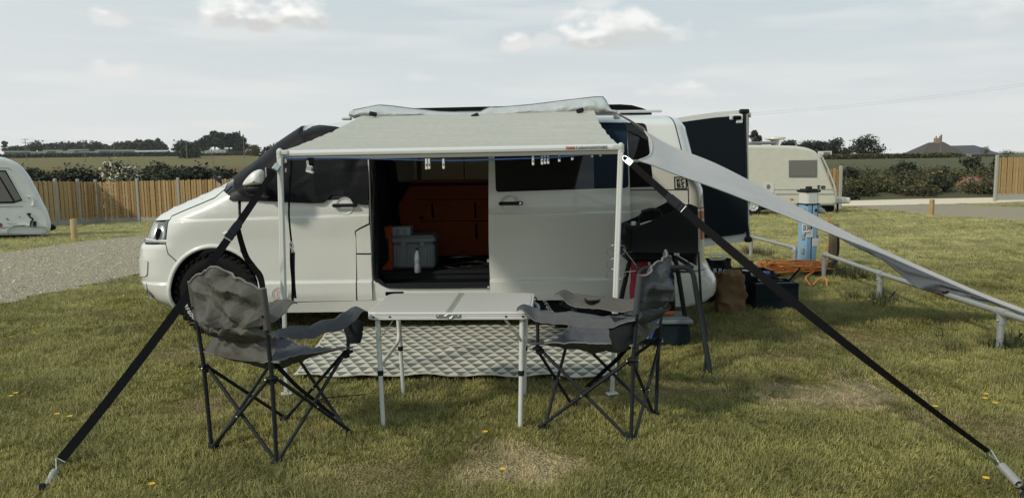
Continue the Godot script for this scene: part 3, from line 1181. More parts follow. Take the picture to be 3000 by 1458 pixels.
func build_background() -> void:
	var dk := Color(0.016, 0.022, 0.011)
	var lt := Color(0.052, 0.062, 0.026)
	# hedge beyond the left fence, with a flowering hawthorn and two bushes in it
	hedge("field_hedge", "dark clipped hedge beyond the wooden fence on the left", [far_at(-0.70, 45.0), far_at(-0.62, 45.5), far_at(-0.50, 46.0)], 2.85, 1.4, 26000, 0.12, 61, Color(0.010, 0.014, 0.009), Color(0.040, 0.048, 0.022))
	hedge("field_hedge", "low dark hedge running on between the green bush and the van's nose", [far_at(-0.47, 45.0), far_at(-0.40, 45.0), far_at(-0.375, 45.0)], 2.7, 1.5, 14000, 0.12, 62, Color(0.010, 0.014, 0.009), Color(0.034, 0.042, 0.02))
	var hw := thing("hawthorn_bush", "rounded hawthorn bush covered in cream blossom behind the fence", "shrub", far_at(-0.490, 43.5))
	var lum := lumps_of(71, 3.3, 3.0, 0.2, 26, 0)
	var tk := MB.new()
	for i in 6:
		tk.tube([Vector3(0, -0.1, 0), lum[i][0] * Vector3(0.4, 0.6, 0.4), lum[i][0]], [0.06, 0.04, 0.015], 5)
	obj("trunk", tk.done(), M.bark, hw)
	obj("crown", foliage(72, lum, 14000, 0.08, Color(0.02, 0.025, 0.014), Color(0.07, 0.075, 0.04), 0.55, Color(0.60, 0.57, 0.43)), M.leaf, hw)
	tree("bush", "bushy green shrub rising above the hedge next to the hawthorn", "", far_at(-0.440, 43.6), 3.5, 3.0, 73, Color(0.012, 0.017, 0.008), Color(0.06, 0.068, 0.024), 9000, 0.08, 0, 0.05)
	# hedge row and static homes on the rise, then the tree belt
	hedge("hill_hedge", "long dark hedge along the top of the tan field", [far_at(-0.70, 352.0), far_at(-0.58, 356.0), far_at(-0.47, 352.0), far_at(-0.42, 345.0)], 1.9, 3.0, 14000, 0.42, 63, dk, Color(0.04, 0.05, 0.024))
	hedge("hill_hedge", "thin hedge below the static homes right of the tall pole", [far_at(-0.40, 345.0), far_at(-0.33, 345.0)], 1.2, 2.0, 2500, 0.35, 64, dk, lt)
	var homes := [[-0.622, 385.0, 11.0, 0.5, 0, 0.0, "green static caravan with a pale roof at the far left end of the row"], [-0.594, 380.0, 7.0, 0.1, 2, -0.4, "first white static caravan, just right of the double-armed pole"], [-0.578, 392.0, 8.0, 0.45, 0, 0.3, "dull green static caravan between the first two white ones"], [-0.561, 378.0, 8.0, 0.05, 2, -0.3, "second white static caravan below the middle of the tree belt"], [-0.545, 390.0, 9.0, 0.35, 0, 0.4, "gable end of a green static caravan left of the single-armed pole"], [-0.531, 376.0, 9.0, 0.0, 2, -0.8, "third white static caravan, right behind the single-armed pole"], [-0.511, 386.0, 9.0, 0.4, 0, -0.1, "green static caravan right of the third white one"], [-0.488, 380.0, 12.0, 0.05, 0, -0.2, "long green static caravan above the blossoming hawthorn"], [-0.452, 372.0, 15.0, 0.05, 1, -0.7, "longest grey-green static caravan, left of the broad round tree"], [-0.376, 370.0, 14.0, -0.1, 1, -0.8, "low pale static caravan below the tall dark cypresses"], [-0.352, 378.0, 12.0, 0.0, 0, -0.4, "long grey static caravan at the right under the cypresses"]]
	for k in homes:
		static_home(k[6], far_at(k[0], k[1], k[5]), k[2], k[3], [M.static_green, M.static_pale, M.static_white][k[4]], M.static_roof if k[4] != 1 else M.static_pale)
	var r := RandomNumberGenerator.new()
	r.seed = 808
	for i in 26:
		var u := -0.634 + i * 0.0075 + r.randf_range(-0.003, 0.003)
		var t := tree("belt_tree", "bushy tree in the dark belt behind the static homes", "trees of the belt behind the static homes", far_at(u, 450.0 + r.randf_range(-10.0, 10.0)), r.randf_range(8.5, 12.0), r.randf_range(6.8, 8.6) * (0.78 if i < 4 else 1.0), 200 + i, dk, lt, 900, 0.75, 0, 0.1)
		t.rotation.y = r.randf() * TAU
	for i in 3:
		tree("conifer_tree", ["left", "middle", "right"][i] + " one of three dark pointed conifers ending the tree belt", "conifers at the end of the tree belt", far_at(-0.4525 + i * 0.0075, 446.0), 6.2, [9.0, 10.0, 9.2][i], 300 + i, Color(0.010, 0.016, 0.010), Color(0.035, 0.045, 0.022), 1100, 0.6, 1, 0.08)
	tree("lone_tree", "small upright tree standing alone at the far left skyline", "", far_at(-0.6375, 441.0), 4.2, 8.8, 310, dk, lt, 900, 0.5, 0, 0.4)
	for i in 5:
		tree("spruce_tree", ["first", "second", "third", "fourth", "fifth"][i] + " dark spruce from the left in the small copse", "spruces of the small copse", far_at(-0.4760 + 0.0072 * (i + 0.5) + 0.006, 425.0 + i), 7.2, [6.6, 8.4, 9.2, 8.8, 6.2][i], 320 + i, Color(0.014, 0.020, 0.010), Color(0.045, 0.055, 0.026), 1100, 0.6, 1, 0.05)
	tree("round_tree", "broad dark round tree between the two groups of static homes", "", far_at(-0.4115, 310.0), 14.5, 6.2, 330, Color(0.016, 0.021, 0.012), Color(0.05, 0.056, 0.028), 3600, 0.55, 0, 0.03)
	for i in 7:
		tree("cypress_tree", ["first", "second", "third", "fourth", "fifth", "sixth", "seventh"][i] + " tall dark cypress from the left in the clump above the van's nose", "cypresses in the tall clump", far_at(-0.3905 + 0.0088 * i, 371.0 + (i % 3) * 3.0), 7.4, [7.0, 9.2, 11.0, 10.4, 10.8, 10.0, 7.6][i], 340 + i, Color(0.008, 0.012, 0.009), Color(0.03, 0.037, 0.02), 1600, 0.62, 0, 0.28)
	tree("gorse_bush", "yellow-green bush at the foot of the cypress clump", "", far_at(-0.324, 330.0), 8.0, 4.4, 350, Color(0.05, 0.05, 0.016), Color(0.13, 0.115, 0.04), 1500, 0.4, 0, 0.03)
	tree("edge_tree", "dark tree showing above the black cover on the windscreen", "", far_at(-0.302, 150.0), 6.0, 5.2, 351, dk, lt, 1500, 0.34, 0, 0.1)
	# utility poles on the left
	power_pole("wooden pole with two crossarms at the far left", far_at(-0.6115, 297.0), 8.4, 2)
	power_pole("wooden pole with one crossarm in front of the tree belt", far_at(-0.5375, 270.0), 7.6, 1)
	power_pole("bare wooden pole rising from the flowering hawthorn", far_at(-0.500, 288.0), 6.0, 0)
	power_pole("pale bare pole before the broad round tree", far_at(-0.409, 284.0), 6.6, 1, 1.4)
	power_pole("thin wooden pole at the right of the cypress clump", far_at(-0.3365, 288.0), 9.0, 0)
	power_pole("short thin pole in front of the static homes by the cypresses", far_at(-0.3775, 288.0), 3.8, 0)
	var wire := MB.new()
	var a := far_at(-0.6115, 297.0) + Vector3(0, 8.4, 0)
	var b := far_at(-0.5375, 270.0) + Vector3(0, 7.6, 0)
	var c := far_at(-0.409, 284.0) + Vector3(0, 6.6, 0)
	for y in [0.0, -0.25]:
		wire.tube(arc(a + Vector3(0, y, 0), b + Vector3(0, y, 0), Vector3(0, -0.5, 0)), 0.012, 4, false)
		wire.tube(arc(b + Vector3(0, y, 0), c + Vector3(0, y, 0), Vector3(0, -0.7, 0)), 0.012, 4, false)
	tag(obj("overhead_line", wire.done(), M.caravan_frame), "thin overhead wires strung between the poles on the left", "power line")
	# right: bank, shrubs, trees, the house
	var bank := []
	r.seed = 515
	for k in 150:
		var u := r.randf_range(0.40, 0.645)
		var d := r.randf_range(40.2, 47.5)
		var p := far_at(u, d)
		var s := r.randf_range(0.28, 0.62)
		if d > 45.5:
			s *= 0.6
		bank.append([p + Vector3(0, s * 0.35, 0), Vector3(s * 1.2, s, s)])
	var bk := foliage(516, bank, 26000, 0.075, Color(0.018, 0.024, 0.011), Color(0.125, 0.125, 0.045), 0.10, Color(0.22, 0.14, 0.05))
	var bo := obj("bank_undergrowth", bk, M.leaf)
	bo.set_meta("kind", "stuff")
	tag(bo, "tangle of brambles and bracken covering the bank behind the track", "undergrowth")
	# bare red earth on the bank
	var soil := MB.new()
	var sc := far_at(0.5905, 42.4)
	soil.sheet(14, 10, func(u: float, v: float):
		var x := sc.x + (u - 0.5) * 2.3
		var z := sc.z + (0.5 - v) * 2.2
		var e := maxf(absf(u - 0.5), absf(v - 0.5)) * 2.0
		return Vector3(x, height(x, z) + 0.55 * (1.0 - pow(e, 3.0)) - 0.1 + 0.12 * N1.get_noise_2d(x * 2.0, z * 2.0), z))
	var so := struct("bare_earth_terrain", soil.done(), toned("red_soil", Color(0.17, 0.085, 0.045), Color(0.29, 0.16, 0.09), 0.9, 0.03, 1.2, 1.5, 50))
	for k in [[0.497, 46.0, 1.5, 1.1, 0], [0.585, 46.5, 1.5, 1.25, 1], [0.425, 44.0, 1.6, 1.2, 2], [0.62, 44.0, 1.6, 1.6, 3], [0.445, 41.0, 1.4, 1.0, 4], [0.545, 41.0, 1.4, 0.9, 5]]:
		tree("bank_shrub", ["dark shrub standing up from the top of the bank left of centre", "dark shrub on top of the bank above the bare red earth", "dark shrub on the bank just past the short fence", "tall dark shrub on the bank next to the right fence post", "yellow-green shrub low on the bank near the short fence", "leafy shrub low on the bank below the bare earth"][k[4]], "", far_at(k[0], k[1], 0.0), k[2], k[3] * 0.8, 520 + k[4], dk if k[4] != 4 else Color(0.04, 0.045, 0.014), lt if k[4] != 4 else Color(0.12, 0.11, 0.035), 1500, 0.075, 0, 0.05)
	hedge("skyline_hedge", "long level hedge on the skyline in front of the house", [far_at(0.395, 112.0), far_at(0.47, 112.0), far_at(0.565, 112.0)], 0.7, 1.6, 7000, 0.16, 65, Color(0.03, 0.034, 0.012), Color(0.11, 0.10, 0.03))
	for k in [[0.3085, 90.0, 2.0, 3.9, 0], [0.353, 142.0, 4.6, 3.7, 1], [0.373, 142.0, 5.0, 3.5, 2], [0.39, 142.0, 4.4, 3.2, 3], [0.413, 140.0, 5.6, 3.5, 4], [0.4455, 138.0, 6.2, 3.9, 5]]:
		tree("conifer_tree" if k[4] == 0 else "roadside_tree", ["small conifer just right of the open rear door", "loose leafy tree right of the caravan's roof vent", "leafy tree above the front of the caravan roof", "leafy tree above the sloping nose of the caravan", "dense dark round tree right of the cream caravan", "biggest dense round tree, left of the house"][k[4]], "", far_at(k[0], k[1], -0.3 if k[4] else 0.0), k[2], k[3], 560 + k[4], Color(0.012, 0.016, 0.009), Color(0.05, 0.058, 0.024), 2600, 0.2, 1 if k[4] == 0 else 0, 0.06)
	tree("thin_shrub", "thin bare-looking shrub on the skyline right of the house", "", far_at(0.602, 105.0), 2.0, 1.5, 580, Color(0.06, 0.065, 0.04), Color(0.12, 0.12, 0.07), 220, 0.09, 0, 0.1)
	tree("thin_shrub", "low sparse shrub at the right end of the skyline", "", far_at(0.630, 105.0), 2.6, 1.0, 581, Color(0.05, 0.055, 0.03), Color(0.12, 0.12, 0.07), 260, 0.09, 0, 0.1)
	var kb := MB.new()
	var kx := far_at(0.3985, 130.0)
	kb.box(Vector3(0, 0.7, 0), Vector3(1.7, 1.7, 1.6), 0.03)
	var kiosk := thing("site_hut", "small white hut between the caravan nose and the round trees", "hut", kx + Vector3(-0.2, -0.3, 0))
	obj("wall", kb.done(), M.off_white, kiosk)
	var kw := MB.new()
	kw.box(Vector3(0.05, 1.15, 0.81), Vector3(1.1, 0.5, 0.04), 0.01)
	obj("window", kw.done(), M.caravan_glass, kiosk)
	build_house()
	var rp := power_pole("wooden pole standing in front of the house roofs", far_at(0.5435, 118.0), 3.4, 0)
	var tallp := power_pole("utility pole hidden behind the open rear door, wires at its top", far_at(0.2985, 70.0), 4.9, 1, 1.2)
	var rw := MB.new()
	var top := far_at(0.2985, 70.0) + Vector3(0, 4.8, 0)
	for y in [0.0, -0.18]:
		rw.tube(arc(top + Vector3(0, y, 0), Vector3(41.399, 6.943, -58) + Vector3(0, y, 0), Vector3(0, -0.3, 0)), 0.0045, 4, false)
	rw.tube([top + Vector3(0, -1.2, 0), far_at(0.3245, 68.0)], 0.006, 4, false)
	rw.tube([top + Vector3(0, -0.6, 0), far_at(0.3285, 68.0)], 0.006, 4, false)
	tag(obj("overhead_line", rw.done(), M.caravan_frame), "thin wires crossing the sky at the right from behind the open door", "power line")


func build_house() -> void:
	var at := far_at(0.556, 128.0, -1.75)
	var o := thing("farmhouse", "low house with slate roofs and a brick chimney on the right skyline", "house", at)
	var mb := MB.new()
	mb.box(Vector3(-2.3, 1.2, 0), Vector3(8.0, 2.4, 7.0), 0.05)
	mb.box(Vector3(3.7, 1.2, -0.5), Vector3(6.0, 2.2, 6.0), 0.05)
	obj("wall", mb.done(), M.brick_wall, o)
	var a := MB.new()
	var y := 2.3
	var p := [Vector3(-7.0, y, 4.0), Vector3(0.6, y, 4.0), Vector3(0.6, y, -4.0), Vector3(-7.0, y, -4.0), Vector3(-3.9, y + 2.15, 0), Vector3(-1.3, y + 2.25, 0)]
	a.quad(p[0], p[1], p[5], p[4], Vector3(0, 1, 1))
	a.quad(p[3], p[2], p[5], p[4], Vector3(0, 1, -1))
	a.quad(p[0], p[3], p[4], p[4], Vector3(-1, 1, 0))
	a.quad(p[1], p[2], p[5], p[5], Vector3(1, 1, 0))
	a.quad(p[0], p[1], p[2], p[3], Vector3(0, -1, 0))
	var rf := obj("roof", a.done(), M.slate, o)
	var b := MB.new()
	var q := [Vector3(-1.2, y - 0.05, 3.0), Vector3(7.2, y - 0.05, 3.0), Vector3(7.2, y - 0.05, -4.0), Vector3(-1.2, y - 0.05, -4.0), Vector3(-1.0, y + 1.55, -0.5), Vector3(4.4, y + 1.6, -0.5)]
	b.quad(q[0], q[1], q[5], q[4], Vector3(0, 1, 1))
	b.quad(q[3], q[2], q[5], q[4], Vector3(0, 1, -1))
	b.quad(q[1], q[2], q[5], q[5], Vector3(1, 1, 0))
	b.quad(q[0], q[3], q[4], q[4], Vector3(-1, 0.2, 0))
	b.quad(q[0], q[1], q[2], q[3], Vector3(0, -1, 0))
	obj("roof", b.done(), M.slate_grey, o)
	var c := MB.new()
	c.box(Vector3(-2.3, y + 2.4, 0), Vector3(1.1, 1.0, 0.7), 0.03)
	for x in [-2.6, -2.0]:
		c.lathe([Vector2(0.0, 0.35), Vector2(0.12, 0.35), Vector2(0.15, 0.0)], 8, Vector3(x, y + 2.88, 0))
	obj("chimney", c.done(), M.brick_wall, rf)
	o.scale = Vector3.ONE * 0.93


# ---------------------------------------------------------------- caravans
func side_prism(mb: MB, poly: PackedVector2Array, half: float, round_: float) -> void:
	# body of a caravan: the side outline swept across, with rounded shoulders
	var small := Geometry2D.offset_polygon(poly, -round_, Geometry2D.JOIN_ROUND)
	var inner: PackedVector2Array = small[0]
	var steps := 5
	var rings := []
	for s in range(-1, 2, 2):
		for k in steps + 1:
			var an := PI / 2 * (k if s > 0 else steps - k) / steps
			var off := Geometry2D.offset_polygon(poly, -round_ * (1.0 - cos(an)) - 0.0005, Geometry2D.JOIN_MITER)
			rings.append([off[0], s * (half - round_ + round_ * sin(an))])
	rings.sort_custom(func(a, b): return a[1] < b[1])
	# resample each ring by its share of the whole length
	var m := 72
	var pts := []
	for rg in rings:
		var pl: PackedVector2Array = rg[0]
		var best := 0
		for i in pl.size():
			if pl[i].x + pl[i].y < pl[best].x + pl[best].y:
				best = i
		var cum := [0.0]
		for i in pl.size():
			cum.append(cum[i] + pl[(best + i) % pl.size()].distance_to(pl[(best + i + 1) % pl.size()]))
		var row := []
		for k in m:
			var want: float = cum[pl.size()] * k / m
			var i := 0
			while cum[i + 1] < want:
				i += 1
			var f: float = (want - cum[i]) / maxf(cum[i + 1] - cum[i], 1e-6)
			row.append(pl[(best + i) % pl.size()].lerp(pl[(best + i + 1) % pl.size()], f))
		pts.append(row)
	mb.sheet(m, pts.size() - 1, func(u: float, v: float):
		var j := int(round(v * (pts.size() - 1)))
		var k := int(round(u * m)) % m
		var p: Vector2 = pts[j][k]
		return Vector3(p.x, p.y, rings[j][1]), 0.0, true)
	for j in [0, rings.size() - 1]:
		var pl := PackedVector2Array(pts[j])
		var ids := Geometry2D.triangulate_polygon(pl)
		var first := mb.v.size()
		for p in pl:
			mb.vert(Vector3(p.x, p.y, rings[j][1]), Vector3(0, 0, signf(rings[j][1])))
		for i in range(0, ids.size(), 3):
			mb.tri(first + ids[i], first + ids[i + 1], first + ids[i + 2])


func caravan_wheel(o: Node3D, at: Vector3) -> void:
	var b := Basis(Vector3.RIGHT, PI / 2)
	var t := MB.new()
	t.lathe([Vector2(0.17, 0.09), Vector2(0.29, 0.09), Vector2(0.32, 0.05), Vector2(0.32, -0.05), Vector2(0.29, -0.09), Vector2(0.17, -0.09)], 24, at, b)
	var w := obj("wheel", t.done(), M.rubber, o)
	var r := MB.new()
	r.lathe([Vector2(0, 0.05), Vector2(0.05, 0.07), Vector2(0.06, 0.04), Vector2(0.15, 0.05), Vector2(0.19, 0.085)], 24, at, b)
	for k in 8:
		var a := TAU * k / 8
		r.box(at + Vector3(cos(a), sin(a), 0) * 0.11 + Vector3(0, 0, 0.06), Vector3(0.12, 0.035, 0.03), 0.005, Basis(Vector3(0, 0, 1), a))
	obj("rim", r.done(), M.alu, w)


func caravan_body(o: Node3D, outline: PackedVector2Array, m: Material, half := 1.1) -> void:
	var mb := MB.new()
	side_prism(mb, outline, half, 0.1)
	obj("body", mb.done(), m, o)


func pane_on(o: Node3D, called: String, poly: PackedVector2Array, z: float, m: Material, thick := 0.02) -> MeshInstance3D:
	var mb := MB.new()
	mb.prism(poly, z - thick, z)
	return obj(called, mb.done(), m, o)


func build_caravans() -> void:
	# left: white caravan, its nose to the right, turned square to the sight line
	var lx := -0.6202 * 20.4
	var o := thing("touring_caravan", "white touring caravan with a wide front window, cut by the left edge", "caravan", Vector3(lx, height(lx, -20.4) - 0.03, -20.4), 0.5550)
	var q := func(list: Array) -> PackedVector2Array:
		var w := PackedVector2Array()
		for p in list:
			w.append(Vector2(p.x, p.y - o.position.y))
		return w
	var fixed: PackedVector2Array = q.call([Vector2(0.52, -0.338), Vector2(0.574, -0.205), Vector2(0.58, 0.005), Vector2(0.526, 0.27), Vector2(0.434, 0.503), Vector2(0.338, 0.797), Vector2(0.211, 1.141), Vector2(0.071, 1.399), Vector2(-0.075, 1.554), Vector2(-0.299, 1.668), Vector2(-0.759, 1.753), Vector2(-1.81, 1.839), Vector2(-3.102, 1.904), Vector2(-3.341, -0.073), Vector2(-3.276, -0.181), Vector2(0.301, -0.367)])
	var shell := Node3D.new()
	caravan_body(o, fixed, M.caravan_white, 1.05)
	(o.get_child(0) as Node3D).position.z = -1.05
	shell.free()
	var front := 0.004
	pane_on(o, "window", q.call([Vector2(-1.038, 1.359), Vector2(-0.323, 1.346), Vector2(-0.015, 0.562), Vector2(-0.212, 0.498), Vector2(-1.102, 0.515)]), front + 0.005, M.dark_trim, 0.012)
	pane_on(o, "window_pane", q.call([Vector2(-1.025, 1.319), Vector2(-0.539, 1.31), Vector2(-0.225, 0.55), Vector2(-1.083, 0.554)]), front + 0.015, M.caravan_glass, 0.012)
	pane_on(o, "window_pane", q.call([Vector2(-0.505, 1.309), Vector2(-0.343, 1.306), Vector2(-0.047, 0.604), Vector2(-0.173, 0.548)]), front + 0.015, M.caravan_glass, 0.012)
	pane_on(o, "trim_line", q.call([Vector2(-1.033, 1.429), Vector2(-0.258, 1.415), Vector2(-0.194, 1.343), Vector2(-0.204, 1.323), Vector2(-0.268, 1.395), Vector2(-1.035, 1.409)]), front + 0.004, M.alu_grey, 0.006)
	pane_on(o, "trim_line", q.call([Vector2(-1.108, 0.44), Vector2(-0.016, 0.422), Vector2(-0.017, 0.41), Vector2(-1.109, 0.428)]), front + 0.004, M.caravan_frame, 0.006)
	pane_on(o, "trim_line", q.call([Vector2(-0.723, -0.028), Vector2(-0.49, -0.123), Vector2(-0.252, -0.064), Vector2(-0.018, -0.093), Vector2(-0.019, -0.108), Vector2(-0.253, -0.08), Vector2(-0.491, -0.139), Vector2(-0.724, -0.044)]), front + 0.004, M.caravan_frame, 0.006)
	pane_on(o, "sticker", q.call([Vector2(-0.557, 0.024), Vector2(-0.491, -0.02), Vector2(-0.515, -0.111), Vector2(-0.581, -0.066)]), front + 0.006, M.sticker_red, 0.004)
	pane_on(o, "emblem", q.call([Vector2(-0.412, 0.119), Vector2(-0.369, 0.127), Vector2(-0.354, 0.085), Vector2(-0.329, 0.073), Vector2(-0.382, 0.066)]), front + 0.006, M.caravan_frame, 0.004)
	pane_on(o, "emblem", q.call([Vector2(-0.122, 0.166), Vector2(-0.097, 0.154), Vector2(-0.091, 0.113), Vector2(-0.116, 0.134)]), front + 0.006, M.caravan_frame, 0.004)
	pane_on(o, "emblem", q.call([Vector2(-0.395, -0.005), Vector2(-0.162, -0.028), Vector2(-0.163, -0.043), Vector2(-0.397, -0.026)]), front + 0.006, M.alu_grey, 0.004)
	# the gas locker over the drawbar
	var lk := MB.new()
	var lpoly := round_poly(q.call([Vector2(-0.406, -0.271), Vector2(-0.37, -0.13), Vector2(-0.227, -0.076), Vector2(0.01, -0.079), Vector2(0.425, -0.133), Vector2(0.485, -0.189), Vector2(0.494, -0.316), Vector2(0.304, -0.325)]), 0.05)
	lk.prism(lpoly, -0.9, 0.10)
	obj("locker", lk.done(), M.caravan_white, o)
	var lt := MB.new()
	var le := []
	for p in q.call([Vector2(-0.415, -0.271), Vector2(-0.378, -0.124), Vector2(-0.227, -0.071), Vector2(0.01, -0.074)]):
		le.append(Vector3(p.x, p.y, 0.09))
	lt.tube(curve(le, 4), 0.012, 5)
	obj("locker_seam", lt.done(), M.alu_grey, o)
	var hb := MB.new()
	var hp: PackedVector2Array = q.call([Vector2(0.387, -0.173), Vector2(0.627, -0.229), Vector2(0.275, -0.094), Vector2(0.481, -0.116), Vector2(0.649, -0.178), Vector2(0.113, -0.126), Vector2(0.132, 0.018), Vector2(0.197, 0.067), Vector2(0.104, 0.134), Vector2(0.101, 0.206), Vector2(0.201, -0.131), Vector2(0.212, 0.014)])
	var z3 := func(k: int, z: float) -> Vector3: return Vector3(hp[k].x, hp[k].y, z)
	hb.tube([z3.call(0, -0.4), z3.call(1, -0.4)], [0.10, 0.055], 9)
	hb.tube(curve([z3.call(2, -0.3), z3.call(3, -0.3), z3.call(4, -0.35), z3.call(1, -0.38)], 4), 0.05, 8)
	obj("tow_hitch", hb.done(), M.dark_plastic, o)
	var jk := MB.new()
	jk.tube(bend([z3.call(5, 0.0), z3.call(6, 0.0), z3.call(7, 0.0), z3.call(8, 0.0), z3.call(9, 0.0)], 0.05), 0.022, 7)
	jk.tube([z3.call(10, 0.02), z3.call(11, 0.02)], 0.045, 8)
	jk.box(z3.call(9, 0.0), Vector3(0.09, 0.05, 0.05), 0.01)
	obj("jockey_crank", jk.done(), M.dark_plastic, o)
	var gp: PackedVector2Array = q.call([Vector2(0.107, 0.66), Vector2(0.176, 0.637), Vector2(0.222, 0.542), Vector2(0.216, 0.45), Vector2(0.178, 0.42)])
	var gl := []
	for p in gp:
		gl.append(Vector3(p.x, p.y, 0.03))
	var gh := MB.new()
	gh.tube(curve(gl, 4), 0.03, 7)
	obj("grab_handle", gh.done(), M.caravan_white, o)
	var st := MB.new()
	var sp: PackedVector2Array = q.call([Vector2(-0.014, -0.409), Vector2(0.253, -0.291)])
	st.box(Vector3((sp[0].x + sp[1].x) / 2, (sp[0].y + sp[1].y) / 2, -0.7), Vector3(0.34, 0.28, 0.25), 0.02)
	st.box(Vector3(-2.2, 0.12, -1.05), Vector3(5.0, 0.2, 1.6), 0.02)
	obj("chassis", st.done(), M.black, o)
	caravan_wheel(o, Vector3(-3.3, 0.28, -0.1))
	# right: cream caravan
	var pos := Vector3(9.6, height(9.6, -26.8), -27.4)
	var c := thing("touring_caravan", "cream touring caravan parked on the grass behind the blue post", "caravan", pos)
	var body := PackedVector2Array()
	var at2 := func(list: Array) -> PackedVector2Array:
		var w := PackedVector2Array()
		for p in list:
			w.append(Vector2(p.x - pos.x, p.y - pos.y))
		return w
	body = at2.call([Vector2(6.267, 1.757), Vector2(6.398, 1.807), Vector2(8.111, 1.81), Vector2(9.43, 1.765), Vector2(9.894, 1.694), Vector2(10.201, 1.559), Vector2(10.367, 1.307), Vector2(10.767, 0.379), Vector2(10.94, -0.02), Vector2(10.92, -0.246), Vector2(8.687, -0.241), Vector2(8.482, 0.014), Vector2(8.147, 0.125), Vector2(7.884, 0.022), Vector2(7.703, -0.228), Vector2(6.32, -0.208)])
	caravan_body(c, body, M.caravan_cream, 1.08)
	var f := 1.09
	pane_on(c, "window", at2.call([Vector2(9.259, 1.283), Vector2(10.196, 1.283), Vector2(10.214, 0.704), Vector2(9.273, 0.717)]), f + 0.006, M.caravan_frame, 0.02)
	pane_on(c, "window_pane", at2.call([Vector2(9.299, 1.243), Vector2(10.158, 1.244), Vector2(10.173, 0.744), Vector2(9.312, 0.756)]), f + 0.018, M.caravan_glass, 0.012)
	pane_on(c, "trim_line", at2.call([Vector2(7.88, 0.201), Vector2(10.854, 0.166), Vector2(10.868, 0.126), Vector2(7.881, 0.162)]), f + 0.004, M.alu_grey, 0.006)
	pane_on(c, "trim_line", at2.call([Vector2(7.877, 0.34), Vector2(10.823, 0.306), Vector2(10.823, 0.286), Vector2(7.878, 0.32)]), f + 0.004, M.alu_grey, 0.006)
	pane_on(c, "service_hatch", at2.call([Vector2(8.429, 0.571), Vector2(8.774, 0.566), Vector2(8.782, 0.222), Vector2(8.437, 0.227)]), f + 0.006, M.off_white, 0.012)
	pane_on(c, "hatch_knob", at2.call([Vector2(8.537, 0.477), Vector2(8.616, 0.502), Vector2(8.671, 0.422), Vector2(8.62, 0.33), Vector2(8.54, 0.358)]), f + 0.014, M.caravan_frame, 0.006)
	pane_on(c, "side_marker", at2.call([Vector2(9.331, 0.015), Vector2(9.438, 0.014), Vector2(9.439, -0.039), Vector2(9.333, -0.038)]), f + 0.012, M.orange_lens, 0.012)
	var te := letters("te", 0.15, 0.01)
	var tt := obj("lettering", te, M.black_print, c)
	var tpos := Vector3(10.369, 0.385, -26.3)
	tt.position = Vector3(tpos.x - pos.x, tpos.y - pos.y, f + 0.006)
	tt.scale = Vector3(1.5, 1, 1)
	var tr := MB.new()
	var tp := []
	for p in [Vector2(10.308, 1.505), Vector2(10.475, 1.24), Vector2(10.731, 0.684), Vector2(10.877, 0.272), Vector2(10.9, -0.02)]:
		tp.append(Vector3(p.x - pos.x, p.y - pos.y, 1.0))
	tr.tube(curve(tp, 4), 0.03, 6)
	obj("corner_trim", tr.done(), M.alu, c)
	var vt := MB.new()
	vt.lathe([Vector2(0.0, 0.26), Vector2(0.34, 0.24), Vector2(0.36, 0.18), Vector2(0.14, 0.13), Vector2(0.12, -0.05), Vector2(0.26, -0.12)], 18, Vector3(Vector3(9.139, 1.812, -27.2).x - pos.x, Vector3(9.139, 1.812, -27.2).y - pos.y + 0.02, 0.0))
	obj("roof_vent", vt.done(), M.caravan_cream, c)
	var hatch := MB.new()
	hatch.box(Vector3(Vector3(8.594, 1.819, -27.2).x - pos.x, Vector3(8.594, 1.819, -27.2).y - pos.y + 0.06, 0.0), Vector3(0.9, 0.1, 0.9), 0.03)
	obj("roof_hatch", hatch.done(), M.caravan_frame, c)
	caravan_wheel(c, Vector3(Vector3(8.107, -0.306, -26.4).x - pos.x, 0.32, 1.0))
	var ch := MB.new()
	ch.box(Vector3(-0.6, 0.28, 0), Vector3(3.6, 0.22, 1.7), 0.02)
	obj("chassis", ch.done(), M.black, c)
	var db := MB.new()
	var hx: float = Vector3(11, -0.165, -26.5).x - pos.x
	db.box(Vector3(hx + 0.25, 0.42, 0), Vector3(0.75, 0.2, 1.0), 0.04)
	obj("locker", db.done(), M.caravan_cream, c)
	var dh := MB.new()
	dh.tube([Vector3(hx + 0.5, 0.4, 0), Vector3(hx + 1.05, 0.48, 0)], 0.05, 8)
	dh.tube(curve([Vector3(hx + 0.6, 0.48, 0.1), Vector3(hx + 0.75, 0.64, 0.1), Vector3(hx + 1.0, 0.52, 0.1), Vector3(hx + 1.1, 0.44, 0.1)], 4), 0.04, 7)
	dh.tube([Vector3(hx + 0.3, 0.0, 0.2), Vector3(hx + 0.3, 0.5, 0.2)], 0.035, 7)
	obj("tow_hitch", dh.done(), M.dark_plastic, c)
	var jw := MB.new()
	jw.lathe([Vector2(0.0, 0.05), Vector2(0.15, 0.05), Vector2(0.16, 0.0), Vector2(0.15, -0.05), Vector2(0.0, -0.05)], 16, Vector3(hx + 0.02, 0.16, 0.2), Basis(Vector3.RIGHT, PI / 2))
	obj("jockey_wheel", jw.done(), M.rubber, c)


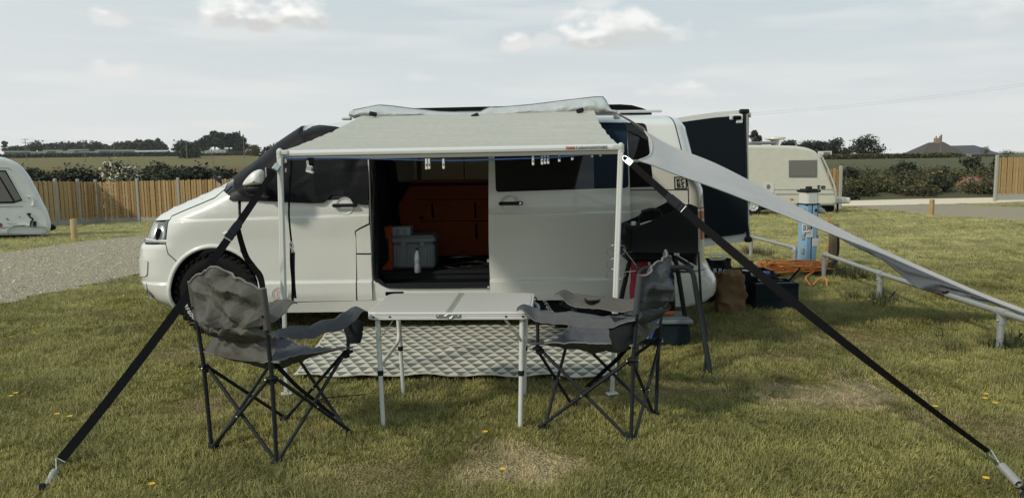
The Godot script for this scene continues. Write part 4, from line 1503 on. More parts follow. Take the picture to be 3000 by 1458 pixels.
# ---------------------------------------------------------------- the van
const VZ := -7.42          # its centre line
const FRONT_Y := [0.20, 0.24, 0.30, 0.40, 0.50, 0.67, 0.765, 0.79, 0.87, 0.96, 1.01, 1.08, 1.155, 1.23, 1.30, 1.39, 1.48, 1.615, 1.70, 1.755, 1.79]
const FRONT_X := [-3.00, -3.11, -3.225, -3.295, -3.325, -3.325, -3.305, -3.27, -3.235, -3.19, -3.14, -3.02, -2.83, -2.65, -2.50, -2.39, -2.25, -2.09, -1.96, -1.87, -1.72]
const REAR_Y := [0.20, 0.235, 0.28, 0.34, 0.42, 0.50, 0.545, 0.56, 0.75, 1.17, 1.22, 1.30, 1.46, 1.70, 1.78, 1.83]
const REAR_X := [1.64, 1.74, 1.79, 1.81, 1.80, 1.75, 1.73, 1.705, 1.70, 1.685, 1.665, 1.635, 1.60, 1.545, 1.50, 1.40]
const ROOF_X := [-1.72, -1.55, -1.2, -0.5, 0.3, 0.9, 1.4, 1.5]
const ROOF_Y := [1.785, 1.805, 1.825, 1.838, 1.842, 1.838, 1.828, 1.80]


# half width of the body at a place on its side
func half_width(x: float, y: float) -> float:
	var w := 0.95
	if y > 1.05:
		w -= 0.135 * pow((y - 1.05) / 0.75, 1.5)
	if y < 0.34:
		w -= 0.035 * (0.34 - y) / 0.14
	w += 0.016 * smoothstep(0.470, 0.448, y)
	var crease := 1.012 - 0.03 * clampf((-x - 1.2) / 1.6, 0.0, 1.0)
	w += 0.011 * smoothstep(crease + 0.005, crease - 0.007, y) * smoothstep(crease - 0.22, crease - 0.02, y)
	var fx := pick(FRONT_Y, FRONT_X, y)
	var reach := pick([0.2, 0.75, 0.85, 1.1, 1.3, 1.8], [0.50, 0.52, 0.55, 0.68, 0.5, 0.4], y)
	var a := clampf((fx + reach - x) / reach, 0.0, 1.0)
	w *= pow(1.0 - pow(a, 2.7), 0.42)
	var rx := pick(REAR_Y, REAR_X, y)
	var b := clampf((x - rx + 0.24) / 0.24, 0.0, 1.0)
	w *= pow(1.0 - pow(b, 3.0), 0.4)
	if x > -1.75:
		var top := pick(ROOF_X, ROOF_Y, x)
		var c := clampf((y - top + 0.13) / 0.13, 0.0, 1.0)
		w *= pow(1.0 - pow(c, 2.6), 0.4)
	return w


func side_point(x: float, y: float, off := 0.0, side := 1.0) -> Vector3:
	return Vector3(x, y, (half_width(x, y) + off) * side)


func side_normal(x: float, y: float, side := 1.0) -> Vector3:
	var e := 0.004
	var gx := (half_width(x + e, y) - half_width(x - e, y)) / (2.0 * e)
	var gy := (half_width(x, y + e) - half_width(x, y - e)) / (2.0 * e)
	return Vector3(clampf(-gx, -9.0, 9.0), clampf(-gy, -9.0, 9.0), side).normalized() if side > 0 else Vector3(clampf(-gx, -9.0, 9.0), clampf(-gy, -9.0, 9.0), -1.0).normalized()


var grid_x := []
var grid_y := []


# a body panel: the outline on the side, laid on the curved skin, with its edges turned in
func panel(mb: MB, poly: PackedVector2Array, off := 0.0, holes := [], side := 1.0, rim := 0.025) -> void:
	if grid_x.is_empty():
		grid_x = lines([[-3.4, -2.5, 0.03], [-2.5, 1.3, 0.09], [1.3, 1.9, 0.02]])
		grid_y = lines([[0.15, 0.42, 0.045], [0.42, 0.49, 0.012], [0.49, 0.96, 0.05], [0.96, 1.03, 0.01], [1.03, 1.7, 0.05], [1.7, 1.93, 0.015]])
	var lo := poly[0]
	var hi := poly[0]
	for p in poly:
		lo = lo.min(p)
		hi = hi.max(p)
	for j in grid_y.size() - 1:
		if grid_y[j + 1] < lo.y or grid_y[j] > hi.y:
			continue
		for i in grid_x.size() - 1:
			if grid_x[i + 1] < lo.x or grid_x[i] > hi.x:
				continue
			var cell := PackedVector2Array([Vector2(grid_x[i], grid_y[j]), Vector2(grid_x[i + 1], grid_y[j]), Vector2(grid_x[i + 1], grid_y[j + 1]), Vector2(grid_x[i], grid_y[j + 1])])
			var bits := Geometry2D.intersect_polygons(poly, cell)
			for h in holes:
				var left := []
				for q in bits:
					left.append_array(Geometry2D.clip_polygons(q, h))
				bits.assign(left)
			for q in bits:
				var ids := Geometry2D.triangulate_polygon(q)
				var first := mb.v.size()
				for p in q:
					mb.vert(side_point(p.x, p.y, off, side), side_normal(p.x, p.y, side))
				for k in range(0, ids.size(), 3):
					mb.tri(first + ids[k], first + ids[k + 1], first + ids[k + 2])
	if rim > 0.0:
		for outline in [poly] + holes:
			edge_of(mb, outline, off, off - rim, side)


func edge_of(mb: MB, poly: PackedVector2Array, off0: float, off1: float, side := 1.0) -> void:
	var cw := Geometry2D.is_polygon_clockwise(poly)
	for i in poly.size():
		var a := poly[i]
		var b := poly[(i + 1) % poly.size()]
		var n := int(a.distance_to(b) / 0.1) + 1
		for k in n:
			var p := a.lerp(b, float(k) / n)
			var q := a.lerp(b, float(k + 1) / n)
			var e := q - p
			var o := Vector3(e.y, -e.x, 0) * (-1.0 if cw else 1.0)
			mb.quad(side_point(p.x, p.y, off0, side), side_point(q.x, q.y, off0, side), side_point(q.x, q.y, off1, side), side_point(p.x, p.y, off1, side), o)


func round_poly(pts: Array, r: float, k := 4) -> PackedVector2Array:
	var out := PackedVector2Array()
	var m := pts.size()
	for i in m:
		var p: Vector2 = pts[i]
		var a: Vector2 = p + (pts[(i - 1 + m) % m] - p).limit_length(r)
		var b: Vector2 = p + (pts[(i + 1) % m] - p).limit_length(r)
		for j in k + 1:
			var s := float(j) / k
			out.append(a.lerp(p, s).lerp(p.lerp(b, s), s))
	return out


func poly2(pts: Array) -> PackedVector2Array:
	return PackedVector2Array(pts)


func circle2(c: Vector2, r: float, k := 40) -> PackedVector2Array:
	var out := PackedVector2Array()
	for i in k:
		out.append(c + Vector2(cos(TAU * i / k), sin(TAU * i / k)) * r)
	return out


func outline() -> PackedVector2Array:
	var out := PackedVector2Array()
	for i in 80:
		var y := lerpf(0.20, 1.79, i / 79.0)
		out.append(Vector2(pick(FRONT_Y, FRONT_X, y) + 0.001, y))
	for i in range(1, 80):
		var x := lerpf(-1.72, 1.40, i / 79.0)
		out.append(Vector2(x, pick(ROOF_X, ROOF_Y, x) - 0.001))
	for i in range(1, 60):
		var y := lerpf(1.83, 0.20, i / 59.0)
		out.append(Vector2(pick(REAR_Y, REAR_X, y) - 0.001, minf(y, pick(ROOF_X, ROOF_Y, pick(REAR_Y, REAR_X, y)) - 0.001)))
	return out


func clip2(a: PackedVector2Array, b: PackedVector2Array) -> PackedVector2Array:
	var q := Geometry2D.intersect_polygons(a, b)
	return q[0]


func cut2(a: PackedVector2Array, b: PackedVector2Array) -> PackedVector2Array:
	var q := Geometry2D.clip_polygons(a, b)
	return q[0]


func shrunk(a: PackedVector2Array, by := 0.0048) -> PackedVector2Array:
	var q := Geometry2D.offset_polygon(a, -by)
	return q[0] if q.size() else a


func skin(o: Node, called: String, poly: PackedVector2Array, m: Material, off := 0.0, holes := [], rim := 0.025, side := 1.0) -> MeshInstance3D:
	var mb := MB.new()
	panel(mb, poly, off, holes, side, rim)
	return obj(called, mb.done(), m, o)


const WHEEL_F := Vector2(-2.475, 0.355)
const WHEEL_R := Vector2(0.53, 0.355)


func van_wheel(o: Node3D, at: Vector3, text: bool) -> void:
	var s := signf(at.z)
	var b := Basis(Vector3.RIGHT, PI / 2 * s)
	var w := Node3D.new()
	w.name = "wheel"
	w.position = at
	o.add_child(w, true)
	var t := MB.new()
	t.lathe([Vector2(0.215, 0.10), Vector2(0.24, 0.125), Vector2(0.29, 0.128), Vector2(0.325, 0.115), Vector2(0.338, 0.10), Vector2(0.338, -0.10), Vector2(0.325, -0.115), Vector2(0.24, -0.12), Vector2(0.215, -0.10)], 48, Vector3.ZERO, b)
	obj("tyre", t.done(), M.rubber, w)
	var g := MB.new()                       # chunky all-terrain tread
	for k in 36:
		for row in 4:
			var an := TAU * (k + (0.5 if row % 2 else 0.0)) / 36.0
			var y := [-0.105, -0.037, 0.037, 0.105][row] as float
			var bb := b * Basis(Vector3.UP, -an) * Basis(Vector3.RIGHT, 0.35 if row % 2 else -0.35)
			g.box(b * Vector3(cos(an) * 0.343, y, sin(an) * 0.343), Vector3(0.022, 0.056, 0.038), 0.006, bb)
		for e in [-1.0, 1.0]:
			var an2 := TAU * (k + 0.25) / 36.0
			g.box(b * Vector3(cos(an2) * 0.325, e * 0.114, sin(an2) * 0.325), Vector3(0.04, 0.016, 0.032 if k % 2 else 0.022), 0.005, b * Basis(Vector3.UP, -an2))
	obj("tread", g.done(), M.rubber, w)
	var r := MB.new()
	r.lathe([Vector2(0.03, 0.05), Vector2(0.075, 0.05), Vector2(0.08, 0.03), Vector2(0.19, 0.02), Vector2(0.205, 0.10), Vector2(0.22, 0.112), Vector2(0.22, 0.09)], 36, Vector3.ZERO, b)
	r.lathe([Vector2(0.0, 0.075), Vector2(0.03, 0.07), Vector2(0.034, 0.05)], 14, Vector3.ZERO, b)
	for k in 8:
		var an := TAU * k / 8
		r.box(b * Vector3(cos(an) * 0.135, 0.05, sin(an) * 0.135), Vector3(0.13, 0.03, 0.04), 0.008, b * Basis(Vector3.UP, -an))
	obj("rim", r.done(), M.rim, w)
	if text:
		var word := "BFGOODRICH"
		for i in word.length():
			var an := PI * 1.10 + i * 0.105
			var l := obj("lettering", letters(word[i], 0.03, 0.003), M.white_print, w)
			l.position = Vector3(cos(an) * 0.275, sin(an) * 0.275, 0.1305)
			l.rotation.z = an + PI / 2


func build_van() -> void:
	var o := thing("camper_van", "white camper van with sliding side door open and chunky off-road tyres", "van", Vector3(0, 0, VZ))
	var all := outline()
	var big := 0.32
	var arch_f := circle2(Vector2(-2.475, 0.385), 0.375)
	var arch_r := circle2(Vector2(0.53, 0.385), 0.375)
	var dz := 6.47
	# ---- lines measured on the photographed side
	var bumper_line := poly2([Vector2(-3.5, 0.10), Vector2(-3.5, 0.783), Vector2(-3.126, 0.782), Vector2(-2.869, 0.794), Vector2(-2.85, 0.709), Vector2(-2.808, 0.671), Vector2(-2.768, 0.627), Vector2(-2.7, 0.55), Vector2(-2.6, 0.1)])
	var light_line := poly2([Vector2(-3.5, 0.79), Vector2(-3.5, 0.95), Vector2(-3.07, 0.964), Vector2(-2.851, 0.981), Vector2(-2.869, 0.798), Vector2(-3.126, 0.786)])
	var hood_line := poly2([Vector2(-3.5, 0.96), Vector2(-3.07, 0.965), Vector2(-2.847, 0.986), Vector2(-2.835, 1.019), Vector2(-2.762, 1.048), Vector2(-2.607, 1.108), Vector2(-2.457, 1.167), Vector2(-2.385, 1.237), Vector2(-2.42, 1.31), Vector2(-2.6, 1.6), Vector2(-3.5, 1.6)])
	var upper := poly2([Vector2(-3.2, 1.14), Vector2(-2.245, 1.14), Vector2(-1.16, 1.12), Vector2(-1.16, 2.1), Vector2(-3.2, 2.1)])
	var door_lo := poly2([Vector2(-2.229, 1.141), Vector2(-2.268, 0.303), Vector2(-2.10, 0.29), Vector2(-1.301, 0.293), Vector2(-1.286, 0.816), Vector2(-1.293, 0.875), Vector2(-1.253, 0.901), Vector2(-1.173, 0.939), Vector2(-1.169, 1.142), Vector2(-2.245, 1.14)])
	var door := clip2(cut2(shrunk(door_lo), arch_f), all)
	var hood := clip2(all, hood_line)
	var bumper := cut2(clip2(all, bumper_line), arch_f)
	var lamp := cut2(clip2(all, light_line), hood_line)
	var fender0 := clip2(all, poly2([Vector2(-3.5, 0.2), Vector2(-2.247, 0.2), Vector2(-2.247, 1.14), Vector2(-2.40, 1.23), Vector2(-2.46, 1.33), Vector2(-3.5, 1.33)]))
	var fender := cut2(cut2(cut2(cut2(fender0, hood_line), light_line), bumper_line), arch_f)
	fender = cut2(fender, poly2([Vector2(-2.2, 0.1), Vector2(-2.2, 0.385), Vector2(-2.475, 0.385), Vector2(-2.7, 0.25), Vector2(-2.7, 0.1)]))
	var inner := cut2(cut2(clip2(all, poly2([Vector2(-3.5, 0.22), Vector2(-1.18, 0.22), Vector2(-1.18, 1.25), Vector2(-2.3, 1.25), Vector2(-2.46, 1.30), Vector2(-3.5, 1.30)])), circle2(WHEEL_F + Vector2(0, 0.03), 0.40)), light_line)
	inner = cut2(inner, poly2([Vector2(-2.2, 0.1), Vector2(-2.2, 0.385), Vector2(-2.475, 0.385), Vector2(-2.7, 0.25), Vector2(-2.7, 0.1)]))
	skin(o, "inner_shell", inner, M.black, -0.03, [], 0.0)
	skin(o, "inner_shell", clip2(all, poly2([Vector2(1.2, 0.4), Vector2(1.9, 0.4), Vector2(1.9, 2.0), Vector2(1.2, 2.0)])), M.black, -0.03, [], 0.0)
	skin(o, "bonnet", shrunk(hood), M.paint)
	skin(o, "fender", shrunk(fender), M.paint)
	var bp := skin(o, "bumper", shrunk(bumper), M.paint)
	# bumper insert line and fog lamp
	var ins := round_poly([Vector2(-3.272, 0.646), Vector2(-3.042, 0.66), Vector2(-3.061, 0.522), Vector2(-3.276, 0.485)], 0.03)
	skin(bp, "bumper_insert", ins, M.paint, 0.012, [], 0.02)
	skin(bp, "fog_lamp_panel", round_poly([Vector2(-3.207, 0.457), Vector2(-3.075, 0.47), Vector2(-3.088, 0.369), Vector2(-3.19, 0.343)], 0.03), M.paint, 0.008, [], 0.012)
	var fog := MB.new()
	fog.lathe([Vector2(0.0, 0.003), Vector2(0.036, 0.006), Vector2(0.04, 0.011), Vector2(0.05, 0.010)], 18, side_point(-3.06, 0.36), Basis(Quaternion(Vector3.UP, side_normal(-3.06, 0.36))))
	obj("fog_lamp", fog.done(), M.grey_plastic, bp)
	# headlight: reflectors and projector behind a clear lens
	var hl := skin(o, "headlight", shrunk(lamp), M.dark_plastic, -0.045, [], 0.0)
	skin(hl, "lens", shrunk(lamp, 0.005), M.clear_lens, -0.001, [], 0.0)
	for k in [[-2.93, 0.87, 0.045, 0.075], [-3.02, 0.88, 0.05, 0.08]]:
		var rf := MB.new()
		rf.ball(side_point(k[0], k[1], -0.035), Vector3(k[2], k[3], 0.02), 14, Basis(Quaternion(Vector3.BACK, side_normal(k[0], k[1]))))
		obj("reflector", rf.done(), M.chrome, hl)
	var pj := MB.new()
	pj.ball(side_point(-2.94, 0.86, -0.01), Vector3(0.032, 0.06, 0.02), 12)
	obj("projector", pj.done(), M.black, hl)
	var strip := MB.new()
	var sp := []
	for i in 9:
		var x := lerpf(-3.13, -2.83, i / 8.0)
		sp.append(side_point(x, 0.815, -0.012))
	strip.tube(sp, 0.012, 6)
	obj("lamp_strip", strip.done(), M.alu, hl)
	# side repeater
	var rep := MB.new()
	rep.ball(side_point(-2.335, 0.872, 0.0), Vector3(0.055, 0.022, 0.012), 12)
	var rpt := obj("side_repeater", rep.done(), M.off_white, o)
	var rep2 := MB.new()
	rep2.ball(side_point(-2.335, 0.872, 0.008), Vector3(0.03, 0.012, 0.01), 10)
	obj("repeater_lens", rep2.done(), M.orange_lens, rpt)
	# flared lip and liner of both arches
	for wc in [WHEEL_F, WHEEL_R]:
		if wc == WHEEL_F:
			var lip := MB.new()
			var ring := []
			for i in 29:
				var an := lerpf(PI * 1.10, -0.12, i / 28.0)
				var p := Vector2(wc.x, 0.385) + Vector2(cos(an), sin(an)) * 0.386
				ring.append(side_point(p.x, p.y, 0.0))
			lip.tube(ring, 0.02, 8, true, false, 0.8)
			obj("wheel_arch", lip.done(), M.paint, o)
		for s in [1.0, -1.0]:
			var lin := MB.new()
			lin.sheet(24, 2, func(u: float, v: float):
				var an := lerpf(PI * 1.15, -PI * 0.15, u)
				return Vector3(wc.x + cos(an) * 0.40, 0.385 + sin(an) * 0.40, (0.90 - v * 0.42) * s))
			obj("arch_liner", lin.done(), M.black, o)
			van_wheel(o, Vector3(wc.x, wc.y, 0.80 * s), s > 0.0)
	# ---- front door, pillar, filler flap, sill
	var fd := skin(o, "front_door", door, M.paint)
	var hr := MB.new()
	var hp := Vector2(-1.37, 1.093)
	hr.lathe([Vector2(0.0, -0.012), Vector2(0.05, -0.008), Vector2(0.068, 0.002), Vector2(0.072, 0.003)], 28, side_point(hp.x, hp.y - 0.005, 0.004), Basis(Vector3.RIGHT, PI / 2))
	obj("handle_dish", hr.done(), M.paint, fd)
	var hd := MB.new()
	hd.box(side_point(hp.x, hp.y, 0.035), Vector3(0.20, 0.03, 0.025), 0.012)
	hd.box(side_point(hp.x - 0.08, hp.y, 0.015), Vector3(0.03, 0.026, 0.03), 0.005)
	hd.box(side_point(hp.x + 0.08, hp.y, 0.015), Vector3(0.04, 0.03, 0.03), 0.005)
	obj("handle", hd.done(), M.dark_plastic, fd)
	# faded round sticker at the foot of the door
	var stc := Vector2(-1.924, 0.362)
	var rb := MB.new()
	for k in 3:
		var rr: float = [0.062, 0.05, 0.03][k]
		var ringp := []
		for i in 28:
			var an := TAU * i / 28
			ringp.append(side_point(stc.x + cos(an) * rr * 1.25, stc.y + sin(an) * rr, 0.001))
		rb.tube(ringp, 0.0035, 4, false, true, 0.3)
	for k in 4:
		rb.box(side_point(stc.x, stc.y - 0.025 + 0.017 * k, 0.002), Vector3(0.075, 0.006, 0.002), 0.0)
	obj("round_sticker", rb.done(), M.faded_red, fd)
	var flap := clip2(all, shrunk(poly2([Vector2(-1.292, 0.875), Vector2(-1.253, 0.898), Vector2(-1.166, 0.937), Vector2(-1.165, 0.688), Vector2(-1.293, 0.69)])))
	skin(o, "filler_flap", flap, M.paint)
	var lowp := clip2(all, shrunk(poly2([Vector2(-1.294, 0.687), Vector2(-1.165, 0.685), Vector2(-1.165, 0.295), Vector2(-1.298, 0.293)])))
	skin(o, "door_rear_panel", lowp, M.paint)
	# windows of the front door, quarter and windscreen are under the cover
	var glass_f := clip2(all, shrunk(poly2([Vector2(-2.42, 1.15), Vector2(-1.20, 1.13), Vector2(-1.22, 1.66), Vector2(-1.85, 1.66), Vector2(-2.08, 1.56)]), 0.01))
	skin(o, "door_window", glass_f, M.privacy_glass, -0.012, [], 0.0)
	var pillar := clip2(all, poly2([Vector2(-2.6, 1.15), Vector2(-2.42, 1.15), Vector2(-2.08, 1.56), Vector2(-1.85, 1.66), Vector2(-1.16, 1.66), Vector2(-1.16, 2.0), Vector2(-2.6, 2.0)]))
	skin(o, "windscreen", pillar, M.privacy_glass, -0.008, [], 0.0)
	skin(o, "windscreen", pillar, M.privacy_glass, -0.008, [], 0.0, -1.0)
	var tri_trim := clip2(all, round_poly([Vector2(-2.324, 1.165), Vector2(-2.315, 1.204), Vector2(-2.285, 1.216), Vector2(-2.104, 1.253), Vector2(-2.11, 1.139), Vector2(-2.312, 1.142)], 0.02))
	skin(o, "mirror_base", tri_trim, M.dark_plastic, 0.012)
	var sill := clip2(all, poly2([Vector2(-2.12, 0.19), Vector2(0.16, 0.19), Vector2(0.16, 0.305), Vector2(-1.08, 0.298), Vector2(-2.12, 0.285)]))
	skin(o, "sill", sill, M.paint)
	# frame of the sliding-door opening: pillar, black seals and the white step
	var pl := MB.new()
	pl.box(Vector3(-1.145, 0.98, 0.86), Vector3(0.035, 1.4, 0.14), 0.008)
	var bpil := obj("door_pillar", pl.done(), M.dark_trim, o)
	for y in [1.42, 0.93, 0.52]:
		var hg := MB.new()
		hg.box(Vector3(-1.13, y, 0.935), Vector3(0.03, 0.19 if y < 1.0 else 0.1, 0.02), 0.004)
		obj("hinge_cover", hg.done(), M.black, bpil)
	var pe := MB.new()
	pe.box(Vector3(-1.166, 0.98, 0.915), Vector3(0.012, 1.36, 0.05), 0.004)
	obj("pillar_edge", pe.done(), M.paint, o)
	var step := clip2(all, poly2([Vector2(-1.162, 0.402), Vector2(-1.165, 0.291), Vector2(-0.165, 0.287), Vector2(-0.163, 0.394), Vector2(-0.99, 0.406), Vector2(-1.071, 0.434), Vector2(-1.12, 0.475), Vector2(-1.144, 0.535), Vector2(-1.157, 0.535)]))
	var sl := round_poly([Vector2(-1.064, 0.367), Vector2(-0.908, 0.368), Vector2(-0.909, 0.335), Vector2(-1.061, 0.333)], 0.01)
	var sp2 := skin(o, "step_frame", step, M.paint, -0.02, [sl])
	skin(sp2, "step_slot", sl, M.black, -0.04, [], 0.0)
	# ---- sliding door, run back along the side
	var sd := Node3D.new()
	sd.name = "sliding_door"
	o.add_child(sd, true)
	var sdo := poly2([Vector2(-0.188, 1.72), Vector2(-0.181, 1.453), Vector2(-0.191, 0.8), Vector2(-0.185, 0.294), Vector2(0.985, 0.281), Vector2(0.974, 0.652), Vector2(0.97, 1.21), Vector2(0.955, 1.72)])
	var win := round_poly([Vector2(-0.132, 1.517), Vector2(-0.126, 1.185), Vector2(0.959, 1.205), Vector2(0.958, 1.739), Vector2(-0.13, 1.68)], 0.03)
	var sp3 := skin(sd, "door_skin", sdo, M.paint, 0.055, [win], 0.05)
	var sw := skin(sd, "window", win, M.privacy_glass, 0.048, [], 0.0)
	var blind := poly2([Vector2(0.68, 1.762), Vector2(0.679, 1.201), Vector2(0.956, 1.207), Vector2(0.954, 1.758)])
	skin(sw, "window_blind", clip2(blind, win), M.blind, 0.050, [], 0.0)
	var sh := MB.new()
	var hp2 := Vector2(-0.005, 1.093)
	sh.lathe([Vector2(0.0, -0.012), Vector2(0.05, -0.008), Vector2(0.068, 0.002), Vector2(0.072, 0.003)], 28, side_point(hp2.x - 0.01, hp2.y - 0.002, 0.059), Basis(Vector3.RIGHT, PI / 2))
	obj("handle_dish", sh.done(), M.paint, sd)
	var sh2 := MB.new()
	sh2.box(side_point(hp2.x, hp2.y, 0.09), Vector3(0.20, 0.03, 0.025), 0.012)
	sh2.box(side_point(hp2.x - 0.08, hp2.y, 0.07), Vector3(0.03, 0.026, 0.03), 0.005)
	sh2.box(side_point(hp2.x + 0.075, hp2.y, 0.07), Vector3(0.045, 0.032, 0.03), 0.005)
	var hnd := obj("handle", sh2.done(), M.dark_plastic, sd)
	var lk := MB.new()
	lk.lathe([Vector2(0.0, 0.012), Vector2(0.011, 0.011), Vector2(0.012, 0.0)], 12, side_point(hp2.x + 0.078, hp2.y, 0.10), Basis(Vector3.RIGHT, PI / 2))
	obj("lock", lk.done(), M.chrome, hnd)
	for y in [0.40, 0.62]:
		var rl := MB.new()
		rl.lathe([Vector2(0.0, 0.02), Vector2(0.016, 0.018), Vector2(0.018, 0.0)], 12, side_point(-0.19, y, 0.03), Basis(Vector3(0, 0, 1), PI / 2))
		obj("latch", rl.done(), M.steel, sd)
	# ---- rear quarter
	var rear_win := round_poly([Vector2(0.97, 1.738), Vector2(1.119, 1.73), Vector2(1.132, 1.692), Vector2(1.174, 1.207), Vector2(0.698, 1.201), Vector2(0.699, 1.742)], 0.03)
	var quarter := clip2(all, poly2([Vector2(0.62, 0.56), Vector2(1.468, 0.502), Vector2(1.458, 1.184), Vector2(1.412, 1.505), Vector2(1.375, 1.679), Vector2(1.348, 1.803), Vector2(1.30, 2.0), Vector2(-0.2, 2.0), Vector2(-0.2, 1.70), Vector2(0.62, 1.70)]))
	skin(o, "rear_quarter", shrunk(cut2(quarter, arch_r)), M.paint, 0.0, [rear_win])
	skin(o, "rear_window", rear_win, M.privacy_glass, -0.012, [], 0.0)
	var roof_side := clip2(all, poly2([Vector2(-1.16, 1.67), Vector2(-0.2, 1.67), Vector2(-0.2, 2.0), Vector2(-1.75, 2.0), Vector2(-1.75, 1.70), Vector2(-1.16, 1.70)]))
	skin(o, "roof_rail_panel", roof_side, M.paint)
	var corner := clip2(all, poly2([Vector2(1.469, 0.502), Vector2(1.459, 1.184), Vector2(1.413, 1.505), Vector2(1.376, 1.679), Vector2(1.349, 1.81), Vector2(1.32, 2.1), Vector2(2.0, 2.1), Vector2(2.0, 0.545)]))
	var tail := round_poly([Vector2(1.559, 1.032), Vector2(1.679, 1.03), Vector2(1.683, 0.758), Vector2(1.573, 0.759)], 0.012)
	skin(o, "rear_door", shrunk(corner), M.paint, 0.0, [clip2(tail, all)])
	var tl := skin(o, "tail_light", clip2(shrunk(tail, 0.002), all), M.red_lens, 0.004, [], 0.015)
	var rev := poly2([Vector2(1.547, 0.934), Vector2(1.681, 0.932), Vector2(1.682, 0.838), Vector2(1.548, 0.84)])
	skin(tl, "reversing_lens", clip2(clip2(rev, all), tail), M.white_lens, 0.007, [], 0.004)
	var rearb := clip2(all, poly2([Vector2(1.027, 0.505), Vector2(1.469, 0.498), Vector2(1.78, 0.547), Vector2(2.0, 0.547), Vector2(2.0, 0.1), Vector2(0.9, 0.1), Vector2(0.9, 0.4)]))
	skin(o, "rear_bumper", shrunk(cut2(rearb, arch_r)), M.paint, 0.004)
	# seams of the rear quarter
	var seam := MB.new()
	var sa := []
	for i in 12:
		var p := Vector2(0.972, 1.184).lerp(Vector2(1.458, 1.179), i / 11.0)
		sa.append(side_point(p.x, p.y, 0.0))
	seam.tube(sa, 0.004, 5)
	obj("seam", seam.done(), M.dark_trim, o)
	# square black sticker with four letters
	var kc := MB.new()
	var c0 := Vector2(1.392, 1.238)
	for k in [[-0.047, 0, 0.007, 0.101], [0.047, 0, 0.007, 0.101], [0, -0.047, 0.087, 0.007], [0, 0.047, 0.087, 0.007]]:
		kc.box(Vector3(k[0], k[1], 0.002), Vector3(k[2], k[3], 0.002), 0.0)
	var stick := obj("square_sticker", kc.done(), M.black_print, o, side_point(c0.x, c0.y, 0.002))
	stick.rotation.x = -asin(side_normal(c0.x, c0.y).y)
	for k in [["K", -0.018, 0.018], ["C", 0.017, 0.018], ["B", -0.017, -0.020], ["S", 0.017, -0.020]]:
		for d in [0.0]:
			var tm := obj("lettering", letters(k[0], 0.034, 0.002), M.black_print, stick, Vector3(k[1] + d, k[2], 0.003 + d * 0.3))
			tm.scale = Vector3(1.25, 1.0, 1.0)
	# ---- far side, with the window that shows through the open door
	var fw := round_poly([Vector2(-1.02, 1.235), Vector2(0.15, 1.235), Vector2(0.15, 1.66), Vector2(-1.02, 1.66)], 0.04)
	var far_poly := cut2(cut2(clip2(all, poly2([Vector2(-3.5, 0.2), Vector2(2.0, 0.2), Vector2(2.0, 2.0), Vector2(-1.16, 2.0), Vector2(-1.16, 1.66), Vector2(-1.85, 1.66), Vector2(-2.42, 1.15), Vector2(-3.5, 1.15)])), arch_f), arch_r)
	skin(o, "far_side", far_poly, M.paint, 0.0, [fw], 0.02, -1.0)
	var bonnet_far := clip2(all, poly2([Vector2(-3.5, 1.14), Vector2(-2.42, 1.151), Vector2(-2.6, 1.4), Vector2(-3.5, 1.4)]))
	skin(o, "bonnet_far_half", bonnet_far, M.paint, 0.0, [], 0.0, -1.0)
	skin(o, "far_window", fw, M.tinted_pane, -0.01, [], 0.0, -1.0)
	var div := MB.new()
	div.box(Vector3(-0.96, 1.45, -0.85), Vector3(0.05, 0.46, 0.03), 0.005)
	obj("window_divider", div.done(), M.caravan_frame, o)
	div = MB.new()
	div.box(Vector3(-0.49, 1.45, -0.86), Vector3(0.012, 0.46, 0.02), 0.003)
	obj("window_divider", div.done(), M.caravan_frame, o)
	# ---- underside and the inside
	var ub := MB.new()
	ub.box(Vector3(-0.7, 0.30, 0.0), Vector3(4.2, 0.14, 1.5), 0.02)
	ub.box(Vector3(-0.9, 0.36, 0.0), Vector3(2.4, 0.12, 1.78), 0.02)
	obj("underbody", ub.done(), M.black, o)
	var fl := MB.new()
	fl.box(Vector3(-0.2, 0.475, -0.12), Vector3(2.6, 0.03, 1.5), 0.005)
	obj("floor", fl.done(), M.floor_mat, o)
	var sw2 := MB.new()                      # the sunken step
	sw2.box(Vector3(-0.55, 0.40, 0.76), Vector3(1.16, 0.02, 0.3), 0.005)
	sw2.box(Vector3(-0.55, 0.45, 0.61), Vector3(1.16, 0.08, 0.02), 0.005)
	sw2.box(Vector3(-0.55, 0.415, 0.905), Vector3(1.16, 0.03, 0.02), 0.006)
	obj("step_well", sw2.done(), M.dark_trim, o)
	var seal := MB.new()
	var sq := []
	for p in [Vector2(-1.131, 1.401), Vector2(-1.143, 0.945), Vector2(-1.151, 0.515), Vector2(-1.12, 0.461), Vector2(-1.068, 0.427), Vector2(-0.99, 0.409), Vector2(-0.659, 0.403), Vector2(-0.189, 0.401)]:
		sq.append(side_point(p.x, p.y, -0.012))
	seal.tube(curve(sq, 3), 0.014, 7)
	obj("door_seal", seal.done(), M.dark_plastic, o)
	var lin := MB.new()
	lin.box(Vector3(0.0, 1.70, -0.05), Vector3(2.9, 0.03, 1.5), 0.005)
	lin.box(Vector3(1.15, 1.05, -0.05), Vector3(0.04, 1.3, 1.6), 0.005)
	lin.box(Vector3(-0.2, 0.85, -0.845), Vector3(2.7, 0.76, 0.03), 0.005)
	obj("interior_lining", lin.done(), M.dark_trim, o)
	var seat := MB.new()
	seat.box(Vector3(-1.22, 1.0, 0.35), Vector3(0.16, 0.95, 0.85), 0.05, Basis(Vector3(0, 0, 1), 0.12))
	seat.box(Vector3(-1.22, 1.0, -0.5), Vector3(0.16, 0.95, 0.6), 0.05, Basis(Vector3(0, 0, 1), 0.12))
	seat.box(Vector3(-1.2, 1.5, 0.3), Vector3(0.1, 0.24, 0.3), 0.04)
